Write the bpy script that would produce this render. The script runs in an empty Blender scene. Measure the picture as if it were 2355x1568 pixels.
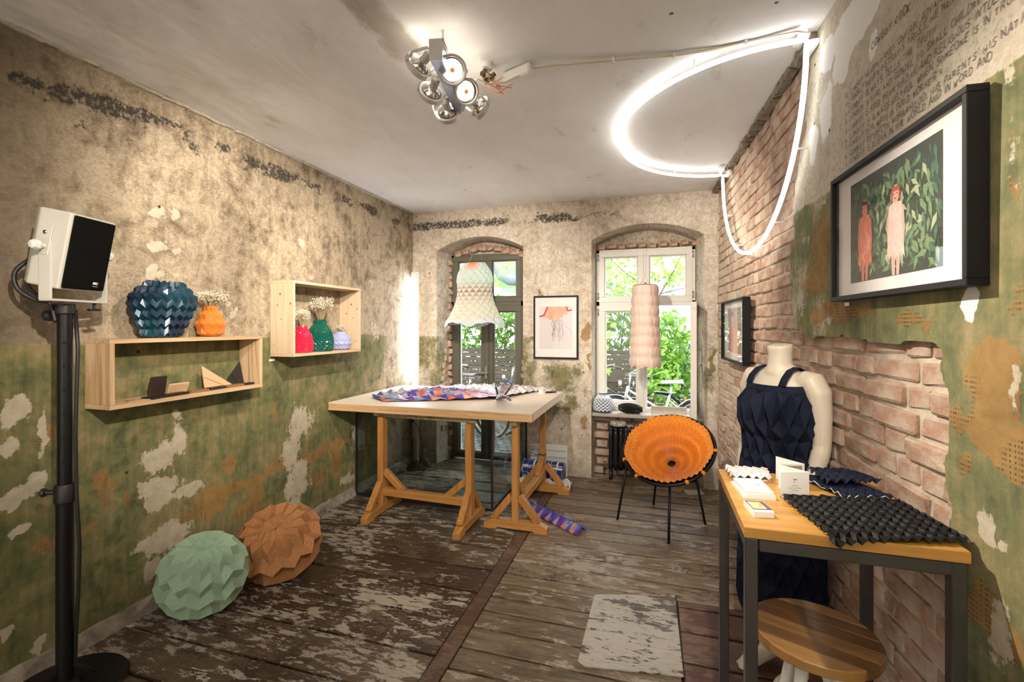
import bpy, bmesh, math, random
import numpy as np
from mathutils import Vector, Matrix, Euler
random.seed(7); RNG = np.random.RandomState(7)
S = bpy.context.scene
COL = S.collection
PI = math.pi

# ------------------------------------------------------------------ camera, world, exposure
cam_d = bpy.data.cameras.new('camera'); cam = bpy.data.objects.new('camera', cam_d); COL.objects.link(cam)
cam_d.sensor_fit = 'HORIZONTAL'; cam_d.sensor_width = 36.0; cam_d.lens = 36.0 * 1075.0 / 2355.0
cam_d.shift_y = -34.0 / 2355.0; cam_d.clip_start = 0.02; cam_d.clip_end = 100
cam.location = (0, 0, 1.55); cam.rotation_euler = (PI / 2, 0, math.atan2(325.5, 1075.0))
S.camera = cam
w = bpy.data.worlds.new('sky'); S.world = w; w.use_nodes = True
bg = w.node_tree.nodes['Background']; bg.inputs[0].default_value = (0.95, 0.98, 1.0, 1); bg.inputs[1].default_value = 4.5
S.view_settings.view_transform = 'Standard'; S.view_settings.look = 'None'
S.view_settings.gamma = 1.0; S.view_settings.use_curve_mapping = False
S.view_settings.exposure = 1.12
try:
    S.cycles.use_denoising = True; S.cycles.max_bounces = 6; S.cycles.diffuse_bounces = 3; S.cycles.glossy_bounces = 3; S.cycles.adaptive_threshold = 0.05; S.cycles.transparent_max_bounces = 12
    S.cycles.sample_clamp_indirect = 6.0
except Exception:
    pass
SPOT_W = 78.0      # one lamp of the ceiling clusters
NEON_E = 3.0       # neon tube emission
TUBE_E = 24.0
LEAK_W = 0.15     # light escaping behind each open lamp       # fluorescent tube emission

# ------------------------------------------------------------------ room dimensions (metres)
LX, BY, CZ, RY0 = -2.64, 4.80, 2.845, -3.2     # left wall, back wall, ceiling, wall behind the camera
R0, RK = 0.56, 0.0501                           # right wall: x = R0 + (BY - y) * RK
FY = 5.08                                       # plane of the window frames
def rx(y, off=0.0): return R0 + (BY - y) * RK - off
RANG = math.atan(RK)

# ------------------------------------------------------------------ helpers
class B:
    """collects vertices and faces in one mesh"""
    def __init__(s): s.v = []; s.f = []
    def add(s, vs, fs):
        n = len(s.v); s.v += [tuple(p) for p in vs]; s.f += [tuple(i + n for i in f) for f in fs]; return s
    def box(s, c, d, rot=None, bev=0.0):
        x, y, z = d[0] / 2, d[1] / 2, d[2] / 2
        if bev <= 0:
            vs = [(a * x, b * y, e * z) for a in (-1, 1) for b in (-1, 1) for e in (-1, 1)]
            fs = [(0, 1, 3, 2), (4, 6, 7, 5), (0, 4, 5, 1), (2, 3, 7, 6), (0, 2, 6, 4), (1, 5, 7, 3)]
        else:
            bm = bmesh.new(); bmesh.ops.create_cube(bm, size=1.0)
            for v in bm.verts: v.co = Vector((v.co.x * d[0], v.co.y * d[1], v.co.z * d[2]))
            bmesh.ops.bevel(bm, geom=bm.edges[:], offset=bev, segments=1, affect='EDGES', profile=0.5)
            bm.verts.index_update()
            vs = [v.co.copy() for v in bm.verts]; fs = [[v.index for v in f.verts] for f in bm.faces]; bm.free()
        m = rot if isinstance(rot, Matrix) else (Euler(rot).to_matrix() if rot is not None else None)
        vs = [(m @ Vector(p) if m else Vector(p)) + Vector(c) for p in vs]
        return s.add(vs, fs)
    def bar(s, a, b, w, h, up=(0, 0, 1), bev=0.0):
        """square bar from a to b, w across, h along up"""
        a, b = Vector(a), Vector(b); d = (b - a); L = d.length; y = d.normalized()
        z = Vector(up); x = y.cross(z).normalized(); z = x.cross(y)
        m = Matrix((x, y, z)).transposed()
        return s.box((a + b) / 2, (w, L, h), m, bev)
    def tube(s, pts, r, n=8, cap=True, closed=False):
        pts = [Vector(p) for p in pts]; m = len(pts)
        rs = r if isinstance(r, (list, tuple)) else [r] * m
        vs = []; fs = []; ref = None
        for i, p in enumerate(pts):
            if closed: t = pts[(i + 1) % m] - pts[i - 1]
            else: t = pts[min(i + 1, m - 1)] - pts[max(i - 1, 0)]
            t.normalize()
            if ref is None:
                ref = t.orthogonal().normalized()
            else:
                ref = (ref - t * ref.dot(t))
                ref = ref.normalized() if ref.length > 1e-6 else t.orthogonal().normalized()
            q = t.cross(ref)
            for k in range(n):
                a = 2 * PI * k / n
                vs.append(p + (ref * math.cos(a) + q * math.sin(a)) * rs[i])
        for i in range(m if closed else m - 1):
            j = (i + 1) % m
            for k in range(n):
                l = (k + 1) % n
                fs.append((i * n + k, i * n + l, j * n + l, j * n + k))
        if cap and not closed:
            fs.append(tuple(range(n))[::-1]); fs.append(tuple((m - 1) * n + k for k in range(n)))
        return s.add(vs, fs)
    def lathe(s, prof, n=32, c=(0, 0, 0), fn=None, cap=True, m=None):
        """prof: (radius, z); fn(i, j, r, z, ang) -> (r, z, ang)"""
        vs = []; fs = []
        for i, (r, z) in enumerate(prof):
            for j in range(n):
                a = 2 * PI * j / n; rr, zz, aa = (r, z, a) if fn is None else fn(i, j, r, z, a)
                p = Vector((rr * math.cos(aa), rr * math.sin(aa), zz))
                vs.append((m @ p if m else p) + Vector(c))
        for i in range(len(prof) - 1):
            for j in range(n):
                k = (j + 1) % n
                fs.append((i * n + j, i * n + k, (i + 1) * n + k, (i + 1) * n + j))
        if cap:
            fs.append(tuple(range(n))[::-1]); fs.append(tuple((len(prof) - 1) * n + k for k in range(n)))
        return s.add(vs, fs)
    def grid(s, nu, nv, fn, closeu=False):
        vs = [fn(i, j) for i in range(nu) for j in range(nv)]; fs = []
        for i in range(nu if closeu else nu - 1):
            i2 = (i + 1) % nu
            for j in range(nv - 1):
                fs.append((i * nv + j, i2 * nv + j, i2 * nv + j + 1, i * nv + j + 1))
        return s.add(vs, fs)
    def prism(s, pts, h, m=None, c=(0, 0, 0)):
        """polygon pts (x, y) extruded from z=0 to z=h, through matrix m, moved to c"""
        n = len(pts); vs = [Vector((p[0], p[1], 0)) for p in pts] + [Vector((p[0], p[1], h)) for p in pts]
        if m: vs = [m @ v for v in vs]
        vs = [v + Vector(c) for v in vs]
        fs = [tuple(range(n))[::-1], tuple(range(n, 2 * n))] + [(i, (i + 1) % n, n + (i + 1) % n, n + i) for i in range(n)]
        return s.add(vs, fs)
    def mesh(s, name):
        me = bpy.data.meshes.new(name); me.from_pydata([tuple(v) for v in s.v], [], s.f); me.update(); return me

def fix_normals(me):
    bm = bmesh.new(); bm.from_mesh(me); bmesh.ops.recalc_face_normals(bm, faces=bm.faces[:]); bm.to_mesh(me); bm.free()
def chain_inv(o):
    m = Matrix.Identity(4)
    while o is not None:
        m = o.matrix_basis @ m if o.parent is None else (o.matrix_parent_inverse @ o.matrix_basis @ m)
        o = o.parent
    return m.inverted()
def ob(name, b, mat, parent=None, smooth=False, world=False, solid=0.0, bevel=0.0, recalc=True, auto=None, **props):
    me = b.mesh(name) if isinstance(b, B) else b
    if recalc and isinstance(b, B): fix_normals(me)
    o = bpy.data.objects.new(name, me); COL.objects.link(o)
    if mat is not None and len(me.materials) == 0: me.materials.append(mat)
    if smooth:
        me.polygons.foreach_set('use_smooth', [True] * len(me.polygons))
    if auto is not None:
        me.polygons.foreach_set('use_smooth', [True] * len(me.polygons))
        try: me.set_sharp_from_angle(angle=auto)
        except Exception: pass
    if parent is not None:
        o.parent = parent
        if world: o.matrix_parent_inverse = chain_inv(parent)
    if solid: md = o.modifiers.new('thickness', 'SOLIDIFY'); md.thickness = solid; md.offset = 0
    if bevel: md = o.modifiers.new('bevel', 'BEVEL'); md.width = bevel; md.segments = 2; md.limit_method = 'ANGLE'
    for k, v in props.items(): o[k] = v
    return o
def tag(o, label, cat, group=None, kind=None):
    o['label'] = label; o['category'] = cat
    if group: o['group'] = group
    if kind: o['kind'] = kind
    return o
def thing(name, label, cat, loc=(0, 0, 0), rotz=0.0, group=None, rot=None):
    o = bpy.data.objects.new(name, None); COL.objects.link(o); o.empty_display_size = 0.1
    o.location = loc; o.rotation_euler = rot if rot is not None else (0, 0, rotz)
    return tag(o, label, cat, group)
def struct(o): o['kind'] = 'structure'; return o
def copy_tree(o, parent=None):
    c = o.copy(); COL.objects.link(c)
    if parent is not None: c.parent = parent
    for ch in list(o.children): copy_tree(ch, c)
    return c
def light(name, typ, loc, energy, color=(1, 1, 1), parent=None, aim=None, **kw):
    d = bpy.data.lights.new(name, typ); d.energy = energy; d.color = color
    for k, v in kw.items(): setattr(d, k, v)
    o = bpy.data.objects.new(name, d); COL.objects.link(o); o.location = loc
    if aim is not None: o.rotation_euler = (Vector(aim) - Vector(loc)).to_track_quat('-Z', 'Y').to_euler()
    if parent is not None:
        o.parent = parent; o.matrix_parent_inverse = chain_inv(parent)
    return o
def lookrot(d, up=(0, 0, 1)):
    """matrix whose z column is d"""
    z = Vector(d).normalized(); x = Vector(up).cross(z)
    if x.length < 1e-5: x = Vector((1, 0, 0))
    x.normalize(); y = z.cross(x); return Matrix((x, y, z)).transposed()

# ------------------------------------------------------------------ numpy value noise
def _h(ix, iy, seed):
    n = (ix * 374761393 + iy * 668265263 + seed * 1442695041) & 0x7fffffff
    n = ((n ^ (n >> 13)) * 1274126177) & 0x7fffffff
    return ((n ^ (n >> 16)) & 0xffff) / 65535.0
def vnoise(x, y, seed=0):
    x = np.asarray(x, float); y = np.asarray(y, float)
    ix = np.floor(x).astype(np.int64); iy = np.floor(y).astype(np.int64); fx = x - ix; fy = y - iy
    fx = fx * fx * (3 - 2 * fx); fy = fy * fy * (3 - 2 * fy)
    a = _h(ix, iy, seed); b = _h(ix + 1, iy, seed); c = _h(ix, iy + 1, seed); d = _h(ix + 1, iy + 1, seed)
    return (a * (1 - fx) + b * fx) * (1 - fy) + (c * (1 - fx) + d * fx) * fy
def fbm(x, y, seed=0, oct=4):
    t = 0; a = .5
    for o in range(oct):
        t = t + a * vnoise(x * 2 ** o, y * 2 ** o, seed + o * 17); a *= .5
    return t / (1 - .5 ** oct)
def sstep(a, b, x): t = np.clip((x - a) / (b - a), 0, 1); return t * t * (3 - 2 * t)

# ------------------------------------------------------------------ materials
class NT:
    def __init__(s, name):
        m = bpy.data.materials.new(name); m.use_nodes = True; s.m = m; s.t = m.node_tree
        s.n = s.t.nodes; s.bsdf = s.n['Principled BSDF']; s.out = s.n['Material Output']
    def node(s, typ, **kw):
        n = s.n.new(typ)
        for k, v in kw.items():
            if k == 'ins':
                for a, b in v.items(): n.inputs[a].default_value = b
            else: setattr(n, k, v)
        return n
    def link(s, a, b): s.t.links.new(a, b)
    def coord(s, which='Object', scale=(1, 1, 1), rot=(0, 0, 0)):
        tc = s.node('ShaderNodeTexCoord'); mp = s.node('ShaderNodeMapping')
        mp.inputs['Scale'].default_value = scale; mp.inputs['Rotation'].default_value = rot
        s.link(tc.outputs[which], mp.inputs['Vector']); return mp.outputs[0]
    def noise(s, vec, scale, detail=4, rough=.6, dist=0.0):
        n = s.node('ShaderNodeTexNoise'); n.inputs['Scale'].default_value = scale
        n.inputs['Detail'].default_value = detail; n.inputs['Roughness'].default_value = rough; n.inputs['Distortion'].default_value = dist
        if vec is not None: s.link(vec, n.inputs['Vector'])
        return n.outputs['Fac']
    def ramp(s, fac, stops, interp='LINEAR'):
        r = s.node('ShaderNodeValToRGB'); r.color_ramp.interpolation = interp; e = r.color_ramp.elements
        while len(e) < len(stops): e.new(0.5)
        for el, (p, c) in zip(e, stops):
            el.position = p; el.color = (*c, 1) if len(c) == 3 else c
        s.link(fac, r.inputs[0]); return r.outputs[0]
    def sharp(s, fac, a, b):
        r = s.node('ShaderNodeMapRange', clamp=True); r.inputs['From Min'].default_value = a; r.inputs['From Max'].default_value = b
        s.link(fac, r.inputs['Value']); return r.outputs[0]
    def math(s, op, a, b=None, clamp=False):
        n = s.node('ShaderNodeMath', operation=op, use_clamp=clamp)
        for i, q in enumerate((a, b)):
            if q is None: continue
            if isinstance(q, (int, float)): n.inputs[i].default_value = q
            else: s.link(q, n.inputs[i])
        return n.outputs[0]
    def mix(s, fac, a, b, blend='MIX'):
        n = s.node('ShaderNodeMix', data_type='RGBA', blend_type=blend)
        for sock, q in ((n.inputs[0], fac), (n.inputs[6], a), (n.inputs[7], b)):
            if isinstance(q, (int, float)): sock.default_value = q
            elif isinstance(q, tuple): sock.default_value = (*q, 1) if len(q) == 3 else q
            else: s.link(q, sock)
        return n.outputs[2]
    def bump(s, fac, strength=.3, dist=.01):
        b = s.node('ShaderNodeBump'); b.inputs['Strength'].default_value = strength; b.inputs['Distance'].default_value = dist
        s.link(fac, b.inputs['Height']); s.link(b.outputs[0], s.bsdf.inputs['Normal'])
    def set(s, **kw):
        for k, v in kw.items():
            k = {'rough': 'Roughness', 'metal': 'Metallic', 'spec': 'Specular IOR Level', 'trans': 'Transmission Weight', 'coat': 'Coat Weight',
                 'ior': 'IOR', 'sheen': 'Sheen Weight', 'ecol': 'Emission Color', 'estr': 'Emission Strength', 'color': 'Base Color', 'sss': 'Subsurface Weight',
                 'film': 'Thin Film Thickness', 'alpha': 'Alpha'}[k]
            if isinstance(v, tuple) and len(v) == 3: v = (*v, 1)
            if hasattr(v, 'is_linked'): s.link(v, s.bsdf.inputs[k])
            else: s.bsdf.inputs[k].default_value = v
        return s
def M(name, color, rough=.6, var=0.0, vscale=8.0, stretch=(1, 1, 1), bump=0.0, bscale=60.0, color2=None, **kw):
    """plain material with a little noise in colour and relief"""
    t = NT(name); t.set(rough=rough, **kw)
    if var or color2:
        v = t.coord('Object', stretch); n = t.noise(v, vscale, 5, .65)
        c2 = color2 or tuple(c * (1 - var) for c in color)
        t.set(color=t.ramp(n, [(.32, c2), (.68, color)]))
    else: t.set(color=color)
    if bump:
        v = t.coord('Object', stretch); t.bump(t.noise(v, bscale, 4, .6), bump, .004)
    return t.m
def wood(name, light_c, dark_c, axis='Y', scale=6.0, rough=.5, rings=.6, coat=0.0):
    """grain running along the axis, each object its own board"""
    t = NT(name); st = {'X': (.06, 1, 1), 'Y': (1, .06, 1), 'Z': (1, 1, .06)}[axis]
    v = t.coord('Object', st)
    oi = t.node('ShaderNodeObjectInfo'); ad = t.node('ShaderNodeVectorMath', operation='ADD'); t.link(v, ad.inputs[0])
    cb = t.node('ShaderNodeCombineXYZ')
    for i in range(3): t.link(t.math('MULTIPLY', oi.outputs['Random'], 17.0 + i * 9), cb.inputs[i])
    t.link(cb.outputs[0], ad.inputs[1])
    n1 = t.noise(ad.outputs[0], scale, 3, .55, 1.2); n2 = t.noise(ad.outputs[0], scale * 9, 4, .7)
    w = t.math('SINE', t.math('MULTIPLY', n1, 38.0)); f = t.math('ADD', t.math('MULTIPLY', w, .22 * rings), t.math('MULTIPLY', n2, 1.0))
    f = t.math('ADD', f, t.math('MULTIPLY', oi.outputs['Random'], .18))
    t.set(color=t.ramp(f, [(.25, dark_c), (.75, light_c)]), rough=rough, coat=coat); t.bump(f, .12, .002)
    return t.m

# ================================================================== THE SETTING
# wear on the walls: (along, height, radius along, radius up, weight)
LEFT_CREAM = [(1.92,0.82,0.108,0.109,1),(2.03,0.88,0.065,0.126,1),(1.93,0.66,0.145,0.073,1),(2.1,0.58,0.122,0.051,1),(1.92,0.58,0.084,0.068,1),(1.98,0.35,0.163,0.094,1),(1.84,0.36,0.091,0.033,1),(3.01,0.79,0.188,0.204,0.8),(2.92,0.59,0.112,0.166,1),(3.01,0.43,0.14,0.102,1),(2.99,0.3,0.176,0.085,1),(2.92,0.2,0.134,0.06,1),(1.32,1.18,0.072,0.076,1),(1.3,1.03,0.057,0.047,1),(1.35,0.84,0.075,0.057,1),(1.3,0.79,0.056,0.046,1),(1.32,0.67,0.043,0.028,1),(1.42,1.08,0.022,0.139,1),(1.29,0.23,0.042,0.047,1),(1.41,0.12,0.039,0.059,1),(1.92,0.22,0.096,0.061,1),(1.88,0.18,0.058,0.048,1),(2.02,1.03,0.116,0.063,0.6),(1.91,2.19,0.052,0.039,1),(2.01,2.19,0.039,0.04,1),(1.92,2.0,0.057,0.049,1),(2.02,2.0,0.031,0.035,1),(1.92,1.83,0.059,0.034,1),(2.01,1.82,0.03,0.03,1),(2.4,1.65,0.04,0.04,1),(2.37,1.72,0.032,0.022,1),(3.01,2.19,0.056,0.034,1),(3.15,1.94,0.076,0.071,0.6),(3.06,1.65,0.096,0.086,0.6),(3.94,1.97,0.145,0.127,0.55),(4.02,1.51,0.149,0.257,0.6),(1.39,0.89,0.046,0.039,1),(1.58,1.3,0.037,0.085,0.4),(3.6,0.18,0.156,0.098,0.7),(3.8,0.53,0.206,0.246,0.7)]
LEFT_OCHRE = [(1.64,0.79,0.058,0.065,1),(1.72,0.75,0.021,0.027,1),(1.65,0.7,0.027,0.057,1),(1.77,0.65,0.022,0.069,1),(2.23,0.45,0.133,0.095,1),(2.32,0.5,0.221,0.056,1),(2.56,0.49,0.182,0.042,1),(2.6,0.34,0.067,0.181,1),(2.79,0.52,0.167,0.057,1),(3.06,0.49,0.241,0.055,1),(3.36,0.52,0.308,0.059,1),(3.45,0.38,0.081,0.171,1),(2.38,0.66,0.066,0.071,1),(1.42,1.06,0.024,0.079,1),(1.6,0.56,0.046,0.026,1),(1.41,0.56,0.047,0.029,1),(2.48,0.32,0.087,0.058,1),(2.09,0.42,0.081,0.031,1),(1.49,1.23,0.034,0.082,0.7),(2.75,0.93,0.032,0.126,0.7),(2.48,0.79,0.105,0.058,0.45),(3.21,0.3,0.155,0.089,0.7)]
LEFT_SOOT = [(1.77,2.75,0.172,0.057,1),(2.01,2.71,0.153,0.07,1),(1.89,2.73,0.117,0.06,1),(1.44,2.77,0.113,0.056,0.8),(1.29,2.74,0.042,0.055,0.8),(2.35,2.71,0.129,0.056,1),(2.79,2.72,0.208,0.048,1),(3.15,2.69,0.202,0.049,1),(3.6,2.67,0.188,0.047,1),(4.25,2.76,0.331,0.063,0.7),(1.54,2.51,0.062,0.084,0.7),(2.29,2.65,0.155,0.083,0.5),(2.63,2.92,0.229,0.092,0.3),(3.06,2.41,0.289,0.206,0.35),(3.6,2.29,0.315,0.235,0.4),(4.17,2.39,0.32,0.354,0.45),(2.71,2.42,0.24,0.125,0.3),(1.35,1.26,0.037,0.028,0.6),(1.35,1.8,0.03,0.057,0.4),(1.77,2.31,0.129,0.069,0.35),(2.2,2.27,0.117,0.08,0.35),(2.79,2.03,0.335,0.032,0.5),(3.37,2.07,0.339,0.022,0.6)]
LEFT_BROWN = [(1.35,2.37,0.134,0.325,1),(1.42,2.08,0.064,0.118,0.7),(1.63,2.16,0.153,0.325,0.7),(1.77,1.85,0.194,0.183,0.4),(1.35,0.5,0.12,0.229,0.35),(2.35,1.92,0.258,0.336,0.3),(1.67,0.25,0.198,0.132,0.25)]
BACK_GREEN = [(-0.92,1.01,0.275,0.271,1),(-0.79,0.74,0.112,0.18,1),(-1.23,1.04,0.095,0.277,0.8),(0.54,1.22,0.046,0.248,1),(-1.23,1.37,0.095,0.184,0.6),(-0.65,0.88,0.08,0.178,0.7),(-0.74,1.1,0.18,0.179,0.8)]
BACK_CREAM = [(-1.64,2.66,0.299,0.094,0.8),(-0.88,2.41,0.182,0.27,0.8),(-0.83,2.85,0.272,0.054,0.9),(-1.84,2.88,0.306,0.047,0.7),(-0.74,2.04,0.089,0.358,0.8),(-0.67,1.62,0.08,0.178,0.9),(-2.45,1.8,0.098,0.592,0.9),(-2.42,1.06,0.098,0.246,0.8),(-1.2,2.24,0.067,0.138,0.6),(-0.01,2.75,0.493,0.069,0.8),(0.5,2.34,0.038,0.248,0.6),(-1.27,1.18,0.067,0.277,0.8),(-0.92,0.37,0.207,0.226,0.8),(-0.7,0.34,0.081,0.312,0.8),(0.47,1.76,0.039,0.248,0.7),(-0.26,2.64,0.254,0.043,0.6)]
BACK_OCHRE = [(-0.65,1.51,0.062,0.133,0.9),(-1.15,1.82,0.056,0.367,0.5),(-0.61,1.2,0.036,0.266,0.6),(-0.92,0.51,0.183,0.136,0.4),(-0.67,0.57,0.067,0.134,0.6),(0.54,0.77,0.038,0.165,0.4)]
BACK_SOOT = [(-2.5,2.71,0.109,0.089,0.9),(-2.05,2.7,0.313,0.048,1),(-1.79,2.73,0.203,0.038,1),(-1.54,2.73,0.295,0.038,0.8),(-1.18,2.74,0.066,0.065,1),(-1.11,2.75,0.112,0.027,0.9),(-2.5,2.44,0.088,0.06,0.9),(-2.58,2.79,0.055,0.05,0.9),(-0.43,2.63,0.346,0.036,0.6),(-0.01,2.66,0.328,0.026,0.4),(-0.92,2.54,0.183,0.09,0.35),(-2.31,2.63,0.215,0.147,0.4),(-1.25,2.38,0.119,0.276,0.35),(-1.59,2.44,0.297,0.047,0.3),(0.5,2.54,0.046,0.083,0.5)]
RIGHT_WHITE = [(2.04,2.66,0.18,0.115,1),(2.1,2.56,0.095,0.101,1),(1.91,2.62,0.124,0.06,1),(1.85,2.48,0.034,0.058,1),(2.24,2.44,0.133,0.217,0.6),(1.4,1.6,0.037,0.047,1),(1.76,1.73,0.015,0.012,1),(2.38,2.36,0.102,0.155,0.7),(2.24,2.67,0.089,0.109,0.8)]
RIGHT_CREAM = [(2.49,1.94,0.139,0.061,0.5),(2.52,1.67,0.115,0.123,0.6),(2.22,1.57,0.065,0.036,0.8),(1.28,2.1,0.036,0.056,0.7),(1.27,1.92,0.035,0.111,0.6),(1.35,1.1,0.033,0.05,1),(1.3,0.87,0.05,0.087,0.8),(2.24,2.06,0.067,0.018,0.6),(1.57,1.54,0.029,0.012,0.5),(1.25,1.43,0.015,0.073,0.8),(1.28,1.77,0.024,0.056,0.5),(1.38,0.8,0.043,0.062,0.5),(1.3,1.07,0.025,0.029,0.8)]
RIGHT_OCHRE = [(1.33,1.43,0.092,0.109,1),(1.34,1.3,0.081,0.05,1),(1.28,1.28,0.06,0.075,1),(1.43,1.32,0.047,0.043,0.8),(1.4,1.2,0.044,0.042,0.7),(1.26,1.6,0.045,0.055,0.5),(1.3,0.88,0.075,0.058,0.9),(2.29,1.9,0.209,0.222,0.66),(2.38,1.74,0.256,0.116,0.62),(2.24,1.6,0.316,0.073,0.66),(1.36,0.9,0.055,0.061,0.9),(1.51,0.69,0.054,0.069,0.8),(1.27,1.83,0.029,0.056,0.5),(2.01,1.6,0.209,0.04,0.72),(1.63,1.56,0.172,0.032,0.7),(1.25,1.96,0.033,0.073,0.5)]
RIGHT_SOOT = [(1.28,2.02,0.036,0.037,0.6),(1.26,1.93,0.023,0.055,0.55),(1.29,2.14,0.074,0.02,0.5),(1.61,2.47,0.125,0.031,0.6),(1.25,1.34,0.015,0.036,0.9),(1.32,0.92,0.064,0.029,0.6),(1.45,1.3,0.032,0.02,0.6),(1.52,1.43,0.015,0.046,0.5),(1.3,0.83,0.05,0.048,0.5),(1.65,2.46,0.088,0.026,0.5)]
RIGHT_GREY = [(1.67,2.29,0.281,0.155,0.8),(1.45,2.26,0.163,0.087,0.8),(1.88,2.22,0.179,0.119,0.7),(1.34,2.24,0.108,0.06,0.7)]
def patch(s, z, lst, seed, warp=.05, soft=.55):
    """how much of a listed patch covers each point, 0..1, edges broken by noise"""
    ws = s + (fbm(s * 9, z * 9, seed) - .5) * warp * 2 + (fbm(s * 30, z * 30, seed + 3) - .5) * warp
    wz = z + (fbm(s * 9, z * 9, seed + 50) - .5) * warp * 2 + (fbm(s * 30, z * 30, seed + 53) - .5) * warp
    o = np.zeros_like(s)
    for a, b, ra, rb, k in lst:
        d = np.sqrt(((ws - a) / (ra * 1.05)) ** 2 + ((wz - b) / (rb * 1.05)) ** 2)
        o = np.maximum(o, k * np.clip((1.35 - d) / soft * .5, 0, 1))
    return o
def set_attr(me, A, Bm):
    n = len(me.vertices)
    for nm, arr in (('wearA', A), ('wearB', Bm)):
        at = me.color_attributes.new(nm, 'FLOAT_COLOR', 'POINT')
        buf = np.ones((n, 4), np.float32); buf[:, :3] = np.stack(arr, 1); at.data.foreach_set('color', buf.ravel())

def plaster_mat(name, base_l, base_d, white=(.66, .63, .58)):
    t = NT(name); v = t.coord('Object')
    def attr(nm):
        a = t.node('ShaderNodeAttribute', attribute_name=nm); sp = t.node('ShaderNodeSeparateColor'); t.link(a.outputs['Color'], sp.inputs[0]); return sp.outputs
    gr, cr, oc = attr('wearA'); so, br, wh = attr('wearB')
    nF = t.noise(v, 42, 6, .72); nM = t.noise(v, 5.5, 5, .68, .6); nG = t.noise(v, 16, 4, .7, .3)
    vs = t.coord('Object', (1, 1, .12)); nS = t.noise(vs, 30, 3, .65)
    vd = t.coord('Object', (1, 1, 2.2), (.5, .5, 0)); nX = t.noise(vd, 70, 3, .8)
    f = lambda a, k: t.math('MULTIPLY', t.math('SUBTRACT', a, .5), k)
    mid = tuple((a + b) / 2 for a, b in zip(base_l, base_d))
    tone = t.math('ADD', t.math('ADD', nM, f(nS, .26)), t.math('ADD', f(nG, .75), f(nX, .55)))
    base = t.ramp(tone, [(.24, base_d), (.44, mid), (.60, base_l), (.85, tuple(min(1, c * 1.18) for c in base_l))])
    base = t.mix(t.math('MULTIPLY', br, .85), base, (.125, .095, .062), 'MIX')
    sc = t.sharp(t.math('ADD', nF, t.math('ADD', f(nG, .8), f(nM, .8))), .55, .66)
    base = t.mix(t.math('MULTIPLY', sc, .34), base, (.13, .10, .07))
    # green distemper
    gcol = t.ramp(t.math('ADD', nM, t.math('ADD', f(nS, .5), f(nG, .5))), [(.2, (.06, .07, .03)), (.42, (.125, .138, .056)), (.58, (.205, .182, .075)), (.8, (.33, .25, .135))])
    gm = t.sharp(t.math('ADD', gr, t.math('ADD', f(nF, .35), f(nG, .35))), .40, .58)
    col = t.mix(t.math('MULTIPLY', gm, .93), base, gcol)
    # ochre paper and newsprint
    om = t.sharp(t.math('ADD', oc, t.math('ADD', f(nF, .3), f(nG, .45))), .42, .52)
    vz = t.coord('Object'); sep = t.node('ShaderNodeSeparateXYZ'); t.link(vz, sep.inputs[0])
    ln = t.sharp(t.math('SINE', t.math('MULTIPLY', sep.outputs[2], 520.0)), -.1, .35)
    vw = t.coord('Object', (1, 1, .02)); lt = t.sharp(t.noise(vw, 230, 1, .5), .44, .52)
    blk = t.sharp(t.noise(v, 7, 2, .4), .48, .52)
    nprint = t.math('MULTIPLY', t.math('MULTIPLY', ln, lt), blk)
    ocol = t.ramp(nM, [(.3, (.20, .11, .035)), (.7, (.40, .24, .085))])
    ocol = t.mix(t.math('MULTIPLY', nprint, .8), ocol, (.05, .035, .02))
    col = t.mix(t.math('MULTIPLY', om, .85), col, ocol)
    # pale lime patches
    cm = t.sharp(t.math('ADD', cr, t.math('ADD', f(nF, .9), t.math('ADD', f(nS, .5), f(nG, .5)))), .50, .60)
    ccol = t.ramp(nG, [(.3, (.42, .36, .26)), (.7, (.60, .54, .43))])
    col = t.mix(t.math('MULTIPLY', cm, .88), col, ccol)
    wm = t.sharp(t.math('ADD', wh, t.math('ADD', f(nF, .15), f(nG, .2))), .45, .52)
    col = t.mix(wm, col, t.mix(f(nG, .5), white, tuple(c * .8 for c in white)))
    # soot
    sm = t.sharp(t.math('ADD', so, t.math('ADD', f(nF, 1.3), f(nX, .5))), .44, .60)
    col = t.mix(t.math('MULTIPLY', sm, .88), col, (.028, .028, .026))
    # chips and pits
    vo = t.node('ShaderNodeTexVoronoi', feature='F1'); vo.inputs['Scale'].default_value = 5.0; t.link(v, vo.inputs['Vector'])
    dc = t.math('SUBTRACT', vo.outputs['Distance'], t.math('MULTIPLY', nG, .06))
    pit = t.sharp(dc, .018, .0)
    col = t.mix(pit, col, (.05, .03, .02))
    t.set(color=col, rough=.88, spec=.25)
    hgt = t.math('ADD', t.math('ADD', t.math('MULTIPLY', nF, .5), t.math('MULTIPLY', nG, .6)), t.math('ADD', t.math('MULTIPLY', cm, -.35), t.math('MULTIPLY', om, .15)))
    hgt = t.math('ADD', hgt, t.math('MULTIPLY', pit, -1.5))
    t.bump(hgt, .55, .008)
    return t.m
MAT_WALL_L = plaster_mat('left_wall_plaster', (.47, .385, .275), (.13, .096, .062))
MAT_WALL_B = plaster_mat('back_wall_plaster', (.74, .665, .56), (.38, .30, .215))
MAT_WALL_R = plaster_mat('right_wall_plaster', (.57, .51, .42), (.40, .345, .265), (.76, .74, .72))

def grid_wall(ns, nz, s0, s1, zfun0, z1, place):
    b = B(); ss = np.linspace(s0, s1, ns)
    pts = []
    for s in ss:
        z0 = zfun0(s)
        for j in range(nz): pts.append((s, z0 + (z1 - z0) * j / (nz - 1)))
    b.add([place(s, z) for s, z in pts], [(i * nz + j, (i + 1) * nz + j, (i + 1) * nz + j + 1, i * nz + j + 1) for i in range(ns - 1) for j in range(nz - 1)])
    return b, np.array(pts)

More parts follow.
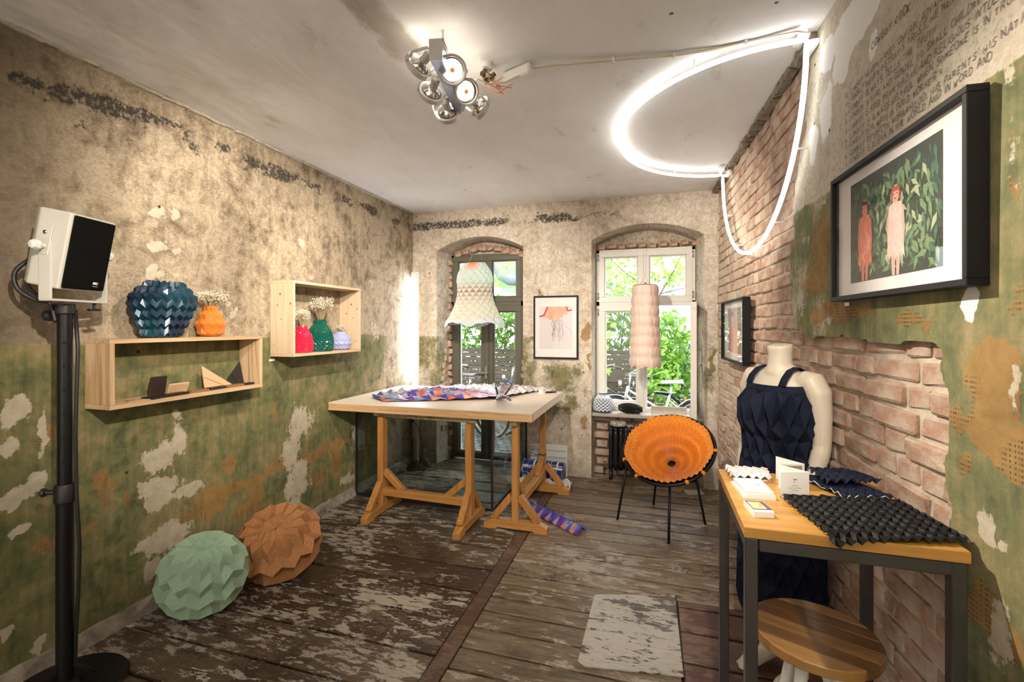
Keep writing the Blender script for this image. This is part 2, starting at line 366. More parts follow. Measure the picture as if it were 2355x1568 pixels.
def green_line(s, z, h, seed, amp=.02):
    return sstep(h + .02, h - .02, z + (fbm(s * 6, s * 0 + 1.5, seed) - .5) * amp * 2)
# ---- left wall
b, p = grid_wall(440, 158, RY0, BY, lambda s: 0.0, CZ, lambda s, z: (LX, s, z))
s, z = p[:, 0], p[:, 1]
gl = green_line(s, z, 1.475, 3) * (.62 + .6 * (fbm(s * 2.2, z * 2.2, 9) - .3)) ; gl = np.clip(gl, 0, 1)
gl = gl * (1 - .55 * sstep(3.4, 4.6, s)) + gl * 0
band = np.exp(-((z - (2.655 + .16 * (fbm(s * 3.1, s * 0 + .3, 27) - .5))) / (.035 + .13 * fbm(s * 2.3, s * 0 + 4.2, 28) ** 1.5)) ** 2) * np.clip(2.3 * (fbm(s * 4.5, z * 7, 21) - .30), 0, 1) * sstep(.2, 1.2, s)
soot = np.maximum(patch(s, z, LEFT_SOOT, 5, .05, .9) * 1.0, band) * sstep(2.76, 2.72, z); soot = np.minimum(soot, .60)
soot = np.maximum(soot, .42 * fbm(s * 3, z * 1.6, 33) ** 1.5 * sstep(1.5, 2.3, z))
brown = np.maximum(patch(s, z, LEFT_BROWN, 6, .1, 1.0), sstep(1.75, 1.25, s) * .9)  # dark plaster at the near end, deepened to paint in the lens's edge darkening
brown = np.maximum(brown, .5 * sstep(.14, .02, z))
wl = struct(ob('wall_left', b, MAT_WALL_L, recalc=False))
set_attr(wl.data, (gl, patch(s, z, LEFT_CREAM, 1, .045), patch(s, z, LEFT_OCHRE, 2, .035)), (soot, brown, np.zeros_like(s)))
wl.data.flip_normals()
# ---- back wall with two arched openings
OP = [(-2.342, -1.33, 2.40, 2.535), (-.607, .464, 2.43, 2.566)]
def arch(x, o):
    x0, x1, zs, za = o; h = za - zs; c = (x1 - x0) / 2; R = (c * c + h * h) / (2 * h); xc = (x0 + x1) / 2
    return zs + math.sqrt(max(R * R - (x - xc) ** 2, 0)) - (R - h)
wb_b = B(); P = []
for a, c, fz in ((LX, OP[0][0], None), (OP[0][0], OP[0][1], OP[0]), (OP[0][1], OP[1][0], None), (OP[1][0], OP[1][1], OP[1]), (OP[1][1], R0 + .03, None)):
    ns = max(4, int((c - a) / .016)); nz = 150 if fz is None else 28
    bb, pp = grid_wall(ns, nz, a, c, (lambda s: 0.0) if fz is None else (lambda s, o=fz: arch(s, o)), CZ, lambda s, z: (s, BY, z))
    wb_b.add(bb.v, bb.f); P.append(pp)
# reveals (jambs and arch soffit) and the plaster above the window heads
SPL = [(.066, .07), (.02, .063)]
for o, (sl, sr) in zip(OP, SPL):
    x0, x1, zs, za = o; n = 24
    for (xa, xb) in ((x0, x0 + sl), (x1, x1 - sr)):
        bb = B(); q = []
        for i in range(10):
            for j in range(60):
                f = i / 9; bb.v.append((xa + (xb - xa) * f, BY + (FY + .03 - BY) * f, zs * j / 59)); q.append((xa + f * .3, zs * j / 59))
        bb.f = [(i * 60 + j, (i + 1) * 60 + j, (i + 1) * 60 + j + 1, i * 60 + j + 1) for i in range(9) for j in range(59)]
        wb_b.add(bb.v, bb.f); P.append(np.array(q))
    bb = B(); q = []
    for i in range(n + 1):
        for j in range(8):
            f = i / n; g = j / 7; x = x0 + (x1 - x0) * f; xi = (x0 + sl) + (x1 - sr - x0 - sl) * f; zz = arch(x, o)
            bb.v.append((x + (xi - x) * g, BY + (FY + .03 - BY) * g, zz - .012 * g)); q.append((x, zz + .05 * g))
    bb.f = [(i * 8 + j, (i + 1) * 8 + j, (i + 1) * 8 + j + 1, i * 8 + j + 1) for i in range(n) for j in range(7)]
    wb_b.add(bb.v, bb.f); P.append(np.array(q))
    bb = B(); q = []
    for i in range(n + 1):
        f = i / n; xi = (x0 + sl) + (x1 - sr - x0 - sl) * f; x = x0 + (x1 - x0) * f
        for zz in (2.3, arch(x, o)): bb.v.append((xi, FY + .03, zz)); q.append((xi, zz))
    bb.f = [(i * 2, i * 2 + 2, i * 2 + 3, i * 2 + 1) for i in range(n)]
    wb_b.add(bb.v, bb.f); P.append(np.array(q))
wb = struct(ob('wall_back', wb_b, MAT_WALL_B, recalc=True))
p = np.concatenate(P); s, z = p[:, 0], p[:, 1]
lo = sstep(1.50, 1.42, z) * sstep(.15, .8, z) * .56
gr = np.maximum(patch(s, z, BACK_GREEN, 11, .06, .8), lo * np.clip(1.9 * fbm(s * 3, z * 3, 14) - .15, 0, 1))
band = np.exp(-((z - 2.68) / .055) ** 2) * np.clip(2.4 * (fbm(s * 4, z * 7, 25) - .22), 0, 1) * sstep(0.2, -.8, s)
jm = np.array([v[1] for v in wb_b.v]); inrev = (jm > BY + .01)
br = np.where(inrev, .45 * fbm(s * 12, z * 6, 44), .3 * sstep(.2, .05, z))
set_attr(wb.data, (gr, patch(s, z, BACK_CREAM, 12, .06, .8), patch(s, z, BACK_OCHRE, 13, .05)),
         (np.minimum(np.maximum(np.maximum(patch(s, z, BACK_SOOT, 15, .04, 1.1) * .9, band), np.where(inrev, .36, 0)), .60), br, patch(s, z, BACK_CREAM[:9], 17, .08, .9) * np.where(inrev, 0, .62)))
# ---- brick material
def brick_mat(name, cols, mortar=False):
    t = NT(name); v = t.coord('Object'); g = t.node('ShaderNodeNewGeometry')
    rnd = g.outputs['Random Per Island']
    c = t.ramp(rnd, [(i / (len(cols) - 1), q) for i, q in enumerate(cols)])
    n1 = t.noise(v, 28, 7, .72); n2 = t.noise(v, 9, 5, .6)
    c = t.mix(t.math('MULTIPLY', t.sharp(n2, .42, .62), .75), c, (.64, .54, .43))         # lime wash left on the face
    c = t.mix(t.math('MULTIPLY', t.sharp(n1, .60, .74), .75), c, (.10, .06, .045))
    t.set(color=c, rough=.92, spec=.2); t.bump(t.math('ADD', n1, t.math('MULTIPLY', n2, .6)), .9, .012)
    return t.m
MAT_BRICK = brick_mat('old_brick', [(.46, .28, .20), (.60, .44, .32), (.53, .36, .27), (.66, .54, .42), (.42, .235, .165), (.60, .46, .34), (.54, .35, .26), (.68, .57, .45)])
MAT_REDBRICK = brick_mat('broken_red_brick', [(.30, .10, .06), (.42, .17, .10), (.35, .22, .14), (.28, .12, .08)])
MAT_MORTAR = M('mortar', (.66, .58, .48), .95, color2=(.42, .34, .26), vscale=14, bump=.8, bscale=70)
MAT_DKMORTAR = M('dark_mortar', (.26, .21, .15), .95, color2=(.13, .10, .075), vscale=14, bump=.8, bscale=70)
def brick_mesh(name, L, H, D, seed):
    r = random.Random(seed); bm = bmesh.new(); bmesh.ops.create_cube(bm, size=1.0)
    for v in bm.verts:
        v.co = Vector((v.co.x * D, v.co.y * L, v.co.z * H)) + Vector((r.uniform(-.003, .003), r.uniform(-.006, .006), r.uniform(-.004, .004)))
    bmesh.ops.bevel(bm, geom=bm.edges[:], offset=r.uniform(.004, .009), segments=1, affect='EDGES', profile=.6)
    for v in bm.verts: v.co += Vector((r.uniform(-.0025, .0025), r.uniform(-.003, .003), r.uniform(-.003, .003)))
    me = bpy.data.meshes.new(name); bm.to_mesh(me); bm.free(); me.materials.append(None); return me
def variants(mat, H, D, n=6, lens=(.232, .112)):
    out = []
    for k, L in enumerate(lens):
        row = []
        for i in range(n):
            me = brick_mesh('brick', L, H, D, 100 * k + i); me.materials[0] = mat; row.append(me)
        out.append(row)
    return out
# ---- right wall: bare brick at the far end, plaster at the near end
YB = [(2.845, 2.40), (2.48, 2.52), (2.14, 2.67), (1.66, 2.70), (1.52, 2.62), (1.495, 2.3), (1.488, 1.56), (1.38, 1.51), (1.05, 1.48), (.6, 1.42), (0, 1.38)]
def yb(z):
    for (za, ya), (zb, y2) in zip(YB, YB[1:]):
        if zb <= z <= za: return ya + (y2 - ya) * (za - z) / (za - zb)
    return YB[-1][1]
bb = B(); nyy = 60
bb.grid(nyy, 2, lambda i, j: (rx(RY0 + (BY + .1 - RY0) * i / (nyy - 1), -.034), RY0 + (BY + .1 - RY0) * i / (nyy - 1), CZ * j))
wr = struct(ob('wall_right', bb, MAT_MORTAR))
t_r = Vector((-RK, 1, 0)).normalized(); n_r = Vector((-1, -RK, 0)).normalized()      # along the wall, into the room
VAR = variants(MAT_BRICK, .063, .05)
allb = []; zc = .035; row = 0
while zc < CZ:
    y = BY + .06 - (row % 2) * .06; k = row
    while y > 1.2:
        hd = 1 if (k % 2 == row % 2 and random.random() < .75) or random.random() < .12 else 0
        L = (.232, .112)[hd]; yc = y - L / 2
        if yc > yb(zc) - .14 and yc < BY + .04:
            pos = Vector((rx(yc, -.022 + random.uniform(-.007, .007)), yc, zc)) - n_r * .025 + n_r * .0
            d = (pos - Vector((0, 0, 1.55))).length; allb.append((abs(pos.x) * L / d ** 3, hd, pos))
        y -= L + .013; k += 1
    zc += .0765; row += 1
allb.sort(key=lambda q: -q[0]); rest = B()
for q, (sz, hd, pos) in enumerate(allb):
    me = random.choice(VAR[hd]); rot = Euler((random.uniform(-.02, .02), random.uniform(-.012, .012), RANG + random.uniform(-.02, .02)))
    if q < 296:
        o = bpy.data.objects.new('brick', me); COL.objects.link(o); o.location = pos; o.rotation_euler = rot; o.parent = wr
    else:
        m4 = rot.to_matrix(); rest.add([m4 @ v.co + pos for v in me.vertices], [tuple(pl.vertices) for pl in me.polygons])
ob('bricks_beyond', rest, MAT_BRICK, wr, recalc=False, kind='stuff')
# plaster skin of the right wall
st = .0125; YP = .2; ny = int((2.80 - YP) / st); nz = int(CZ / st) + 1; idx = {}; pv = []; pf = []; ps = []
ys = YP + np.arange(ny + 1) * st; zs_ = np.minimum(np.arange(nz + 1) * st, CZ)
YY, ZZ = np.meshgrid(ys, zs_, indexing='ij')
edge = np.vectorize(yb)(np.clip(ZZ, 0, CZ)) + (fbm(YY * 6, ZZ * 6, 71) - .5) * .16 + (fbm(YY * 25, ZZ * 25, 72) - .5) * .06
zlip = (fbm(YY * 5, ZZ * 0, 73) - .5) * .05
keep = (YY < edge) & ~((YY > 1.53 + (fbm(ZZ * 7, YY * 3, 75) - .5) * .06) & (ZZ < 1.488 + zlip) & (YY < 2.9))
keep |= (ZZ > 1.488 + zlip) & (YY < np.where(ZZ < 1.56, 2.5, edge))
for i in range(ny):
    for j in range(nz):
        if keep[i, j] and keep[i + 1, j] and keep[i, j + 1] and keep[i + 1, j + 1]:
            f = []
            for (a, c) in ((i, j), (i + 1, j), (i + 1, j + 1), (i, j + 1)):
                if (a, c) not in idx:
                    idx[(a, c)] = len(pv); y0, z0 = ys[a], zs_[c]; pv.append((rx(y0, -.004 * math.sin(y0 * 5 + z0 * 3)), y0, z0)); ps.append((y0, z0))
                f.append(idx[(a, c)])
            pf.append(tuple(f))
n0 = len(pv)
for y0, z0 in ((RY0, 0), (YP, 0), (YP, CZ), (RY0, CZ)): pv.append((rx(y0), y0, z0)); ps.append((y0, z0))
pf.append((n0, n0 + 1, n0 + 2, n0 + 3))
# a patch of plaster left at the foot of the bricks
st2 = .02
for i in range(40):
    for j in range(16):
        y0, z0 = 3.05 + i * st2, j * st2
        q = ((y0 - 3.45) / .36) ** 2 + ((z0 - .10) / .17) ** 2 + (float(vnoise(y0 * 14, z0 * 14, 4)) - .5) * .9
        if q < 1:
            n0 = len(pv)
            for (a, c) in ((0, 0), (1, 0), (1, 1), (0, 1)): pv.append((rx(y0 + a * st2, .004), y0 + a * st2, z0 + c * st2)); ps.append((y0 + a * st2, z0 + c * st2))
            pf.append((n0, n0 + 1, n0 + 2, n0 + 3))
bb = B(); bb.v = pv; bb.f = pf; pl = ob('plaster', bb, MAT_WALL_R, wr, recalc=False)
bm = bmesh.new(); bm.from_mesh(pl.data)
for _ in range(5): bmesh.ops.smooth_vert(bm, verts=[v for v in bm.verts if v.is_boundary and .3 < v.co.y < 2.9 and .02 < v.co.z < CZ - .02], factor=.5, use_axis_x=False, use_axis_y=True, use_axis_z=True)
bm.to_mesh(pl.data); bm.free()
p = np.array(ps); s, z = p[:, 0], p[:, 1]
gr = green_line(s, z, 2.115, 8) * np.clip(.42 + 1.0 * (fbm(s * 2.6, z * 2.6, 19) - .22) + .35 * sstep(1.75, 1.45, s), 0, 1)
set_attr(pl.data, (gr, np.maximum(patch(s, z, RIGHT_CREAM, 61, .03), np.where(s > 2.95, .8, 0)), patch(s, z, RIGHT_OCHRE, 62, .04)),
         (patch(s, z, RIGHT_SOOT, 63, .04, 1.0) * .8, patch(s, z, RIGHT_GREY, 65, .1, 1.0) * .22, patch(s, z, RIGHT_WHITE, 64, .04)))
md = pl.modifiers.new('thickness', 'SOLIDIFY'); md.thickness = .028; md.offset = 1.0
# ---- wall behind the camera
bb = B(); bb.add([(LX, RY0, 0), (1.0, RY0, 0), (1.0, RY0, CZ), (LX, RY0, CZ)], [(0, 1, 2, 3)])
struct(ob('wall_rear', bb, M('rear_wall_plaster', (.78, .74, .68), .9, color2=(.66, .61, .54), vscale=3)))
# ---- ceiling
t = NT('ceiling_plaster'); v = t.coord('Object'); n1 = t.noise(v, 1.1, 5, .6, .5); n2 = t.noise(t.coord('Object', (1, .45, 1), (0, 0, .5)), 5, 7, .7, .4); n3 = t.noise(v, 34, 6, .7)
sx = t.node('ShaderNodeSeparateXYZ'); t.link(v, sx.inputs[0])
lf = t.sharp(sx.outputs[0], -.8, -2.6); nr = t.sharp(sx.outputs[1], 3.2, 1.0)
wear = t.math('MULTIPLY', t.math('ADD', .10, t.math('MULTIPLY', t.math('MULTIPLY', lf, nr), .55)), t.sharp(n2, .40, .66))  # stains at the left, thickened nearer the viewer to paint a darker corner
c = t.ramp(n1, [(.3, (.80, .79, .78)), (.7, (.88, .88, .885))])
c = t.mix(wear, c, (.40, .345, .265)); c = t.mix(t.math('MULTIPLY', t.sharp(n2, .62, .72), .35), c, (.33, .28, .20))
# the old grey-brown seam crossing the ceiling
dx = t.math('ABSOLUTE', t.math('SUBTRACT', t.math('ADD', sx.outputs[0], t.math('MULTIPLY', t.math('SUBTRACT', n2, .5), .25)), -1.11)); seam = t.math('MULTIPLY', t.sharp(dx, .085, .045), t.sharp(sx.outputs[1], 2.15, 1.95))
c = t.mix(t.math('MULTIPLY', seam, .65), c, (.34, .30, .23))
vo = t.node('ShaderNodeTexVoronoi'); vo.inputs['Scale'].default_value = 3.2; t.link(v, vo.inputs['Vector'])
chip = t.math('MULTIPLY', t.sharp(t.math('SUBTRACT', vo.outputs['Distance'], t.math('MULTIPLY', n3, .05)), .01, -.004), .9)
c = t.mix(chip, c, (.12, .09, .06)); t.set(color=c, rough=.9, spec=.2)
t.bump(t.math('ADD', t.math('MULTIPLY', n2, 1.0), t.math('SUBTRACT', t.math('MULTIPLY', n3, .25), chip)), .35, .012)
bb = B(); bb.add([(LX - .05, RY0, CZ), (1.0, RY0, CZ), (1.0, BY + .05, CZ), (LX - .05, BY + .05, CZ)], [(0, 3, 2, 1)])
ceil = struct(ob('ceiling', bb, t.m, recalc=False))
# broken plaster lip where the ceiling meets the left and right walls
bb = B(); r_ = random.Random(3)
for k in range(46):
    y = 1.2 + k * .078; bb.box((LX + .006, y, CZ - .005 - r_.random() * .006), (.02 + r_.random() * .012, .07 + r_.random() * .03, .016), (r_.uniform(-.1, .1), r_.uniform(-.3, .3), 0))
struct(ob('trim_1', bb, M('ceiling_edge_plaster', (.58, .52, .42), .9, var=.35, vscale=30)))
bb = B()
for k in range(34):
    y = 2.38 + k * .072; bb.box((rx(y) - .004, y, CZ - .012 - r_.random() * .01), (.03 + r_.random() * .03, .07, .02 + r_.random() * .016), (r_.uniform(-.4, .4), r_.uniform(-.4, .4), RANG))
struct(ob('trim_2', bb, M('ceiling_edge_rubble', (.34, .28, .20), .95, var=.6, vscale=25, bump=.5)))

# ---- floor
MAT_GAP = M('floor_gap', (.03, .022, .016), .95)
bb = B(); bb.add([(LX - .1, RY0, -.022), (1.0, RY0, -.022), (1.0, BY + .45, -.022), (LX - .1, BY + .45, -.022)], [(0, 1, 2, 3)])
fl = struct(ob('floor', bb, MAT_GAP))
def plank_mat(name, woodc, paint, whitec, wl, pl_, rough=.55):
    t = NT(name); g = t.node('ShaderNodeNewGeometry'); oi = t.node('ShaderNodeObjectInfo')
    mp = t.node('ShaderNodeMapping'); mp.inputs['Scale'].default_value = (.22, 1, 1); t.link(g.outputs['Position'], mp.inputs['Vector'])
    m2 = t.node('ShaderNodeMapping'); m2.inputs['Scale'].default_value = (.5, 1, 1); t.link(g.outputs['Position'], m2.inputs['Vector'])
    n1 = t.noise(mp.outputs[0], 26, 5, .72, .8); n2 = t.noise(m2.outputs[0], 2.2, 4, .66, .6); n3 = t.noise(m2.outputs[0], 20, 6, .78, .3); n4 = t.noise(mp.outputs[0], 75, 3, .7)
    f = lambda a, k: t.math('MULTIPLY', t.math('SUBTRACT', a, .5), k)
    r = t.math('MULTIPLY', t.math('SUBTRACT', oi.outputs['Random'], .5), .34)
    c = t.ramp(t.math('ADD', t.math('ADD', n1, r), f(n4, .4)), [(.25, tuple(q * .45 for q in woodc)), (.5, woodc), (.75, tuple(min(1, q * 1.5) for q in woodc))])
    pm = t.sharp(t.math('ADD', t.math('ADD', n2, f(n3, .9)), t.math('ADD', r, f(n1, .35))), pl_, pl_ + .06)
    c = t.mix(t.math('MULTIPLY', pm, .85), c, t.mix(n3, tuple(q * .6 for q in paint), paint))
    m3 = t.node('ShaderNodeMapping'); m3.inputs['Location'].default_value = (7, 3, 0); m3.inputs['Scale'].default_value = (.55, 1, 1); t.link(g.outputs['Position'], m3.inputs['Vector'])
    n5 = t.noise(m3.outputs[0], 1.7, 5, .62, .4)
    wm = t.sharp(t.math('ADD', t.math('ADD', n5, f(n3, 1.15)), f(n1, .8)), wl, wl + .06)
    c = t.mix(t.math('MULTIPLY', wm, .82), c, t.mix(n4, tuple(q * .55 for q in whitec), whitec))
    t.set(color=c, spec=.35); ru = t.math('ADD', rough - .24, t.math('MULTIPLY', n3, .34)); t.set(rough=ru)
    t.bump(t.math('ADD', t.math('MULTIPLY', n1, .8), t.math('ADD', t.math('MULTIPLY', wm, .5), t.math('MULTIPLY', pm, .4))), .5, .004)
    return t.m
MAT_PLANK_L = plank_mat('worn_painted_boards', (.115, .078, .05), (.055, .029, .02), (.62, .55, .46), .54, .50, .45)
MAT_PLANK_R = plank_mat('scrubbed_boards', (.20, .145, .095), (.075, .045, .033), (.54, .48, .41), .61, .62, .5)
MAT_PLANK_D = plank_mat('oxblood_boards', (.16, .09, .06), (.11, .035, .03), (.45, .38, .32), .74, .42, .5)
def planks(x0, x1, y0, y1, wid, mat, jit, seed):
    r = random.Random(seed); y = y0
    while y < y1 - .02:
        w_ = min(wid * r.uniform(1 - jit, 1 + jit), y1 - y)
        if y1 - (y + w_) < .06: w_ = y1 - y
        bb = B(); xs = [x0, x1]; bb.box(((x0 + x1) / 2, 0, -.011), (x1 - x0 - .004, w_ - r.uniform(.013, .020), .022), None, .003)
        o = ob('plank', bb, mat, fl, recalc=False); o.location = (0, y + w_ / 2, r.uniform(-.0018, .0018)); o.rotation_euler = (r.uniform(-.004, .004), 0, 0)
        y += w_
planks(LX, -.985, RY0, BY + .35, .265, MAT_PLANK_L, .12, 1)
planks(-.895, .95, 2.80, BY + .35, .15, MAT_PLANK_R, .10, 2)
planks(-.895, .12, RY0, 2.80, .15, MAT_PLANK_R, .10, 3)
planks(.128, .98, RY0, 2.80, .24, MAT_PLANK_D, .12, 4)
bb = B(); bb.box((-.94, (RY0 + BY) / 2, -.010), (.082, BY - RY0, .024), None, .003)
ob('dividing_plank', bb, plank_mat('divider_board', (.15, .095, .06), (.10, .05, .036), (.45, .38, .32), .74, .45, .5), fl)
# ---- skirting along the left wall
bb = B(); r_ = random.Random(9); n = 130
def skirt(i, j):
    y = RY0 + (BY - RY0) * i / (n - 1); k = r_.uniform(-.004, .004)
    return [(LX + .034 + k, y, .0), (LX + .024 + k, y, .035 + k), (LX + .014 + k, y, .07 + 2 * k), (LX - .002, y, .078 + 2 * k)][j]
bb.grid(n, 4, skirt)
struct(ob('baseboard_left', bb, M('crumbling_skirting', (.42, .37, .30), .92, color2=(.13, .10, .075), vscale=9, bump=.8, bscale=30)))

# ---- ragged brick inside the window openings
VARR = variants(MAT_REDBRICK, .055, .06, 4, (.13, .09))
def chunk(pos, rot, sc=(1, 1, 1), mat_row=VARR):
    o = bpy.data.objects.new('brick', random.choice(random.choice(mat_row))); COL.objects.link(o); o.location = pos; o.rotation_euler = rot; o.scale = sc; o.parent = wb
for k in range(9):
    x = -2.19 + k * .098; z0 = arch(x, OP[0]) - .085 + random.uniform(-.012, .012)
    chunk((x, FY - .02, z0), (random.uniform(-.2, .2), random.uniform(-.25, .25), PI / 2 + random.uniform(-.2, .2)), (1, random.uniform(.7, 1), random.uniform(.7, 1.3)))
for k in range(10):
    x = -.53 + k * .104
    chunk((x, FY - .03, 2.395 + random.uniform(-.008, .008)), (random.uniform(-.1, .1), random.uniform(-.1, .1), PI / 2), (.8, random.uniform(.75, .9), .85))
for k in range(26):
    z0 = .12 + k * .087; x = -2.283 + random.uniform(-.006, .004)
    if z0 > 2.3: break
    chunk((x, FY - .02 - random.random() * .02, z0), (random.uniform(-.15, .15), random.uniform(-.15, .15), random.uniform(-.3, .3)), (.8, random.uniform(.5, .9), random.uniform(.8, 1.3)))
for z0, dy in ((1.18, .1), (1.10, .14), (1.02, .12), (.95, .15), (.86, .13), (1.27, .08), (.76, .12), (.6, .13), (.5, .1), (.38, .14)):
    chunk((-2.325, FY - dy, z0), (random.uniform(-.2, .2), .1, random.uniform(-.3, .3)), (.9, .9, 1.15))
for k in range(3): chunk((-1.325, BY + .03 + .02 * k, 1.02 + k * .07), (0, .1, PI / 2), (.9, .5, .9))
# ---- brick parapet under the second window, behind the radiator
bb = B(); bb.box((-.07, FY - .02, .31), (1.12, .12, .64)); o = ob('parapet', bb, MAT_DKMORTAR, wb)
VARP = variants(MAT_BRICK, .062, .05, 5)
row = 0; zc = .045
while zc < .62:
    x = -.60 + (row % 2) * .03; k = row
    while x < .45:
        hd = 1 if (k % 2) else 0; L = (.232, .112)[hd]
        o = bpy.data.objects.new('brick', random.choice(VARP[hd])); COL.objects.link(o); o.parent = wb
        o.location = (x + L / 2, FY - .098 + random.uniform(-.006, .006), zc); o.rotation_euler = (0, 0, -PI / 2); x += L + .03; k += 1
    zc += .092; row += 1

# ================================================================== WINDOWS
def glass_mat(name, tint=(.96, .98, .97), refl=1.0):
    t = NT(name); tr = t.node('ShaderNodeBsdfTransparent'); tr.inputs[0].default_value = (*tint, 1)
    gl = t.node('ShaderNodeBsdfGlossy'); gl.inputs['Roughness'].default_value = .015
    fr = t.node('ShaderNodeLayerWeight'); mx = t.node('ShaderNodeMixShader')
    fz = t.math('ADD', t.math('MULTIPLY', t.math('POWER', fr.outputs['Facing'], 5.0), .8), .035)
    t.link(t.math('MULTIPLY', fz, refl, True), mx.inputs[0]); t.link(tr.outputs[0], mx.inputs[1]); t.link(gl.outputs[0], mx.inputs[2]); t.link(mx.outputs[0], t.out.inputs[0])
    return t.m
MAT_GLASS = glass_mat('window_glass')
MAT_OLIVE = M('olive_window_paint', (.135, .13, .098), .42, var=.12, vscale=4)
MAT_WHITE_W = M('white_window_paint', (.76, .735, .69), .42, var=.08, vscale=4)
MAT_METAL = M('brushed_metal', (.55, .55, .54), .35, metal=1.0)
MAT_DARKMETAL = M('dark_metal', (.05, .05, .05), .45, metal=.6)
def sash(parent, x0, x1, z0, z1, y, mat, w_=.062, d=.055, pane=True, m4=None, name='sash'):
    """frame of four rails with a stepped inner edge and one pane"""
    bb = B(); f = lambda a, b_, c, e, dy, dd: bb.box(((a + b_) / 2, y + dy, (c + e) / 2), (b_ - a, dd, e - c), None, .004)
    f(x0, x1, z1 - w_, z1, 0, d); f(x0, x1, z0, z0 + w_, 0, d); f(x0, x0 + w_, z0 + w_, z1 - w_, 0, d); f(x1 - w_, x1, z0 + w_, z1 - w_, 0, d)
    i = w_ - .001; s_ = .014
    for a, b_, c, e in ((x0 + i, x1 - i, z1 - i - s_, z1 - i), (x0 + i, x1 - i, z0 + i, z0 + i + s_), (x0 + i, x0 + i + s_, z0 + i + s_, z1 - i - s_), (x1 - i - s_, x1 - i, z0 + i + s_, z1 - i - s_)):
        f(a, b_, c, e, .008, .03)
    so_ = ob(name, bb, mat, parent)
    if pane:
        pb = B(); pb.box(((x0 + x1) / 2, y + .008, (z0 + z1) / 2), (x1 - x0 - 2 * w_ - .02, .004, z1 - z0 - 2 * w_ - .02)); ob('pane', pb, MAT_GLASS, so_)
    return so_
def hinge(parent, x, y, z):
    bb = B(); bb.tube([(x, y, z - .035), (x, y, z + .035)], .007, 8); ob('hinge', bb, MAT_METAL, parent, smooth=True)
# French window in the first opening
W1 = bpy.data.objects.new('window_1', None); COL.objects.link(W1); struct(W1); W1['label'] = 'olive grey French window in the left arched opening'
X0, X1, XM = -2.276, -1.40, -1.829
bb = B()
for a, c, z0, z1 in ((X0, X0 + .03, 0, 2.38), (X1 - .03, X1, 0, 2.38), (X0, X1, 2.35, 2.38), (X0, X1, 1.775, 1.835)):
    bb.box(((a + c) / 2, FY + .02, (z0 + z1) / 2), (c - a, .08, z1 - z0), None, .003)
ob('frame', bb, MAT_OLIVE, W1)
sash(W1, X0 + .022, XM, 1.825, 2.36, FY, MAT_OLIVE, .058); sash(W1, XM, X1 - .022, 1.825, 2.36, FY, MAT_OLIVE, .058)
sash(W1, X0 + .022, XM, .02, 1.79, FY, MAT_OLIVE, .07); sash(W1, XM, X1 - .022, .02, 1.79, FY, MAT_OLIVE, .07)
bb = B(); bb.box((XM, FY - .036, .9), (.045, .02, 1.74), None, .005); ob('astragal', bb, MAT_OLIVE, W1)
for z0 in (1.95, 2.28, .3, 1.6): hinge(W1, X0 + .018, FY - .034, z0)
bb = B(); bb.box((XM, FY - .055, 1.02), (.025, .02, .14), None, .004); bb.box((XM - .02, FY - .085, 1.02), (.11, .018, .02), None, .005); ob('handle', bb, MAT_METAL, W1)
# white casement window, lower right leaf standing open
W2 = bpy.data.objects.new('window_2', None); COL.objects.link(W2); struct(W2); W2['label'] = 'white casement window with its lower right leaf open'
X0, X1, XM = -.587, .405, -.100
bb = B()
for a, c, z0, z1 in ((X0, X0 + .035, .655, 2.36), (X1 - .035, X1, .655, 2.36), (X0, X1, 2.325, 2.36), (X0, X1, 1.765, 1.815), (X0, X1, .655, .70)):
    bb.box(((a + c) / 2, FY + .02, (z0 + z1) / 2), (c - a, .085, z1 - z0), None, .003)
bb.box((XM + .012, FY + .03, 1.22), (.05, .06, 1.08), None, .003)
ob('frame', bb, MAT_WHITE_W, W2)
sash(W2, X0 + .028, XM, 1.80, 2.34, FY, MAT_WHITE_W, .058); sash(W2, XM, X1 - .028, 1.80, 2.34, FY, MAT_WHITE_W, .058)
sash(W2, X0 + .028, XM, .69, 1.775, FY, MAT_WHITE_W, .065)
op = bpy.data.objects.new('open_leaf', None); COL.objects.link(op); op.parent = W2
op.location = (X1 - .02, FY - .03, 0); op.rotation_euler = (0, 0, math.radians(94)); op['kind'] = 'structure'
lf_ = sash(op, -.47, 0, .69, 1.775, 0, MAT_WHITE_W, .065)
op.rotation_euler = (0, 0, math.radians(86))
bb = B(); bb.tube([(-.44, -.03, 1.2), (-.44, -.065, 1.2), (-.33, -.07, 1.2)], .008, 8); ob('handle', bb, MAT_METAL, op, smooth=True)
bb = B(); bb.tube([(XM + .02, FY - .035, 2.0), (XM + .02, FY - .06, 2.0), (XM + .02, FY - .065, 1.88)], .008, 8); ob('handle', bb, MAT_METAL, W2, smooth=True)
for x in (X0 + .022, X1 - .022):
    for z0 in (1.87, 2.28): hinge(W2, x, FY - .034, z0)
for z0 in (.8, 1.7): hinge(W2, X0 + .022, FY - .034, z0)
bb = B(); bb.box((-.07, FY - .115, .645), (1.08, .27, .035), None, .005)
sill = struct(ob('trim_3', bb, M('painted_sill', (.50, .47, .42), .5, var=.3, vscale=12)))

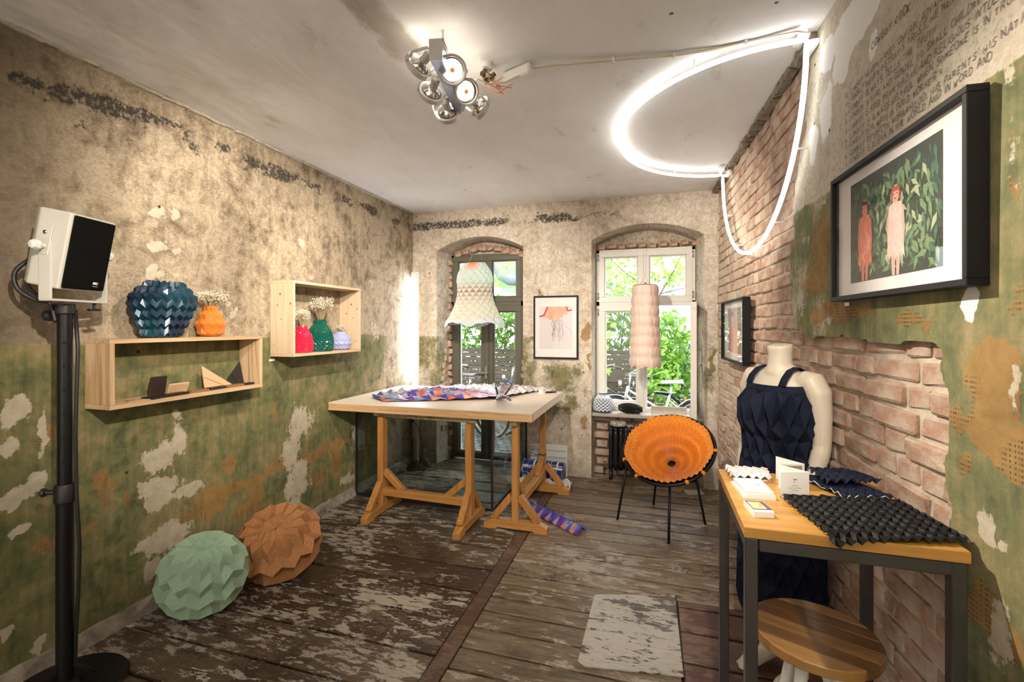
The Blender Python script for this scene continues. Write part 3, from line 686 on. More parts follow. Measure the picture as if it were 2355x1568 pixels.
# ================================================================== LAMPS
WARM = (1.0, .885, .74)
MAT_ALU = M('satin_aluminium', (.62, .61, .59), .38, metal=.35)
MAT_BLUEALU = M('blue_grey_channel', (.30, .32, .40), .38, metal=.5)
MAT_LENS = NT('lit_reflector').set(color=(1, .9, .8), ecol=(1, .88, .72), estr=3.2).m
MAT_BULB = NT('bulb_cap').set(color=(.6, .25, .1), ecol=(.8, .25, .06), estr=.25, rough=.3).m
MAT_REFL = M('facet_reflector', (.8, .78, .75), .12, metal=1.0)
MAT_WHITEPL = M('white_plastic', (.76, .75, .72), .4)
MAT_CABLE = M('ivory_cable', (.68, .62, .50), .5)
def head(root, pos, aim, lit=True, power=SPOT_W, size=math.radians(62)):
    """one tilting lamp: gimbal ring, dish, bulb cap, housing, yoke"""
    pos = Vector(pos); d = Vector(aim).normalized(); m = lookrot(d)
    g = lambda: B()
    rb = B(); rb.lathe([(.050, -.012), (.062, -.012), (.063, .010), (.058, .014), (.052, .012), (.050, -.012)], 28, pos, m=m, cap=False)
    ring = ob('lamp_ring', rb, MAT_ALU, root, auto=.6)
    rb = B(); rb.lathe([(.050, .004), (.040, -.016), (.024, -.034), (.012, -.040)], 24, pos, m=m, cap=False); ob('reflector', rb, MAT_REFL, ring, smooth=True, solid=.001)
    rb = B(); rb.lathe([(.001, -.004), (.039, -.004), (.040, -.007), (.001, -.007)], 24, pos, m=m, cap=False); ob('lens', rb, MAT_LENS, ring)
    rb = B(); rb.lathe([(.001, .006), (.009, .005), (.011, -.003), (.001, -.0035)], 12, pos, m=m, cap=False); ob('bulb_cap', rb, MAT_BULB, ring, smooth=True)
    rb = B(); rb.lathe([(.001, -.036), (.020, -.037), (.021, -.078), (.016, -.084), (.001, -.084)], 18, pos, m=m, cap=False); ob('housing', rb, MAT_ALU, ring, auto=.6)
    rb = B(); s_ = m @ Vector((1, 0, 0))
    pts = [pos + s_ * .066 + d * .0, pos + s_ * .068 - d * .05, pos + s_ * .03 - d * .10, pos - s_ * .03 - d * .10, pos - s_ * .068 - d * .05, pos - s_ * .066]
    for a, c in zip(pts, pts[1:]): rb.bar(a, c, .003, .014, up=tuple(m @ Vector((0, 1, 0))))
    ob('yoke', rb, MAT_ALU, ring)
    if lit:
        light('spot', 'SPOT', tuple(pos + d * .02), power, WARM if power < 3 * SPOT_W else (1.0, .95, .90), root, aim=tuple(pos + d * 2), spot_size=size, spot_blend=.8, shadow_soft_size=.03)
        if root.location.y > 1: light('bulb_glow', 'POINT', tuple(pos - d * .02 + m @ Vector((0, .058, 0))), LEAK_W, WARM, root, shadow_soft_size=.012)
def cluster(loc, heads, label, main=True):
    root = thing('ceiling_spotlight', label, 'lamp', loc, group=None)
    L_ = Vector(loc); bb = B(); d = Vector((-.09, .45, 0)).normalized()
    a = L_ - d * .235 + Vector((0, 0, -.16)); c = L_ + d * .235 + Vector((0, 0, -.16))
    bb.bar(a, c, .052, .075, bev=.004); ob('channel', bb, MAT_BLUEALU, root, world=True)
    bb = B(); bb.bar(a - d * .004, a - d * .001, .056, .082); e = ob('end_plate', bb, MAT_ALU, root, world=True)
    bb = B(); bb.bar(a + Vector((0, 0, .042)), c + Vector((0, 0, .042)), .060, .02); tp = ob('vent_cover', bb, MAT_ALU, root, world=True)
    bb = B()
    for k in range(12):
        q = a + (c - a) * (.02 + .04 * k) + Vector((0, 0, .045))
        for sg in (-1, 1): bb.box(tuple(q + Vector((sg * .0305, 0, 0))), (.002, .006, .012))
    ob('vent_slots', bb, MAT_DARKMETAL, tp, world=True, kind='stuff')
    for k in (.25, .75):
        bb = B(); q = a + (c - a) * k; bb.tube([q + Vector((0, 0, .045)), (q.x, q.y, CZ)], .006, 8); ob('drop_rod', bb, MAT_ALU, root, world=True)
    for pos, aim, pw, sz in heads:
        hh = Vector(pos)
        n0 = len(root.children); head_parts_before = set(o.name for o in root.children)
        head_world(root, pos, aim, pw, sz)
        bb = B(); near = a + (c - a) * max(.05, min(.95, (hh - a).dot(c - a) / (c - a).length_squared)); bb.tube([near, hh - Vector(aim).normalized() * .10], .006, 8); ob('arm', bb, MAT_ALU, root, world=True)
    return root
def head_world(root, pos, aim, pw, sz):
    before = set(root.children)
    head(root, pos, aim, True, pw, sz)
    inv = chain_inv(root)
    for o in root.children:
        if o not in before and o.type == 'MESH': o.matrix_parent_inverse = inv
S1 = (-.905, 1.985, CZ)
P1_ = [((-.835, 1.865, 2.66), (.55, -1.15, -.72), 1.0, math.radians(70)),       # turned to the viewer
       ((-.845, 2.045, 2.655), (1.05, -.85, -.95), 1.7, math.radians(62)),
       ((-1.00, 1.86, 2.70), (-1, .35, -.42), .9, math.radians(66)),
       ((-1.02, 2.03, 2.665), (-.85, .85, -.50), .9, math.radians(60)),
       ((-1.01, 2.20, 2.64), (-.25, 1.0, -.42), 1.5, math.radians(66)),
       ((-.835, 2.215, 2.65), (.62, 1.0, -.45), 1.3, math.radians(66))]
cluster(S1, [(p_, a_, SPOT_W * k_, z_) for p_, a_, k_, z_ in P1_], 'cluster of six tilting aluminium spotlights under the ceiling')
S2 = (.22, .25, CZ)
P2_ = [((.15, .15, 2.62), (-2.78, 2.25, -.98), 2.3, math.radians(50)), ((.17, .33, 2.62), (-2.0, 3.0, -1.6), 1.1, math.radians(56)),
       ((.32, .40, 2.62), (.30, 1.5, -1.25), .16, math.radians(60)), ((.15, .42, 2.62), (-.6, 2.6, -1.9), 1.1, math.radians(64)),
       ((.30, .08, 2.60), (-.35, -1.0, -.26), 5.2, math.radians(100)), ((.12, .02, 2.60), (-.7, -1.0, -.24), 5.2, math.radians(100))]  # last two heads added as fill, aimed at the rear wall to brighten the ceiling
cluster(S2, [(p_, a_, SPOT_W * k_, z_) for p_, a_, k_, z_ in P2_], 'second cluster of aluminium spotlights on the ceiling near the viewer, two of its heads added for fill')
# connection box and cable on the ceiling
bb = B(); bx_a, bx_c = Vector((-.728, 2.285, CZ - .035)), Vector((-.568, 2.222, CZ - .035))
bb.bar(bx_a, bx_c, .062, .055, bev=.008); cb_ = tag(ob('ballast_box', bb, MAT_WHITEPL, bevel=0), 'white plastic ballast box on the ceiling beside the spotlights', 'box')
bb = B(); bb.tube([(-.79, 2.17, CZ), (-.79, 2.17, CZ - .028)], .030, 14); fb = ob('terminal_block', bb, MAT_WHITEPL)
tag(fb, 'round ceiling hook with tangled open wiring beside the spotlights', 'terminal')
bb = B(); r_ = random.Random(2)
for k in range(9):
    c0 = Vector((-.79 + r_.uniform(-.03, .03), 2.17 + r_.uniform(-.03, .03), CZ - .045 - r_.random() * .03)); bb.box(c0, (.02, .016, .02), (r_.random(), r_.random(), r_.random()))
bb.tube([(-.79, 2.17, CZ - .02), (-.79, 2.17, CZ - .10)], .004, 6)
ob('connectors', bb, M('brass_and_steel', (.30, .24, .16), .3, metal=.9, var=.8, vscale=70), fb)
bb = B()
for k in range(5):
    a0 = Vector((-.79, 2.18, CZ - .06)); pts = [a0 + Vector((r_.uniform(-.05, .05) + .02 * i, r_.uniform(-.03, .05) + .012 * i, -.012 * i + r_.uniform(-.03, .02))) for i in range(5)]; bb.tube(pts, .0022, 5)
ob('loose_wires', bb, M('orange_wire', (.65, .22, .06), .5), fb)
bb = B(); bb.tube([(-.58 - .0, 2.24, CZ - .03), (-.70, 2.20, CZ - .09), (-.76, 2.12, CZ - .13), (-.80, 2.08, CZ - .12), (-.83, 2.05, CZ - .15)], .0045, 8); ob('white_lead', bb, MAT_CABLE, fb, smooth=True)
bb = B()
for dz in (0, .009):
    pts = [(-.572, 2.215 + dz, CZ - .03), (-.50, 2.235 + dz, CZ - .02), (-.186, 2.293 + dz, CZ - .012), (.093, 2.339 + dz, CZ - .010), (.30, 2.345 + dz, CZ - .010), (.45, 2.325 + dz, CZ - .012), (.589, 2.293 + dz, CZ - .02), (.645, 2.30 + dz, CZ - .03), (.64, 2.36, CZ - .05)]
    bb.tube(pts, .0048, 8)
cbl = tag(ob('ceiling_cable', bb, MAT_CABLE, smooth=True), 'pair of ivory cables running along the ceiling to the neon arc', 'cable')
for x, y in ((-.186, 2.298), (.093, 2.344), (.40, 2.335)):
    bb = B(); bb.box((x, y, CZ - .012), (.012, .026, .022), None, .002); ob('cable_clip', bb, MAT_WHITEPL, cbl)
# neon: two half rings hinged along the corner of ceiling and brick wall
MAT_NEON = NT('lit_neon_tube').set(color=(1, 1, 1), ecol=(1.0, .985, .93), estr=NEON_E).m
MAT_BRACKET = M('clear_clip', (.7, .72, .7), .3)
def neon(name, label, C, u_, v_, a_, b_, lift):
    root = thing(name, label, 'neon light', C)
    C, u_, v_ = Vector(C), Vector(u_).normalized(), Vector(v_).normalized(); lift = Vector(lift)
    pts = [C + u_ * (a_ * math.cos(f)) + v_ * (b_ * math.sin(f)) for f in [PI * k / 72 for k in range(73)]]
    pts = [pts[0] + lift * .045] + pts + [pts[-1] + lift * .045]
    bb = B(); bb.tube(pts, .0112, 12); ob('glass_tube', bb, MAT_NEON, root, smooth=True, world=True)
    for k in (0, 72):
        bb = B(); q = pts[k + 1] + lift * .035; s_ = u_ * (1 if k == 0 else -1)
        bb.bar(q - s_ * .10, q, .034, .024, up=tuple(lift) if abs(lift.dot(u_)) < .9 else (0, 0, 1), bev=.004); ob('end_holder', bb, MAT_WHITEPL, root, world=True)
    for k in (12, 24, 36, 48, 60):
        bb = B(); bb.tube([pts[k] + lift * .012, pts[k] + lift * .055], .004, 6); ob('support', bb, MAT_BRACKET, root, world=True)
    return root
neon('neon_arc', 'half ring of white neon tube under the ceiling', (.577, 3.24, CZ - .055), (-.0529, 1, 0), (-1, -.05, 0), .935, .80, (0, 0, 1))
neon('neon_arc', 'half ring of white neon tube hanging on the brick wall', (rx(3.235, .05), 3.235, CZ - .065), (-RK, 1, 0), (0, 0, -1), .925, .76, (1, RK, 0))
# fluorescent batten in the corner
root = thing('fluorescent_batten', 'upright white fluorescent batten light in the corner behind the work table', 'lamp', (-2.575, 4.735, 0), math.radians(-30))
bb = B(); bb.box((0, .012, 1.08), (.085, .03, 2.16), None, .004); ob('body', bb, MAT_WHITEPL, root)
bb = B(); bb.tube([(0, -.012, .95), (0, -.012, 2.08)], .03, 16); ob('diffuser', bb, NT('lit_diffuser').set(color=(1, 1, 1), ecol=(.86, .93, 1.0), estr=TUBE_E).m, root, smooth=True)
bb = B(); bb.tube([(0, -.012, .30), (0, -.012, .95)], .03, 16); ob('lower_sleeve', bb, MAT_WHITEPL, root, smooth=True)
bb = B(); bb.box((0, -.01, 2.12), (.082, .05, .085), None, .008); ob('end_cap', bb, MAT_WHITEPL, root)

# ================================================================== LEFT SIDE
MAT_BLACKPOLE = M('black_powder_coat', (.007, .007, .008), .38, spec=.35)
MAT_BLACKPL = M('black_plastic', (.015, .015, .016), .45)
MAT_GRILLE = M('black_speaker_cloth', (.005, .005, .005), .9, bump=.3, bscale=500, spec=.1)
MAT_SPKWHITE = M('off_white_cabinet', (.62, .60, .54), .45, var=.06)
def printed(name, color): return M(name, color, .6)
MAT_INK = printed('dark_ink', (.035, .033, .03)); MAT_REDINK = printed('red_ink', (.6, .03, .05)); MAT_WHITEINK = printed('white_ink', (.8, .8, .78))
# ---- stroke lettering
GL = {'A': [[(0, 0), (2, 6), (4, 0)], [(.7, 2.2), (3.3, 2.2)]], 'B': [[(0, 0), (0, 6), (2.6, 6), (3.4, 5), (2.6, 3.3), (0, 3.2)], [(2.6, 3.2), (3.8, 1.8), (2.8, 0), (0, 0)]],
      'C': [[(4, 5.2), (2.6, 6), (.8, 5), (0, 3), (.8, .8), (2.4, 0), (4, .8)]], 'D': [[(0, 0), (0, 6), (2.2, 5.8), (3.8, 4), (3.6, 1.6), (2, 0), (0, 0)]],
      'E': [[(3.6, 6), (0, 6), (0, 0), (3.6, 0)], [(0, 3.1), (2.8, 3.1)]], 'F': [[(3.6, 6), (0, 6), (0, 0)], [(0, 3.1), (2.6, 3.1)]],
      'G': [[(3.8, 5.2), (2.4, 6), (.6, 5), (0, 3), (.7, .8), (2.2, 0), (3.8, .8), (3.8, 2.8), (2.4, 2.8)]], 'H': [[(0, 0), (0, 6)], [(3.8, 0), (3.8, 6)], [(0, 3), (3.8, 3)]],
      'I': [[(1, 0), (1, 6)]], 'J': [[(3, 6), (3, 1.2), (1.8, 0), (.3, .8)]], 'K': [[(0, 0), (0, 6)], [(3.6, 6), (0, 2.6)], [(1.2, 3.4), (3.8, 0)]], 'L': [[(0, 6), (0, 0), (3.4, 0)]],
      'M': [[(0, 0), (.4, 6), (2.2, 2), (4, 6), (4.4, 0)]], 'N': [[(0, 0), (0, 6), (3.6, 0), (3.6, 6)]], 'O': [[(2, 6), (.4, 4.8), (0, 2.6), (.9, .4), (2.4, 0), (3.8, 1.6), (3.9, 4), (3, 5.7), (2, 6)]],
      'P': [[(0, 0), (0, 6), (2.8, 5.8), (3.4, 4.4), (2.6, 3), (0, 2.8)]], 'R': [[(0, 0), (0, 6), (2.8, 5.8), (3.3, 4.5), (2.5, 3.2), (0, 3)], [(1.6, 3), (3.8, 0)]],
      'S': [[(3.6, 5.2), (2.2, 6), (.5, 5.2), (.6, 3.8), (3, 2.6), (3.6, 1.4), (2.2, 0), (.2, .7)]], 'T': [[(0, 6), (4, 6)], [(2, 6), (2, 0)]], 'U': [[(0, 6), (0, 1.4), (1.4, 0), (3, .4), (3.6, 1.8), (3.6, 6)]],
      'V': [[(0, 6), (2, 0), (4, 6)]], 'W': [[(0, 6), (1.1, 0), (2.3, 4.6), (3.5, 0), (4.6, 6)]], 'X': [[(0, 0), (3.8, 6)], [(0, 6), (3.8, 0)]], 'Y': [[(0, 6), (2, 3), (4, 6)], [(2, 3), (1.8, 0)]], 'Z': [[(0, 6), (3.6, 6), (0, 0), (3.6, 0)]],
      '.': [[(.6, 0), (.9, .4)]], ',': [[(.9, .5), (.5, -.8)]], "'": [[(.8, 6), (.7, 4.8)]], '=': [[(0, 2), (3, 2.2)], [(0, 3.8), (3, 4)]]}
def stroke_text(txt, height, th, jit=0.0, seed=1, slant=0.0, track=1.35):
    """flat ribbon letters in the xy plane, returns B and the width"""
    r = random.Random(seed); b = B(); k = height / 6.0; x = 0.0
    for ch in txt:
        if ch == ' ': x += 3.6 * k; continue
        g = GL.get(ch)
        if g is None: x += 3 * k; continue
        w_ = max(p[0] for st in g for p in st); dy = r.uniform(-jit, jit) * 3; sc = 1 + r.uniform(-jit, jit); tilt = r.uniform(-jit, jit) * .6
        for st in g:
            pts = [((p[0] + r.uniform(-jit, jit)) * sc, (p[1] + r.uniform(-jit, jit)) * sc + dy) for p in st]
            pts = [(x + (px_ + py_ * (slant + tilt)) * k, py_ * k) for px_, py_ in pts]
            for (a, c) in zip(pts, pts[1:]):
                dx, dy_ = c[0] - a[0], c[1] - a[1]; L = math.hypot(dx, dy_) or 1; nx, ny_ = -dy_ / L * th / 2, dx / L * th / 2; ex, ey = dx / L * th * .35, dy_ / L * th * .35
                b.add([(a[0] + nx - ex, a[1] + ny_ - ey, 0), (a[0] - nx - ex, a[1] - ny_ - ey, 0), (c[0] - nx + ex, c[1] - ny_ + ey, 0), (c[0] + nx + ex, c[1] + ny_ + ey, 0)], [(0, 1, 2, 3)])
        x += (w_ + track) * k * (1 + r.uniform(0, jit))
    return b, x
def put(b, m, c):
    b.v = [tuple(m @ Vector(v) + Vector(c)) for v in b.v]; return b

# ---- loudspeaker on its stand
SPX, SPY = -2.40, 1.354
st_ = thing('speaker_stand', 'black steel loudspeaker stand with round base plate by the left wall', 'stand', (SPX, SPY, 0))
bb = B(); bb.lathe([(.001, 0), (.212, 0), (.215, .006), (.208, .016), (.06, .024), (.05, .05), (.001, .05)], 48, cap=False); ob('base_plate', bb, MAT_BLACKPOLE, st_, auto=.5)
bb = B(); bb.tube([(0, 0, .02), (0, 0, .86)], .030, 20); ob('lower_tube', bb, MAT_BLACKPOLE, st_, auto=.6)
bb = B(); bb.tube([(0, 0, .84), (0, 0, 1.635)], .0255, 20); ob('upper_tube', bb, MAT_BLACKPOLE, st_, auto=.6)
bb = B(); bb.lathe([(.031, .80), (.036, .805), (.036, .872), (.031, .88), (.026, .88)], 20, cap=False); cl_ = ob('clamp_collar', bb, MAT_BLACKPL, st_, auto=.6)
bb = B(); bb.tube([(-.03, -.01, .845), (-.062, -.03, .845)], .011, 10); bb.lathe([(.001, 0), (.017, .002), (.019, .012), (.012, .02), (.001, .021)], 12, (-.062, -.03, .845), m=lookrot((-.85, -.5, 0)), cap=False); ob('clamp_knob', bb, MAT_BLACKPL, cl_, auto=.6)
bb = B(); bb.tube([(-.022, -.006, 1.595), (-.05, -.016, 1.595)], .008, 10); bb.lathe([(.001, 0), (.021, .003), (.025, .016), (.021, .032), (.001, .036)], 18, (-.045, -.015, 1.595), m=lookrot((-.95, -.3, 0)), cap=False); ob('top_knob', bb, MAT_BLACKPL, st_, auto=.6)
bb = B(); bb.lathe([(.03, 1.60), (.034, 1.605), (.034, 1.645), (.001, 1.645)], 20, cap=False); ob('top_plate', bb, MAT_BLACKPL, st_, auto=.6)
for k in range(6):
    bb = B(); bb.lathe([(.001, 0), (.005, 0), (.005, .002), (.001, .002)], 8, (.0255 * math.cos(-.6), .0255 * math.sin(-.6), .98 + k * .1), m=lookrot((math.cos(-.6), math.sin(-.6), 0)), cap=False); ob('lock_hole', bb, M('hole', (.002, .002, .002), .9) if k == 0 else bpy.data.materials['hole'], st_)
cbp = [(.012, .03, 1.62), (.03, .03, 1.45), (.028, .022, 1.1), (.036, .02, .85), (.06, .018, .62), (.05, .02, .42), (.034, .02, .25), (.03, .02, .1), (.06, .08, .035)]
bb = B(); bb.tube(cbp, .0075, 8); tag(ob('speaker_cable', bb, MAT_BLACKPL, smooth=True), 'black cable running down behind the loudspeaker stand pole', 'cable').location = (SPX, SPY, 0)
yaw, pit = .291, .191
Ms = Matrix(((math.cos(yaw) * math.cos(pit), -math.sin(yaw), math.cos(yaw) * math.sin(pit)), (math.sin(yaw) * math.cos(pit), math.cos(yaw), math.sin(yaw) * math.sin(pit)), (-math.sin(pit), 0, math.cos(pit))))
sp = thing('loudspeaker', 'white loudspeaker with black cloth front tilted on the stand', 'speaker', (-2.288, 1.374, 1.852)); sp.rotation_euler = Ms.to_euler()
bb = B(); w2, h2 = .104, .157; pr = [(0, -w2), (0, w2), (-.13, w2), (-.19, w2 * .55), (-.19, -w2 * .55), (-.13, -w2)]
bb.prism(pr, 2 * h2, c=(0, 0, -h2)); ob('cabinet', bb, MAT_SPKWHITE, sp, bevel=.008)
bb = B(); bb.box((.004, 0, 0), (.012, .192, .298), None, .005); gr_ = ob('grille', bb, MAT_GRILLE, sp)
bb = B(); bb.box((.0112, .045, -.118), (.001, .024, .010)); ob('badge', bb, MAT_WHITEINK, gr_)
bb = B(); bb.box((.0118, .054, -.1165), (.001, .006, .006)); ob('badge_mark', bb, MAT_REDINK, gr_)
bb = B(); bb.box((.0112, .045, -.131), (.001, .024, .0018)); ob('badge_line', bb, MAT_WHITEINK, gr_)
bb = B(); bb.box((-.085, -w2 - .004, .03), (.05, .006, .12), None, .002); ob('side_plate', bb, MAT_SPKWHITE, sp)
bb = B(); bb.tube([(-.085, -w2 - .006, .06), (-.085, -w2 - .010, .06)], .008, 12); ob('side_screw', bb, MAT_METAL, sp, smooth=True)
# white U bracket carrying the speaker
br_ = thing('speaker_bracket', 'white metal U bracket holding the tilted loudspeaker', 'bracket', (SPX, SPY, 1.645))
mz = Matrix.Rotation(yaw, 3, 'Z'); bb = B()
c0 = Vector((.03, .02, .012)); bb.box(tuple(c0), (.05, .262, .010), mz); ob('bottom_plate', bb, MAT_SPKWHITE, br_, bevel=.002)
for sg in (-1, 1):
    bb = B(); bb.box(tuple(c0 + mz @ Vector((0, sg * .128, .118))), (.05, .009, .235), mz); ob('arm', bb, MAT_SPKWHITE, br_, bevel=.002)
    bb = B(); q = c0 + mz @ Vector((.0, sg * .134, .215)); d = mz @ Vector((0, sg, 0))
    bb.tube([q, q + d * .02], .009, 10); bb.lathe([(.001, 0), (.020, .002), (.022, .012), (.017, .026), (.001, .03)], 8, q + d * .02, m=lookrot(d), cap=False); ob('knob', bb, MAT_WHITEPL, br_)
bb = B(); bb.tube([tuple(c0 + mz @ Vector((0, .09, -.005))), tuple(c0 + mz @ Vector((0, .09, -.03)))], .006, 8); bb.box(tuple(c0 + mz @ Vector((0, .09, -.034))), (.02, .055, .010), mz, .003); ob('wing_nut', bb, MAT_BLACKPL, br_)
for k, pts in enumerate(([(-.06, -.02, .20), (-.09, -.06, .19), (-.115, -.105, .13), (-.11, -.10, .06), (-.075, -.06, .015), (-.03, -.035, .0), (-.012, -.026, -.08)],
            [(-.07, -.02, .165), (-.095, -.05, .15), (-.10, -.075, .09), (-.075, -.06, .04), (-.03, -.035, .005), (-.014, -.028, -.06)])):
    bb = B(); P_ = []
    for i in range(len(pts) - 1):
        a0 = Vector(pts[max(i - 1, 0)]); a1 = Vector(pts[i]); a2 = Vector(pts[i + 1]); a3 = Vector(pts[min(i + 2, len(pts) - 1)])
        for s_ in range(5):
            tt = s_ / 5; P_.append(.5 * ((2 * a1) + (a2 - a0) * tt + (2 * a0 - 5 * a1 + 4 * a2 - a3) * tt ** 2 + (3 * a1 - a0 - 3 * a2 + a3) * tt ** 3))
    bb.tube(P_ + [Vector(pts[-1])], .0085 if k == 0 else .0065, 8); ob('looped_lead', bb, MAT_BLACKPL, br_, smooth=True)

# ---- two wooden box shelves
MAT_PINE_Y = wood('pine_along', (.66, .47, .29), (.46, .27, .125), 'Y', 5, .5)
MAT_PINE_Z = wood('plywood_upright', (.68, .49, .30), (.44, .25, .11), 'Z', 6, .5, 1.1)
MAT_PALE_Y = wood('pale_spruce_along', (.70, .53, .36), (.60, .42, .25), 'Y', 4, .5, .4)
MAT_PALE_Z = wood('pale_spruce_upright', (.72, .56, .39), (.61, .43, .26), 'Z', 4, .5, .4)
def box_shelf(label, x0, x1, y0, y1, z0, z1, th, my, mz_, knots=0):
    t = thing('box_shelf', label, 'shelf', (x0, y0, z0)); xc, d = (x0 + x1) / 2 + .001, x1 - x0 - .002
    for nm, c, dm, m_ in (('top_board', (xc, (y0 + y1) / 2, z1 - th / 2), (d, y1 - y0, th), my), ('bottom_board', (xc, (y0 + y1) / 2, z0 + th / 2), (d, y1 - y0, th), my),
                          ('end_board', (xc, y0 + th / 2, (z0 + z1) / 2), (d, th, z1 - z0 - 2 * th - .0006), mz_), ('end_board', (xc, y1 - th / 2, (z0 + z1) / 2), (d, th, z1 - z0 - 2 * th - .0006), mz_)):
        bb = B(); bb.box(c, dm, None, .0012); o = ob(nm, bb, m_, t, world=True)
    return t
box_shelf('long pine box shelf on the left wall carrying the dark blue vase', LX, -2.466, 1.568, 2.472, 1.150, 1.488, .022, MAT_PINE_Y, MAT_PINE_Z)
b2 = box_shelf('pale spruce box shelf holding three small pleated vases', LX, -2.436, 2.713, 3.51, 1.332, 1.876, .020, MAT_PALE_Y, MAT_PALE_Z)
MAT_KNOT = M('knot', (.30, .15, .06), .6)
for y, z0, rr in ((2.713, 1.75, .008), (2.713, 1.70, .005), (2.713, 1.58, .005), (2.713, 1.45, .004)):
    pass
def knots(lst, axis):
    for x, y, z0, rr in lst:
        bb = B(); bb.lathe([(.0005, .0008), (rr * .6, .0008), (rr, .0004)], 10, (x, y, z0), m=lookrot(axis), cap=False); ob('knot', bb, MAT_KNOT, b2, world=True)
knots([(-2.55, 2.713, 1.78, .009), (-2.575, 2.713, 1.70, .006), (-2.46, 2.713, 1.71, .008), (-2.54, 2.713, 1.60, .005), (-2.48, 2.713, 1.50, .004), (-2.60, 2.713, 1.42, .004), (-2.5, 2.713, 1.40, .003)], (0, -1, 0))
knots([(-2.52, 3.49, 1.74, .009), (-2.57, 3.49, 1.66, .007), (-2.50, 3.49, 1.62, .005), (-2.46, 3.49, 1.70, .006), (-2.48, 3.49, 1.42, .005)], (0, -1, 0))

# ---- pleated vases
def pleat_prof(prof, n, k):
    """resample a (r, z) outline into n rows"""
    L_ = [0]; 
    for a, c in zip(prof, prof[1:]): L_.append(L_[-1] + math.dist(a, c))
    out = []
    for i in range(n + 1):
        q = L_[-1] * i / n; j = max(x for x in range(len(L_)) if L_[x] <= q + 1e-9); j = min(j, len(prof) - 2)
        f = (q - L_[j]) / (L_[j + 1] - L_[j]); out.append(tuple(prof[j][m_] + (prof[j + 1][m_] - prof[j][m_]) * f for m_ in (0, 1)))
    return out
def folded_rows(pp, n, amp, zz, closed_top=False, jit=0.0, seed=1):
    """rows of zigzag folds: along the outline zz back and forth, amp in and out"""
    r_ = random.Random(seed); rows = len(pp) - 1; vs = []
    for i, (r, z) in enumerate(pp):
        a0, a1 = pp[max(i - 1, 0)], pp[min(i + 1, rows)]; tx, tz = a1[0] - a0[0], a1[1] - a0[1]; L = math.hypot(tx, tz) or 1; tx, tz = tx / L, tz / L
        e = 1 if 0 < i < rows else .3
        for j in range(n):
            k = (zz if j % 2 else -zz) * e; q = (amp if i % 2 else -amp) * e
            a = 2 * PI * j / n + r_.uniform(-jit, jit) * .1
            rr = max(r + tx * k + tz * q + r_.uniform(-jit, jit) * .004, .002); vs.append((rr * math.cos(a), rr * math.sin(a), z + tz * k - tx * q))
    fs = [(i * n + j, i * n + (j + 1) % n, (i + 1) * n + (j + 1) % n, (i + 1) * n + j) for i in range(rows) for j in range(n)]
    return vs, fs
def pleated(prof, rows, seg, amp, zz, style='miura', flat=(1, 1), shear=0.0, taper_top=True):
    """folded-paper vessel"""
    pp = pleat_prof(prof, rows, 1); b = B(); n = 2 * seg
    if style == 'miura':
        rm = max(q[0] for q in prof); vs, fs = folded_rows(pp, n, amp * rm, zz); b.add(vs, fs)
    else:
        def fn(i, j, r, z, a):
            e = 1.0 if 0 < i < rows else .35
            return r * (1 + amp * (1 if (i + j) % 2 else -1) * e), z, a
        b.lathe(pp, n, (0, 0, 0), fn, cap=False)
    b.v.append((0, 0, .002)); c0 = len(b.v) - 1
    for j in range(n): b.f.append((c0, (j + 1) % n, j))
    b.v = [(x * flat[0], y * flat[1] + z * shear, max(z, 0)) for x, y, z in b.v]
    f2 = []
    for f in b.f:
        if len(f) == 4:
            f2 += [(f[0], f[1], f[2]), (f[0], f[2], f[3])] if (f[0] + f[0] // n) % 2 else [(f[0], f[1], f[3]), (f[1], f[2], f[3])]
        else: f2.append(f)
    b.f = f2; return b
def sheen_mat(name, c1, c2, rough=.28, trans=0.0, metal=0.0, scale=7, coat=.3):
    t = NT(name); v = t.coord('Object'); n = t.noise(v, scale, 3, .5)
    lw = t.node('ShaderNodeLayerWeight'); lw.inputs[0].default_value = .5
    t.set(color=t.mix(t.math('ADD', t.math('MULTIPLY', n, .5), t.math('MULTIPLY', lw.outputs['Facing'], .5)), c1, c2), rough=rough, metal=metal, trans=trans, coat=coat)
    return t.m
t = NT('teal_blue_foil'); v = t.coord('Object'); n = t.noise(v, 3, 2, .5); sx = t.node('ShaderNodeSeparateXYZ'); t.link(v, sx.inputs[0])
t.set(color=t.ramp(t.math('ADD', t.math('MULTIPLY', sx.outputs[2], 0.0), n), [(.38, (.006, .012, .040)), (.66, (.008, .075, .11))]), rough=.25, metal=.2, coat=.5); MAT_TEAL = t.m
bb = pleated([(.088, 0), (.115, .05), (.150, .13), (.172, .20), (.150, .245), (.118, .265), (.105, .285), (.07, .298)], 14, 20, .058, .011, 'miura', (.58, 1.0), .06)
o = tag(ob('pleated_vase', bb, MAT_TEAL, recalc=True), 'large dark blue pleated vase on top of the long shelf', 'vase', 'pleated vases'); o.location = (-2.525, 1.858, 1.4895); o['label'] = 'large dark blue pleated vase on top of the long shelf'
def vase(label, mat, prof, rows, seg, amp, zz, loc, style='miura', flat=(1, 1)):
    o = tag(ob('pleated_vase', pleated(prof, rows, seg, amp, zz, style, flat), mat), label, 'vase', 'pleated vases'); o.location = loc; return o
vase('orange translucent pleated vase on top of the long shelf', sheen_mat('orange_film', (.85, .16, .015), (1.0, .42, .08), .15, .25), [(.045, 0), (.062, .012), (.078, .05), (.076, .085), (.055, .13), (.036, .165), (.038, .18)], 7, 11, .07, .006, (-2.548, 2.165, 1.4895))
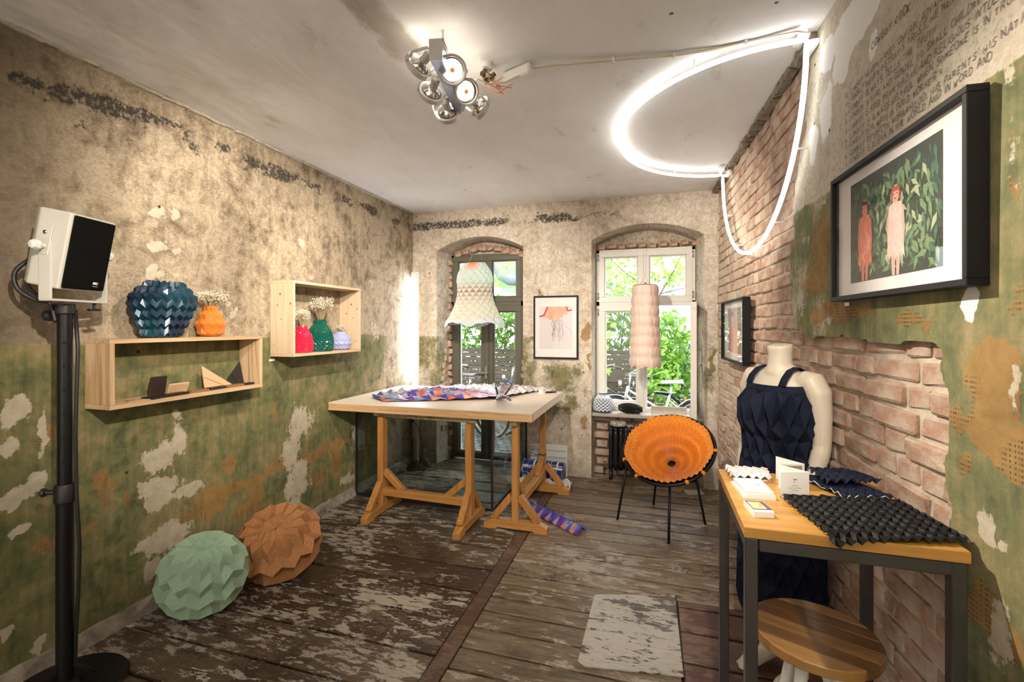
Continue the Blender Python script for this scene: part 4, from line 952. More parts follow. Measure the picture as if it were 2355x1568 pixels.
vase('red glossy pleated vase in the pale box shelf', sheen_mat('red_film', (.70, .01, .04), (.85, .03, .10), .14, .15), [(.062, 0), (.076, .02), (.080, .07), (.066, .13), (.040, .17), (.034, .20)], 14, 18, .035, .003, (-2.52, 2.897, 1.3535), 'diamond')
vase('dark green glossy pleated vase in the pale box shelf', sheen_mat('green_film', (.0, .075, .055), (.01, .14, .10), .12, .15), [(.092, 0), (.100, .02), (.102, .08), (.088, .16), (.050, .21), (.044, .22), (.046, .25)], 16, 22, .03, .003, (-2.53, 3.105, 1.3535), 'diamond')
MAT_LILAC = sheen_mat('lilac_blue_paper', (.26, .29, .58), (.55, .58, .80), .5, 0, 0, 40, 0)
vase('small lilac blue pleated vase in the pale box shelf', MAT_LILAC, [(.062, 0), (.085, .025), (.092, .06), (.078, .105), (.048, .13), (.034, .15)], 9, 16, .04, .006, (-2.53, 3.355, 1.3535))
# ---- dried gypsophila
MAT_STEM = M('dry_stem', (.36, .29, .16), .8); MAT_BLOSSOM = M('dry_blossom', (.80, .72, .56), .8, var=.3, vscale=30)
def flowers(label, loc, spread, height, count, seed, lean=(0, 0)):
    r = random.Random(seed); t = thing('dried_flowers', label, 'flowers', loc, group='dried flower sprigs'); sb = B(); fb_ = B()
    for k in range(count):
        a = r.uniform(0, 2 * PI); q = math.sqrt(r.random()); hh = height * r.uniform(.55, 1.0)
        tip = Vector((lean[0] * hh + spread[0] * q * math.cos(a), lean[1] * hh + spread[1] * q * math.sin(a), hh)); mid = tip * .45
        sb.tube([(0, 0, -.05), tuple(mid), tuple(tip)], .0008, 3, cap=False)
        for m_ in range(4):
            c = tip + Vector((r.gauss(0, .008), r.gauss(0, .010), r.gauss(0, .010))); s_ = r.uniform(.0030, .0055)
            fb_.add([c + Vector(p) * s_ for p in ((1, 0, 0), (-1, 0, 0), (0, 1, 0), (0, -1, 0), (0, 0, 1), (0, 0, -1))], [(0, 2, 4), (2, 1, 4), (1, 3, 4), (3, 0, 4), (2, 0, 5), (1, 2, 5), (3, 1, 5), (0, 3, 5)])
    ob('stems', sb, MAT_STEM, t, recalc=False, kind='stuff'); ob('blossoms', fb_, MAT_BLOSSOM, t, recalc=False, kind='stuff'); return t
flowers('dried cream flowers fanning out of the orange vase', (-2.548, 2.165, 1.66), (.07, .10), .085, 150, 1, (0, .15))
flowers('dried cream flowers standing in the red vase', (-2.52, 2.897, 1.548), (.045, .06), .12, 80, 2)
flowers('tall round bunch of dried flowers in the dark green vase', (-2.53, 3.105, 1.60), (.075, .10), .165, 190, 3, (0, .1))
flowers('short sprig of dried flowers in the lilac vase', (-2.53, 3.355, 1.50), (.04, .045), .045, 55, 4)
# ---- leather goods lying in the long shelf
MAT_DKLEATHER = M('dark_brown_leather', (.035, .02, .016), .45, bump=.2, bscale=300); MAT_BKLEATHER = M('black_leather', (.016, .015, .016), .42, bump=.2, bscale=300)
MAT_TANLEATHER = M('natural_leather', (.62, .42, .24), .5, bump=.15, bscale=300); MAT_BRLEATHER = M('brown_leather', (.30, .14, .06), .45)
ZS = 1.1725
def wallet(label, mat, c, d, rot=(0, 0, 0), flap=True, g='leather pieces in the long shelf'):
    t = thing('leather_wallet', label, 'wallet', c, group=g, rot=rot)
    bb = B(); bb.box((0, 0, d[2] / 2), d, None, min(d) * .3); ob('body', bb, mat, t)
    if flap: bb = B(); bb.box((d[0] * .12, 0, d[2] + .0012), (d[0] * .62, d[1] * .985, .0022), None, .0008); ob('flap', bb, mat, t)
    return t
wallet('dark brown leather wallet standing upright in the long shelf', MAT_DKLEATHER, (-2.565, 1.868, ZS + .054), (.104, .088, .012), (0, math.radians(-78), 0))
wallet('pale natural leather wallet leaning behind the black one', MAT_TANLEATHER, (-2.545, 1.967, ZS + .030), (.06, .115, .012), (0, math.radians(-66), 0))
wallet('long black leather wallet lying open at the shelf edge', MAT_BKLEATHER, (-2.51, 1.868, ZS), (.075, .225, .010), (0, 0, .12), True)
wallet('small brown leather wallet lying half open in the long shelf', MAT_BRLEATHER, (-2.53, 2.065, ZS), (.07, .10, .009), (0, 0, -.2))
wallet('small dark leather wallet lying before the pale triangle', MAT_DKLEATHER, (-2.525, 2.175, ZS), (.06, .11, .012), (0, 0, .1))
wallet('brown leather wallet lying before the black triangle', MAT_BRLEATHER, (-2.53, 2.30, ZS), (.065, .13, .010), (0, 0, .05))
wallet('black leather wallet lying at the right end of the shelf', MAT_BKLEATHER, (-2.525, 2.40, ZS), (.06, .075, .010), (0, 0, -.1))
for k, (y, rz) in enumerate(((1.655, .3), (1.715, -.1))):
    bb = B(); bb.box((0, 0, .002), (.03 + .02 * k, .13 - .03 * k, .004), None, .001); o = tag(ob('leather_strap', bb, MAT_TANLEATHER), ('long', 'short')[k] + ' natural leather strip lying at the left end of the shelf', 'strap', 'leather strips'); o.location = (-2.52 + .018 * k, y, ZS + k * .0045 * 0); o.rotation_euler = (0, 0, rz)
def tri_bag(label, mat, x, y0, y1, yt, zt, th):
    t = thing('triangular_pouch', label, 'pouch', (x, (y0 + y1) / 2, ZS), group='leather pieces in the long shelf')
    bb = B(); yc = (y0 + y1) / 2; bb.prism([(y0 - yc, 0), (y1 - yc, 0), (yt - yc, zt)], th, Matrix(((0, -.22, 1), (1, 0, 0), (0, .97, .22)))); ob('body', bb, mat, t, bevel=.002)
    m_ = [((y0 + yt) / 2 - yc, zt * .5), ((y1 + yc) / 2 - yc, 0)]
    bb = B(); bb.bar((th - .22 * m_[0][1] + .001, m_[0][0], m_[0][1] + .003), (th + .001, m_[1][0] - .01, .005), .003, .002); ob('fold_seam', bb, M('seam_' + mat.name, tuple(.6 * q for q in mat.node_tree.nodes['Principled BSDF'].inputs[0].default_value[:3]), .6), t)
    return t
tri_bag('pale natural leather triangular pouch standing in the long shelf', MAT_TANLEATHER, -2.565, 2.135, 2.335, 2.14, .142, .010)
tri_bag('black leather triangular pouch leaning at the shelf end', MAT_BKLEATHER, -2.60, 2.285, 2.445, 2.442, .145, .010)
def card(name, label, c, d, rotz=0, cat='label', mat=None):
    bb = B(); bb.box((0, 0, 0), d); o = tag(ob(name, bb, mat or MAT_WHITEPL), label, cat); o.location = c; o.rotation_euler = (0, 0, rotz); return o
card('price_label', 'tiny white label on the green wall under the box shelf', (LX + .004, 2.725, 1.305), (.004, .05, .015))

# ---- poufs of folded felt and cork
def pouf(name, label, mat, loc, r, hh, rows, seg, tilt, seed):
    b = B(); r_ = random.Random(seed); n = 2 * seg; prof = []
    for i in range(rows + 1):
        f = PI * (.06 + .90 * i / rows); prof.append((r * max(math.sin(f), .02) ** .72, hh / 2 - math.cos(f) * hh / 2))
    prof = pleat_prof(prof, rows, 1); vs, fs = folded_rows(prof, n, r * .085, r * .095, jit=.35, seed=seed); b.add(vs, fs)
    base = rows * n; zt = prof[-1][1]; rt = prof[-1][0]; st0 = len(b.v)
    for j in range(n):
        a = 2 * PI * (j + .4) / n; b.v.append((.008 * math.cos(a), .008 * math.sin(a), zt - .03))
    for j in range(n): b.f.append((base + j, base + (j + 1) % n, st0 + (j + 1) % n, st0 + j))
    b.f.append(tuple(st0 + j for j in range(n))); b.f.append(tuple(range(n))[::-1])
    m = Euler(tilt).to_matrix(); vs = [m @ Vector(v) for v in b.v]; z0 = min(v.z for v in vs)
    b.v = [(v.x, v.y, max(v.z - z0 - .018, 0.001 + .02 * max(0, v.z - z0 - .018))) for v in vs]
    o = tag(ob(name, b, mat, auto=.5), label, 'pouf', 'folded poufs'); o.location = loc
    md = o.modifiers.new('soft', 'BEVEL'); md.width = .006; md.segments = 2; md.limit_method = 'ANGLE'; md.angle_limit = .5
    return o
MAT_FELT = M('mint_felt', (.36, .53, .37), .95, var=.28, vscale=160, bump=.4, bscale=260, sheen=.3)
MAT_CORK = M('cork_fabric', (.54, .26, .10), .85, color2=(.25, .10, .038), vscale=170, bump=.4, bscale=240)
pouf('felt_pouf', 'mint green felt pouf with folded zigzag relief by the left wall', MAT_FELT, (-2.412, 2.00, 0), .207, .36, 11, 12, (math.radians(13), math.radians(10), .3), 1)
pouf('cork_pouf', 'brown cork fabric pouf with folded star top by the left wall', MAT_CORK, (-2.285, 2.47, 0), .243, .32, 9, 13, (math.radians(28), math.radians(10), .0), 2)

# ================================================================== WORK TABLE
MAT_TTOP = wood('beech_table_top', (.82, .71, .59), (.74, .60, .46), 'X', 4, .45, .3)
MAT_LAMIN = wood('laminated_edge', (.72, .47, .25), (.52, .29, .12), 'X', 7, .5, .4)
MAT_TREST = wood('varnished_trestle', (.55, .27, .075), (.34, .14, .03), 'Z', 6, .42, .5, .2)
MAT_TREST_X = wood('varnished_trestle_rail', (.55, .27, .075), (.36, .15, .035), 'X', 6, .42, .5, .2)
MAT_TREST_Y = wood('varnished_trestle_foot', (.57, .29, .085), (.36, .15, .035), 'Y', 6, .42, .5, .2)
MAT_OLDRAIL = M('glue_stained_rail', (.16, .11, .045), .6, color2=(.45, .36, .22), vscale=22)
TZ = .91
tt = thing('table_top', 'wide beech work table top with laminated edge resting on trestles', 'table top', (-1.74, 3.925, .845))
bb = B(); bb.box((-1.735, 3.925, TZ - .004), (1.77, 1.215, .008), None, .001); ob('board', bb, MAT_TTOP, tt, world=True)
r_ = random.Random(5)
for lay in range(3):                     # laminated strips along the front edge
    x = -2.62
    while x < -.8505:
        L = min(r_.uniform(.25, .55), -.85 - x)
        if -.85 - x - L < .12: L = -.85 - x
        bb = B(); bb.box((0, 0, 0), (L - .0008, .03, .0188)); o = ob('edge_strip', bb, MAT_LAMIN, tt, recalc=False); o.location = (x + L / 2 + 1.74, 3.3325 - 3.925, TZ - .008 - .0095 - lay * .019 - .845); x += L
bb = B(); bb.box((-1.735, 3.94, TZ - .036), (1.768, 1.18, .055)); ob('core', bb, MAT_TTOP, tt, world=True)
bb = B(); bb.box((-.862, 3.325, TZ - .036), (.026, .016, .056)); ob('corner_block', bb, MAT_LAMIN, tt, world=True)
def trestle(label, ax, posts, foot_half, top_z, low_z, mrail, mfoot, cross):
    """ax: direction of the rail; posts: two floor points; cross: direction of the feet"""
    p0, p1 = Vector(posts[0]), Vector(posts[1]); t = thing('trestle', label, 'trestle', tuple((p0 + p1) / 2), group='work table trestles')
    up = Vector((0, 0, 1)); ax = (p1 - p0).normalized(); cr = Vector(cross)
    for sg, p in ((1, p0), (-1, p1)):
        bb = B(); bb.box(tuple(p + up * (top_z / 2 + .03)), tuple(Vector((.052, .078, top_z - .06)) if abs(ax.x) > .5 else Vector((.052, .052, top_z - .06))), None, .004); ob('post', bb, MAT_TREST, t, world=True)
        bb = B(); a, c = p - cr * foot_half, p + cr * foot_half; n_ = cr
        prof = [(-foot_half, 0), (-foot_half + .10, 0), (-foot_half + .11, .014), (foot_half - .11, .014), (foot_half - .10, 0), (foot_half, 0), (foot_half, .045), (foot_half - .06, .075), (-foot_half + .06, .075), (-foot_half, .045)]
        s_ = cr.cross(up); m = Matrix((cr, up, s_)).transposed(); bb.prism(prof, .06, m, p - s_ * .03); ob('foot', bb, mfoot, t, world=True, bevel=.003)
        for q in (-1, 1):
            bb = B(); a = p + cr * (q * (foot_half - .07)) + up * .072; c = p + cr * (q * .03) + up * .26; bb.bar(a, c, .05, .05, up=tuple(s_), bev=.004); ob('foot_brace', bb, MAT_TREST, t, world=True)
        bb = B(); a = p + ax * (sg * .20) + up * (low_z + .02); c = p + ax * (sg * .025) + up * (low_z + .17); bb.bar(a, c, .05, .045, up=tuple(cr), bev=.004); ob('rail_brace', bb, MAT_TREST, t, world=True)
    bb = B(); bb.bar(p0 + up * low_z, p1 + up * low_z, .055, .062, bev=.004); ob('low_rail', bb, mrail, t, world=True)
    bb = B(); bb.bar(p0 - ax * .07 + up * (top_z + .026), p1 + ax * .07 + up * (top_z + .026), .06, .044, bev=.003); ob('top_rail', bb, MAT_OLDRAIL, t, world=True)
    return t
trestle('wooden trestle standing lengthwise at the front of the work table', 'X', ((-2.165, 3.42, 0), (-1.37, 3.39, 0)), .265, .797, .18, MAT_TREST_X, MAT_TREST_Y, (0, 1, 0))
tb = trestle('wooden trestle running front to back under the right end of the work table', 'Y', ((-1.005, 3.415, 0), (-.99, 4.27, 0)), .25, .797, .18, MAT_TREST_Y, MAT_TREST_X, (1, 0, 0))
bb = B(); bb.box((-.99, 4.24, .36), (.07, .065, .006), None, .002); bb.tube([(-1.03, 4.205, .36), (-1.06, 4.20, .362)], .004, 6); ob('cable_tie', bb, MAT_BLACKPL, tb, world=True)

# ---- iridescent folded fabric
def iris_mat(name, stops, rough=.22, metal=.45, k=(3.1, 2.3, 1.7)):
    t = NT(name); g = t.node('ShaderNodeNewGeometry'); sp_ = t.node('ShaderNodeSeparateXYZ'); t.link(g.outputs['True Normal'], sp_.inputs[0])
    s_ = t.math('ADD', t.math('MULTIPLY', sp_.outputs[0], k[0]), t.math('ADD', t.math('MULTIPLY', sp_.outputs[1], k[1]), t.math('MULTIPLY', sp_.outputs[2], k[2])))
    po = t.noise(t.coord('Object'), 9, 3, .6); s_ = t.math('FRACT', t.math('ADD', s_, t.math('MULTIPLY', po, 1.0)))
    c = t.ramp(s_, stops); t.set(color=c, rough=rough, metal=metal, coat=.4); return t.m
MAT_IRIS = iris_mat('iridescent_film', [(0, (.03, .07, .45)), (.18, (.18, .10, .50)), (.34, (.75, .16, .10)), (.46, (.85, .40, .25)), (.6, (.55, .55, .70)), (.75, (.10, .30, .60)), (.88, (.65, .70, .80)), (1, (.03, .07, .45))])
MAT_IRIS_PALE = iris_mat('pale_pleated_film', [(0, (.20, .24, .62)), (.2, (.75, .77, .85)), (.4, (.82, .80, .80)), (.55, (.45, .42, .48)), (.7, (.78, .72, .70)), (.85, (.30, .25, .30)), (1, (.60, .30, .28))], .35, .2, (1.2, 1.0, .6))
K = Vector((-1.275, 3.84, TZ + .035))
def fan(a0, a1, n, Rf, hfun, mat_split):
    b = B(); nr = 15
    def pt(i, j):
        f = i / (n - 1); a = a0 + (a1 - a0) * f; R = Rf(f); q = j / (nr - 1); r = .03 + (R - .03) * q
        up_ = hfun(f) * math.sin(min(q * 1.15, 1) * PI * .92) ** .8
        cr = .010 * (1 if (i + j) % 2 else -1) * min(1, q * 2.5)
        z = (.030 * (1 - q) ** 2 + up_ * (1.0 if i % 2 else .16)) + cr * .7
        return (K.x + r * math.cos(a), K.y + r * math.sin(a), TZ + .004 + max(z, .0))
    b.grid(n, nr, pt); f2 = []
    for f in b.f: f2 += [(f[0], f[1], f[2]), (f[0], f[2], f[3])]
    b.f = f2; return b
fb_ = thing('folded_fabric', 'iridescent blue and red pleated fabric fanned out on the work table', 'fabric', tuple(K - Vector((0, 0, .03))))
def interp(pts):
    def g(f):
        for (fa, va), (fc, vc) in zip(pts, pts[1:]):
            if fa <= f <= fc: return va + (vc - va) * (f - fa) / (fc - fa)
        return pts[-1][1]
    return g
bb = fan(math.radians(203), math.radians(158), 11, interp([(0, .98), (.3, 1.16), (1, 1.20)]), interp([(0, .02), (.3, .065), (1, .055)]), 0); ob('shiny_pleats', bb, MAT_IRIS, fb_, world=True, solid=.001)
bb = fan(math.radians(158), math.radians(72), 19, interp([(0, 1.16), (.25, 1.02), (.5, .80), (1, .82)]), interp([(0, .05), (.5, .085), (1, .06)]), 0); ob('pale_pleats', bb, MAT_IRIS_PALE, fb_, world=True, solid=.001)
bb = B()
def tail(i, j):
    q = j / 5; a = -PI * .95 + 1.9 * PI * i / 23; rr = (.018 + .055 * q) * (1 if i % 2 else .72); d = Vector((.42, -.90, 0)); s_ = Vector((.90, .42, 0))
    c = K + d * (.27 * q) + Vector((0, 0, .012 - .02 * q)); p = c + s_ * (rr * math.cos(a)) + Vector((0, 0, abs(rr * math.sin(a)) * .75)); return (p.x, p.y, max(p.z, TZ + .003))
bb.grid(24, 6, tail); ob('gathered_tail', bb, MAT_IRIS_PALE, fb_, world=True, solid=.001)
for sg in (-1, 1):
    bb = B(); q = K + Vector((.02 + sg * .03, -.02, .012)); bb.bar(q, q + Vector((sg * .035, .05, .06)), .016, .01); bb.tube([q + Vector((sg * .035, .05, .06)), q + Vector((sg * .045, .065, .085))], .004, 6); ob('clip', bb, MAT_DARKMETAL, fb_, world=True)
# ---- small things on the table
def spool(label, c, r, h, mat):
    t = thing('thread_spool', label, 'spool', c, group='white rolls on the work table'); bb = B(); bb.lathe([(.001, 0), (r, 0), (r, h * .12), (r * .8, h * .2), (r * .8, h * .8), (r, h * .88), (r, h), (r * .3, h), (r * .3, h * .7), (.001, h * .7)], 22, cap=False); ob('reel', bb, mat, t, auto=.5); return t
spool('tall white thread spool at the back of the work table', (-1.02, 4.33, TZ), .034, .055, MAT_WHITEPL); spool('flat white tape roll at the back of the work table', (-.985, 4.475, TZ), .040, .022, MAT_WHITEPL)
t = thing('marker_pen', 'black marker pen lying beside the white spool', 'pen', (-.955, 4.385, TZ + .009)); bb = B(); bb.tube([(-.03, -.02, 0), (.03, .015, 0)], .009, 10); ob('barrel', bb, MAT_BLACKPL, t, smooth=True); bb = B(); bb.tube([(.03, .015, 0), (.06, .034, 0)], .007, 10); ob('cap', bb, MAT_BLACKPL, t, smooth=True)

# ---- glass enclosure in front of the French window
gc = thing('glass_case', 'clear glass enclosure with black edges under the work table', 'glass case', (-1.29, 3.70, 0)); MAT_CASE = glass_mat('case_glass', (.66, .70, .68), 1.4)
GX, GY, GH = -1.295, 3.70, .80
for c, d in (((-1.955, GY, GH / 2 + .01), (1.31, .008, GH - .02)), ((GX, 4.245, GH / 2 + .01), (.008, 1.08, GH - .02))):
    bb = B(); bb.box(c, d); ob('pane', bb, MAT_CASE, gc, world=True)
for c, d in (((GX, GY, GH / 2), (.016, .016, GH)), ((-1.955, GY, .012), (1.32, .022, .024)), ((GX, 4.245, .012), (.022, 1.08, .024)), ((GX, 4.79, GH / 2), (.02, .016, GH)), ((-1.955, GY, GH), (1.32, .014, .014)), ((GX, 4.245, GH), (.014, 1.08, .014)), ((-2.615, GY, GH / 2), (.014, .016, GH))):
    bb = B(); bb.box(c, d); ob('edge_profile', bb, MAT_BLACKPL, gc, world=True)
bb = B(); 
for k in range(110):
    a = 2 * PI * k / 22; rr = .085 + .012 * math.sin(k * .37); bb.v and None
pts = [(-2.44 + (.09 + .012 * math.sin(k * .7)) * math.cos(2 * PI * k / 20), 4.50 + (.09 + .01 * math.cos(k * .9)) * math.sin(2 * PI * k / 20), .012 + .0016 * k / 2) for k in range(100)]
pts += [(-2.36, 4.52, .12), (-2.40, 4.58, .30), (-2.50, 4.66, .42), (-2.58, 4.70, .50)]
bb.tube(pts, .006, 6); cc_ = tag(ob('cable_coil', bb, MAT_BLACKPL, smooth=True), 'coil of black cable on the floor behind the glass enclosure', 'cable')
bb = B(); bb.box((-2.605, 4.70, .52), (.05, .08, .10), None, .01); ob('plug', bb, MAT_BLACKPL, cc_)

# ---- rolls and papers on the floor behind the table
t = NT('navy_shibori'); v = t.coord('Object', (1, 1, 1)); br2 = t.node('ShaderNodeTexBrick'); t.link(v, br2.inputs['Vector'])
vo = t.node('ShaderNodeTexVoronoi', distance='CHEBYCHEV'); vo.inputs['Scale'].default_value = 17; vo.inputs['Randomness'].default_value = .25; t.link(v, vo.inputs['Vector'])
t.set(color=t.mix(t.sharp(vo.outputs['Distance'], .40, .52), (.012, .025, .18), (.78, .80, .84)), rough=.7); MAT_NAVY = t.m
ro = thing('fabric_roll', 'navy and white patterned fabric roll on the floor behind the trestle', 'fabric roll', (-1.06, 4.60, 0))
bb = B(); bb.tube([(-.20, 0, .105), (.21, -.02, .105)], .095, 24); ob('roll', bb, MAT_NAVY, ro, auto=.6)
bb = B(); bb.tube([(-.215, 0, .105), (-.195, 0, .105)], .06, 18); ob('core', bb, MAT_WHITEPL, ro, auto=.6)
MAT_FLORAL = NT('red_printed_cloth'); v = MAT_FLORAL.coord('Object'); vo = MAT_FLORAL.node('ShaderNodeTexVoronoi'); vo.inputs['Scale'].default_value = 11; MAT_FLORAL.link(v, vo.inputs['Vector'])
MAT_FLORAL.set(color=MAT_FLORAL.mix(MAT_FLORAL.sharp(vo.outputs['Distance'], .28, .20), (.72, .70, .66), (.75, .12, .04)), rough=.85); MAT_FLORAL = MAT_FLORAL.m
bb = B(); r_ = random.Random(11)
bb.grid(26, 12, lambda i, j: (-1.27 + .52 * i / 25, 4.36 + .14 * j / 11 - .03 * math.sin(i * .5), .004 + .05 * abs(math.sin(i * .8 + j * .4)) * math.sin(PI * j / 11) + .035 * math.sin(PI * j / 11)))
tag(ob('printed_cloth', bb, MAT_FLORAL, smooth=True, solid=.002), 'crumpled white cloth with red dots lying before the navy roll', 'cloth')
np_ = thing('notepad', 'large white punched pad standing against the back wall', 'notepad', (-1.045, 4.775, 0)); bb = B(); bb.box((0, 0, .16), (.39, .012, .32), (math.radians(-2), 0, 0)); ob('pages', bb, M('white_paper', (.80, .79, .77), .7), np_)
bb = B()
for k in range(8):
    for x in (-.18, -.155): bb.box((x, -.012, .05 + k * .034), (.008, .003, .012))
ob('punch_holes', bb, MAT_INK, np_, kind='stuff')
bb = B()
for k in range(3): bb.box((.0, -.0125, .12 + k * .07), (.37, .0015, .018))
ob('grey_bands', bb, M('grey_print', (.55, .55, .57), .7), np_, kind='stuff')
# ---- folded strip on the floor
fs = thing('folded_strip', 'iridescent folded strip lying on the floor boards by the trestle', 'strip', (-.78, 3.68, 0)); bb = B(); a = Vector((-1.07, 3.90, 0)); c = Vector((-.505, 3.475, 0)); d = (c - a).normalized(); s_ = Vector((-d.y, d.x, 0)); n = 16
def strip(i, j):
    q = a + (c - a) * (i / (n - 1)); off = (-.055, -.006, .045, .07)[j] + (.004 if i % 2 else -.004); z = (.004, .062, .010, .022)[j] + (.006 if (i + j) % 2 else 0); p = q + s_ * off; return (p.x, p.y, z)
bb.grid(n, 4, strip); f2 = []
for f in bb.f: f2 += [(f[0], f[1], f[2]), (f[0], f[2], f[3])]
bb.f = f2; ob('pleats', bb, iris_mat('vivid_strip_film', [(0, (.10, .05, .55)), (.2, (.35, .08, .60)), (.4, (.9, .30, .15)), (.6, (.85, .65, .55)), (.8, (.15, .25, .75)), (1, (.10, .05, .55))], .22, .35), fs, world=True, solid=.001)

# ================================================================== BACK WALL
def poly_at(b, pts, x_off): b.add([(p[0], -x_off, p[1]) for p in pts], [tuple(range(len(pts)))])
def framed(name, label, w_, h_, depth, rail, mat_w, mat_h, shape_fn):
    """picture in its own x-z plane facing -y, back at y = 0, centre at origin"""
    t = thing(name, label, 'picture', (0, 0, 0))
    for nm, c, d in (('frame_rail', (0, -depth / 2, h_ / 2 - rail / 2), (w_, depth, rail)), ('frame_rail', (0, -depth / 2, -h_ / 2 + rail / 2), (w_, depth, rail)),
                     ('frame_rail', (-w_ / 2 + rail / 2, -depth / 2, 0), (rail, depth, h_ - 2 * rail)), ('frame_rail', (w_ / 2 - rail / 2, -depth / 2, 0), (rail, depth, h_ - 2 * rail))):
        bb = B(); bb.box(c, d, None, .0015); ob(nm, bb, MAT_FRAME, t)
    bb = B(); bb.box((0, -depth * .45, 0), (w_ - 2 * rail, .004, h_ - 2 * rail)); mt = ob('mat_board', bb, MAT_MATBOARD, t)
    shape_fn(t, depth * .45 + .0025)
    bb = B(); bb.box((0, -depth * .80, 0), (w_ - 2 * rail, .002, h_ - 2 * rail)); ob('pane', bb, MAT_PICGLASS, t)
    return t
MAT_FRAME = M('black_frame', (.007, .007, .007), .55, spec=.25); MAT_MATBOARD = M('white_mat_board', (.88, .86, .855), .8); MAT_PICGLASS = glass_mat('picture_glass', (.97, .97, .97), .8)
def pm(name, col): return M(name, col, .7, var=.2, vscale=60)
def ell(cx_, cz_, a, b_, n=20, rot=0): return [(cx_ + a * math.cos(q) * math.cos(rot) - b_ * math.sin(q) * math.sin(rot), cz_ + a * math.cos(q) * math.sin(rot) + b_ * math.sin(q) * math.cos(rot)) for q in [2 * PI * k / n for k in range(n)]]
def ribbon(b, pts, w_, y):
    for (a, c) in zip(pts, pts[1:]):
        L = math.hypot(c[0] - a[0], c[1] - a[1]) or 1; nx, nz_ = -(c[1] - a[1]) / L * w_ / 2, (c[0] - a[0]) / L * w_ / 2
        b.add([(a[0] + nx, -y, a[1] + nz_), (a[0] - nx, -y, a[1] - nz_), (c[0] - nx, -y, c[1] - nz_), (c[0] + nx, -y, c[1] + nz_)], [(0, 1, 2, 3)])
def jelly(t, y):
    bb = B(); poly_at(bb, [(-.175, -.225), (.175, -.225), (.175, .215), (-.175, .215)], y); pr = ob('print', bb, M('pale_lilac_print', (.76, .70, .735), .7, color2=(.80, .76, .76), vscale=3), t, recalc=False)
    bb = B(); poly_at(bb, [(-.085, .215), (.135, .215), (.132, .17), (.115, .13), (.09, .135), (.07, .10), (.05, .10), (.02, .06), (-.01, .09), (-.05, .07), (-.09, .10), (-.14, .10), (-.115, .14)], y + .0006); ob('orange_bell', bb, M('orange_print', (.86, .36, .20), .7, color2=(.86, .60, .48), vscale=14), pr, recalc=False)
    bb = B(); ribbon(bb, [(-.085, .213), (-.10, .18), (-.125, .125), (-.174, .11)], .016, y + .0009); ribbon(bb, [(.112, .213), (.125, .17), (.17, .178)], .016, y + .0009); ob('red_rim', bb, pm('red_print', (.72, .06, .08)), pr, recalc=False)
    bb = B(); r = random.Random(4)
    for k in range(11):
        x = -.03 + k * .009; z0 = .08; pts = [(x, z0)]
        for q in range(9): x += r.uniform(-.012, .016); z0 -= r.uniform(.012, .032); pts.append((x, z0))
        ribbon(bb, pts, r.uniform(.001, .004), y + .0012)
    for pts in ([(-.02, .05), (-.03, -.02), (-.028, -.08), (-.035, -.14)], [(.07, .03), (.11, .005), (.165, -.03), (.16, -.09)], [(.05, .0), (.075, -.06), (.07, -.10)]): ribbon(bb, pts, .0018, y + .0013)
    ob('tentacles', bb, pm('brown_print', (.25, .16, .10)), pr, recalc=False, kind='stuff')
    bb = B()
    for pts in ([(-.02, .12), (.0, .07), (.03, .04), (.02, .0)], [(.03, .13), (.01, .08), (-.01, .04), (.01, .01)], [(.05, .1), (.02, .06), (.05, .02)]): ribbon(bb, pts, .006, y + .0015)
    ob('pale_arms', bb, pm('cream_print', (.85, .72, .62)), pr, recalc=False, kind='stuff')
jp = framed('framed_print', 'framed print of an orange jellyfish hanging between the windows', .470, .655, .028, .016, 0, 0, jelly); jp.location = (-.974, BY - .001, 1.539)

# ---- garment and pleated tube hanging in the windows
MAT_WIRE = M('thin_wire', (.25, .25, .25), .4, metal=.8)
t = NT('white_mint_folded_paper'); v = t.coord('Object'); sp_ = t.node('ShaderNodeSeparateXYZ'); t.link(v, sp_.inputs[0]); g = t.node('ShaderNodeNewGeometry'); sn = t.node('ShaderNodeSeparateXYZ'); t.link(g.outputs['True Normal'], sn.inputs[0])
fac = t.sharp(sn.outputs[0], -.35, .35); n = t.noise(v, 26, 3, .6)
zc_ = t.ramp(sp_.outputs[2], [(0, (.62, .62, .80)), (.06, (.85, .58, .35)), (.18, (.82, .60, .40)), (.33, (.45, .18, .10)), (.45, (.55, .68, .63)), (.62, (.72, .78, .76)), (.84, (.80, .80, .78)), (.93, (.88, .28, .12)), (1, (.88, .45, .35))])
mask = t.math('MULTIPLY', t.sharp(sn.outputs[2], .22, -.20), 1.0)
c = t.mix(fac, (.74, .77, .75), (.42, .58, .54)); c = t.mix(t.math('MULTIPLY', mask, .95), c, zc_)
tp_ = t.math('MULTIPLY', t.sharp(sp_.outputs[2], .54, .63), t.sharp(t.math('ABSOLUTE', sp_.outputs[0]), .09, .03)); c = t.mix(tp_, c, (.88, .25, .10))
t.set(color=c, rough=.6, sss=.0); MAT_MINT = t.m
gm = thing('folded_garment', 'white and mint folded paper cape hanging in the left window', 'garment', (-1.842, 4.70, 1.59))
prof = [(.325, 0), (.30, .04), (.26, .10), (.225, .17), (.20, .25), (.188, .33), (.190, .40), (.200, .46), (.185, .53), (.15, .59), (.112, .64), (.075, .615)]
bb = pleated(prof, 17, 17, .05, 0, 'diamond', (1, .55)); bb.f = [f for f in bb.f if len(bb.v) - 1 not in f]
bb.v = [(x * (1 + .06 * math.cos(2 * math.atan2(y, x)) * (z0 < .06)), y, z0 - (.05 * max(0, 1 - z0 / .10) * (.5 + .5 * math.cos(4 * math.atan2(y, x)))) + (.012 * math.sin(9 * math.atan2(y, x))) * (z0 < .03)) for x, y, z0 in bb.v]
ob('pleated_body', bb, MAT_MINT, gm, solid=.002)
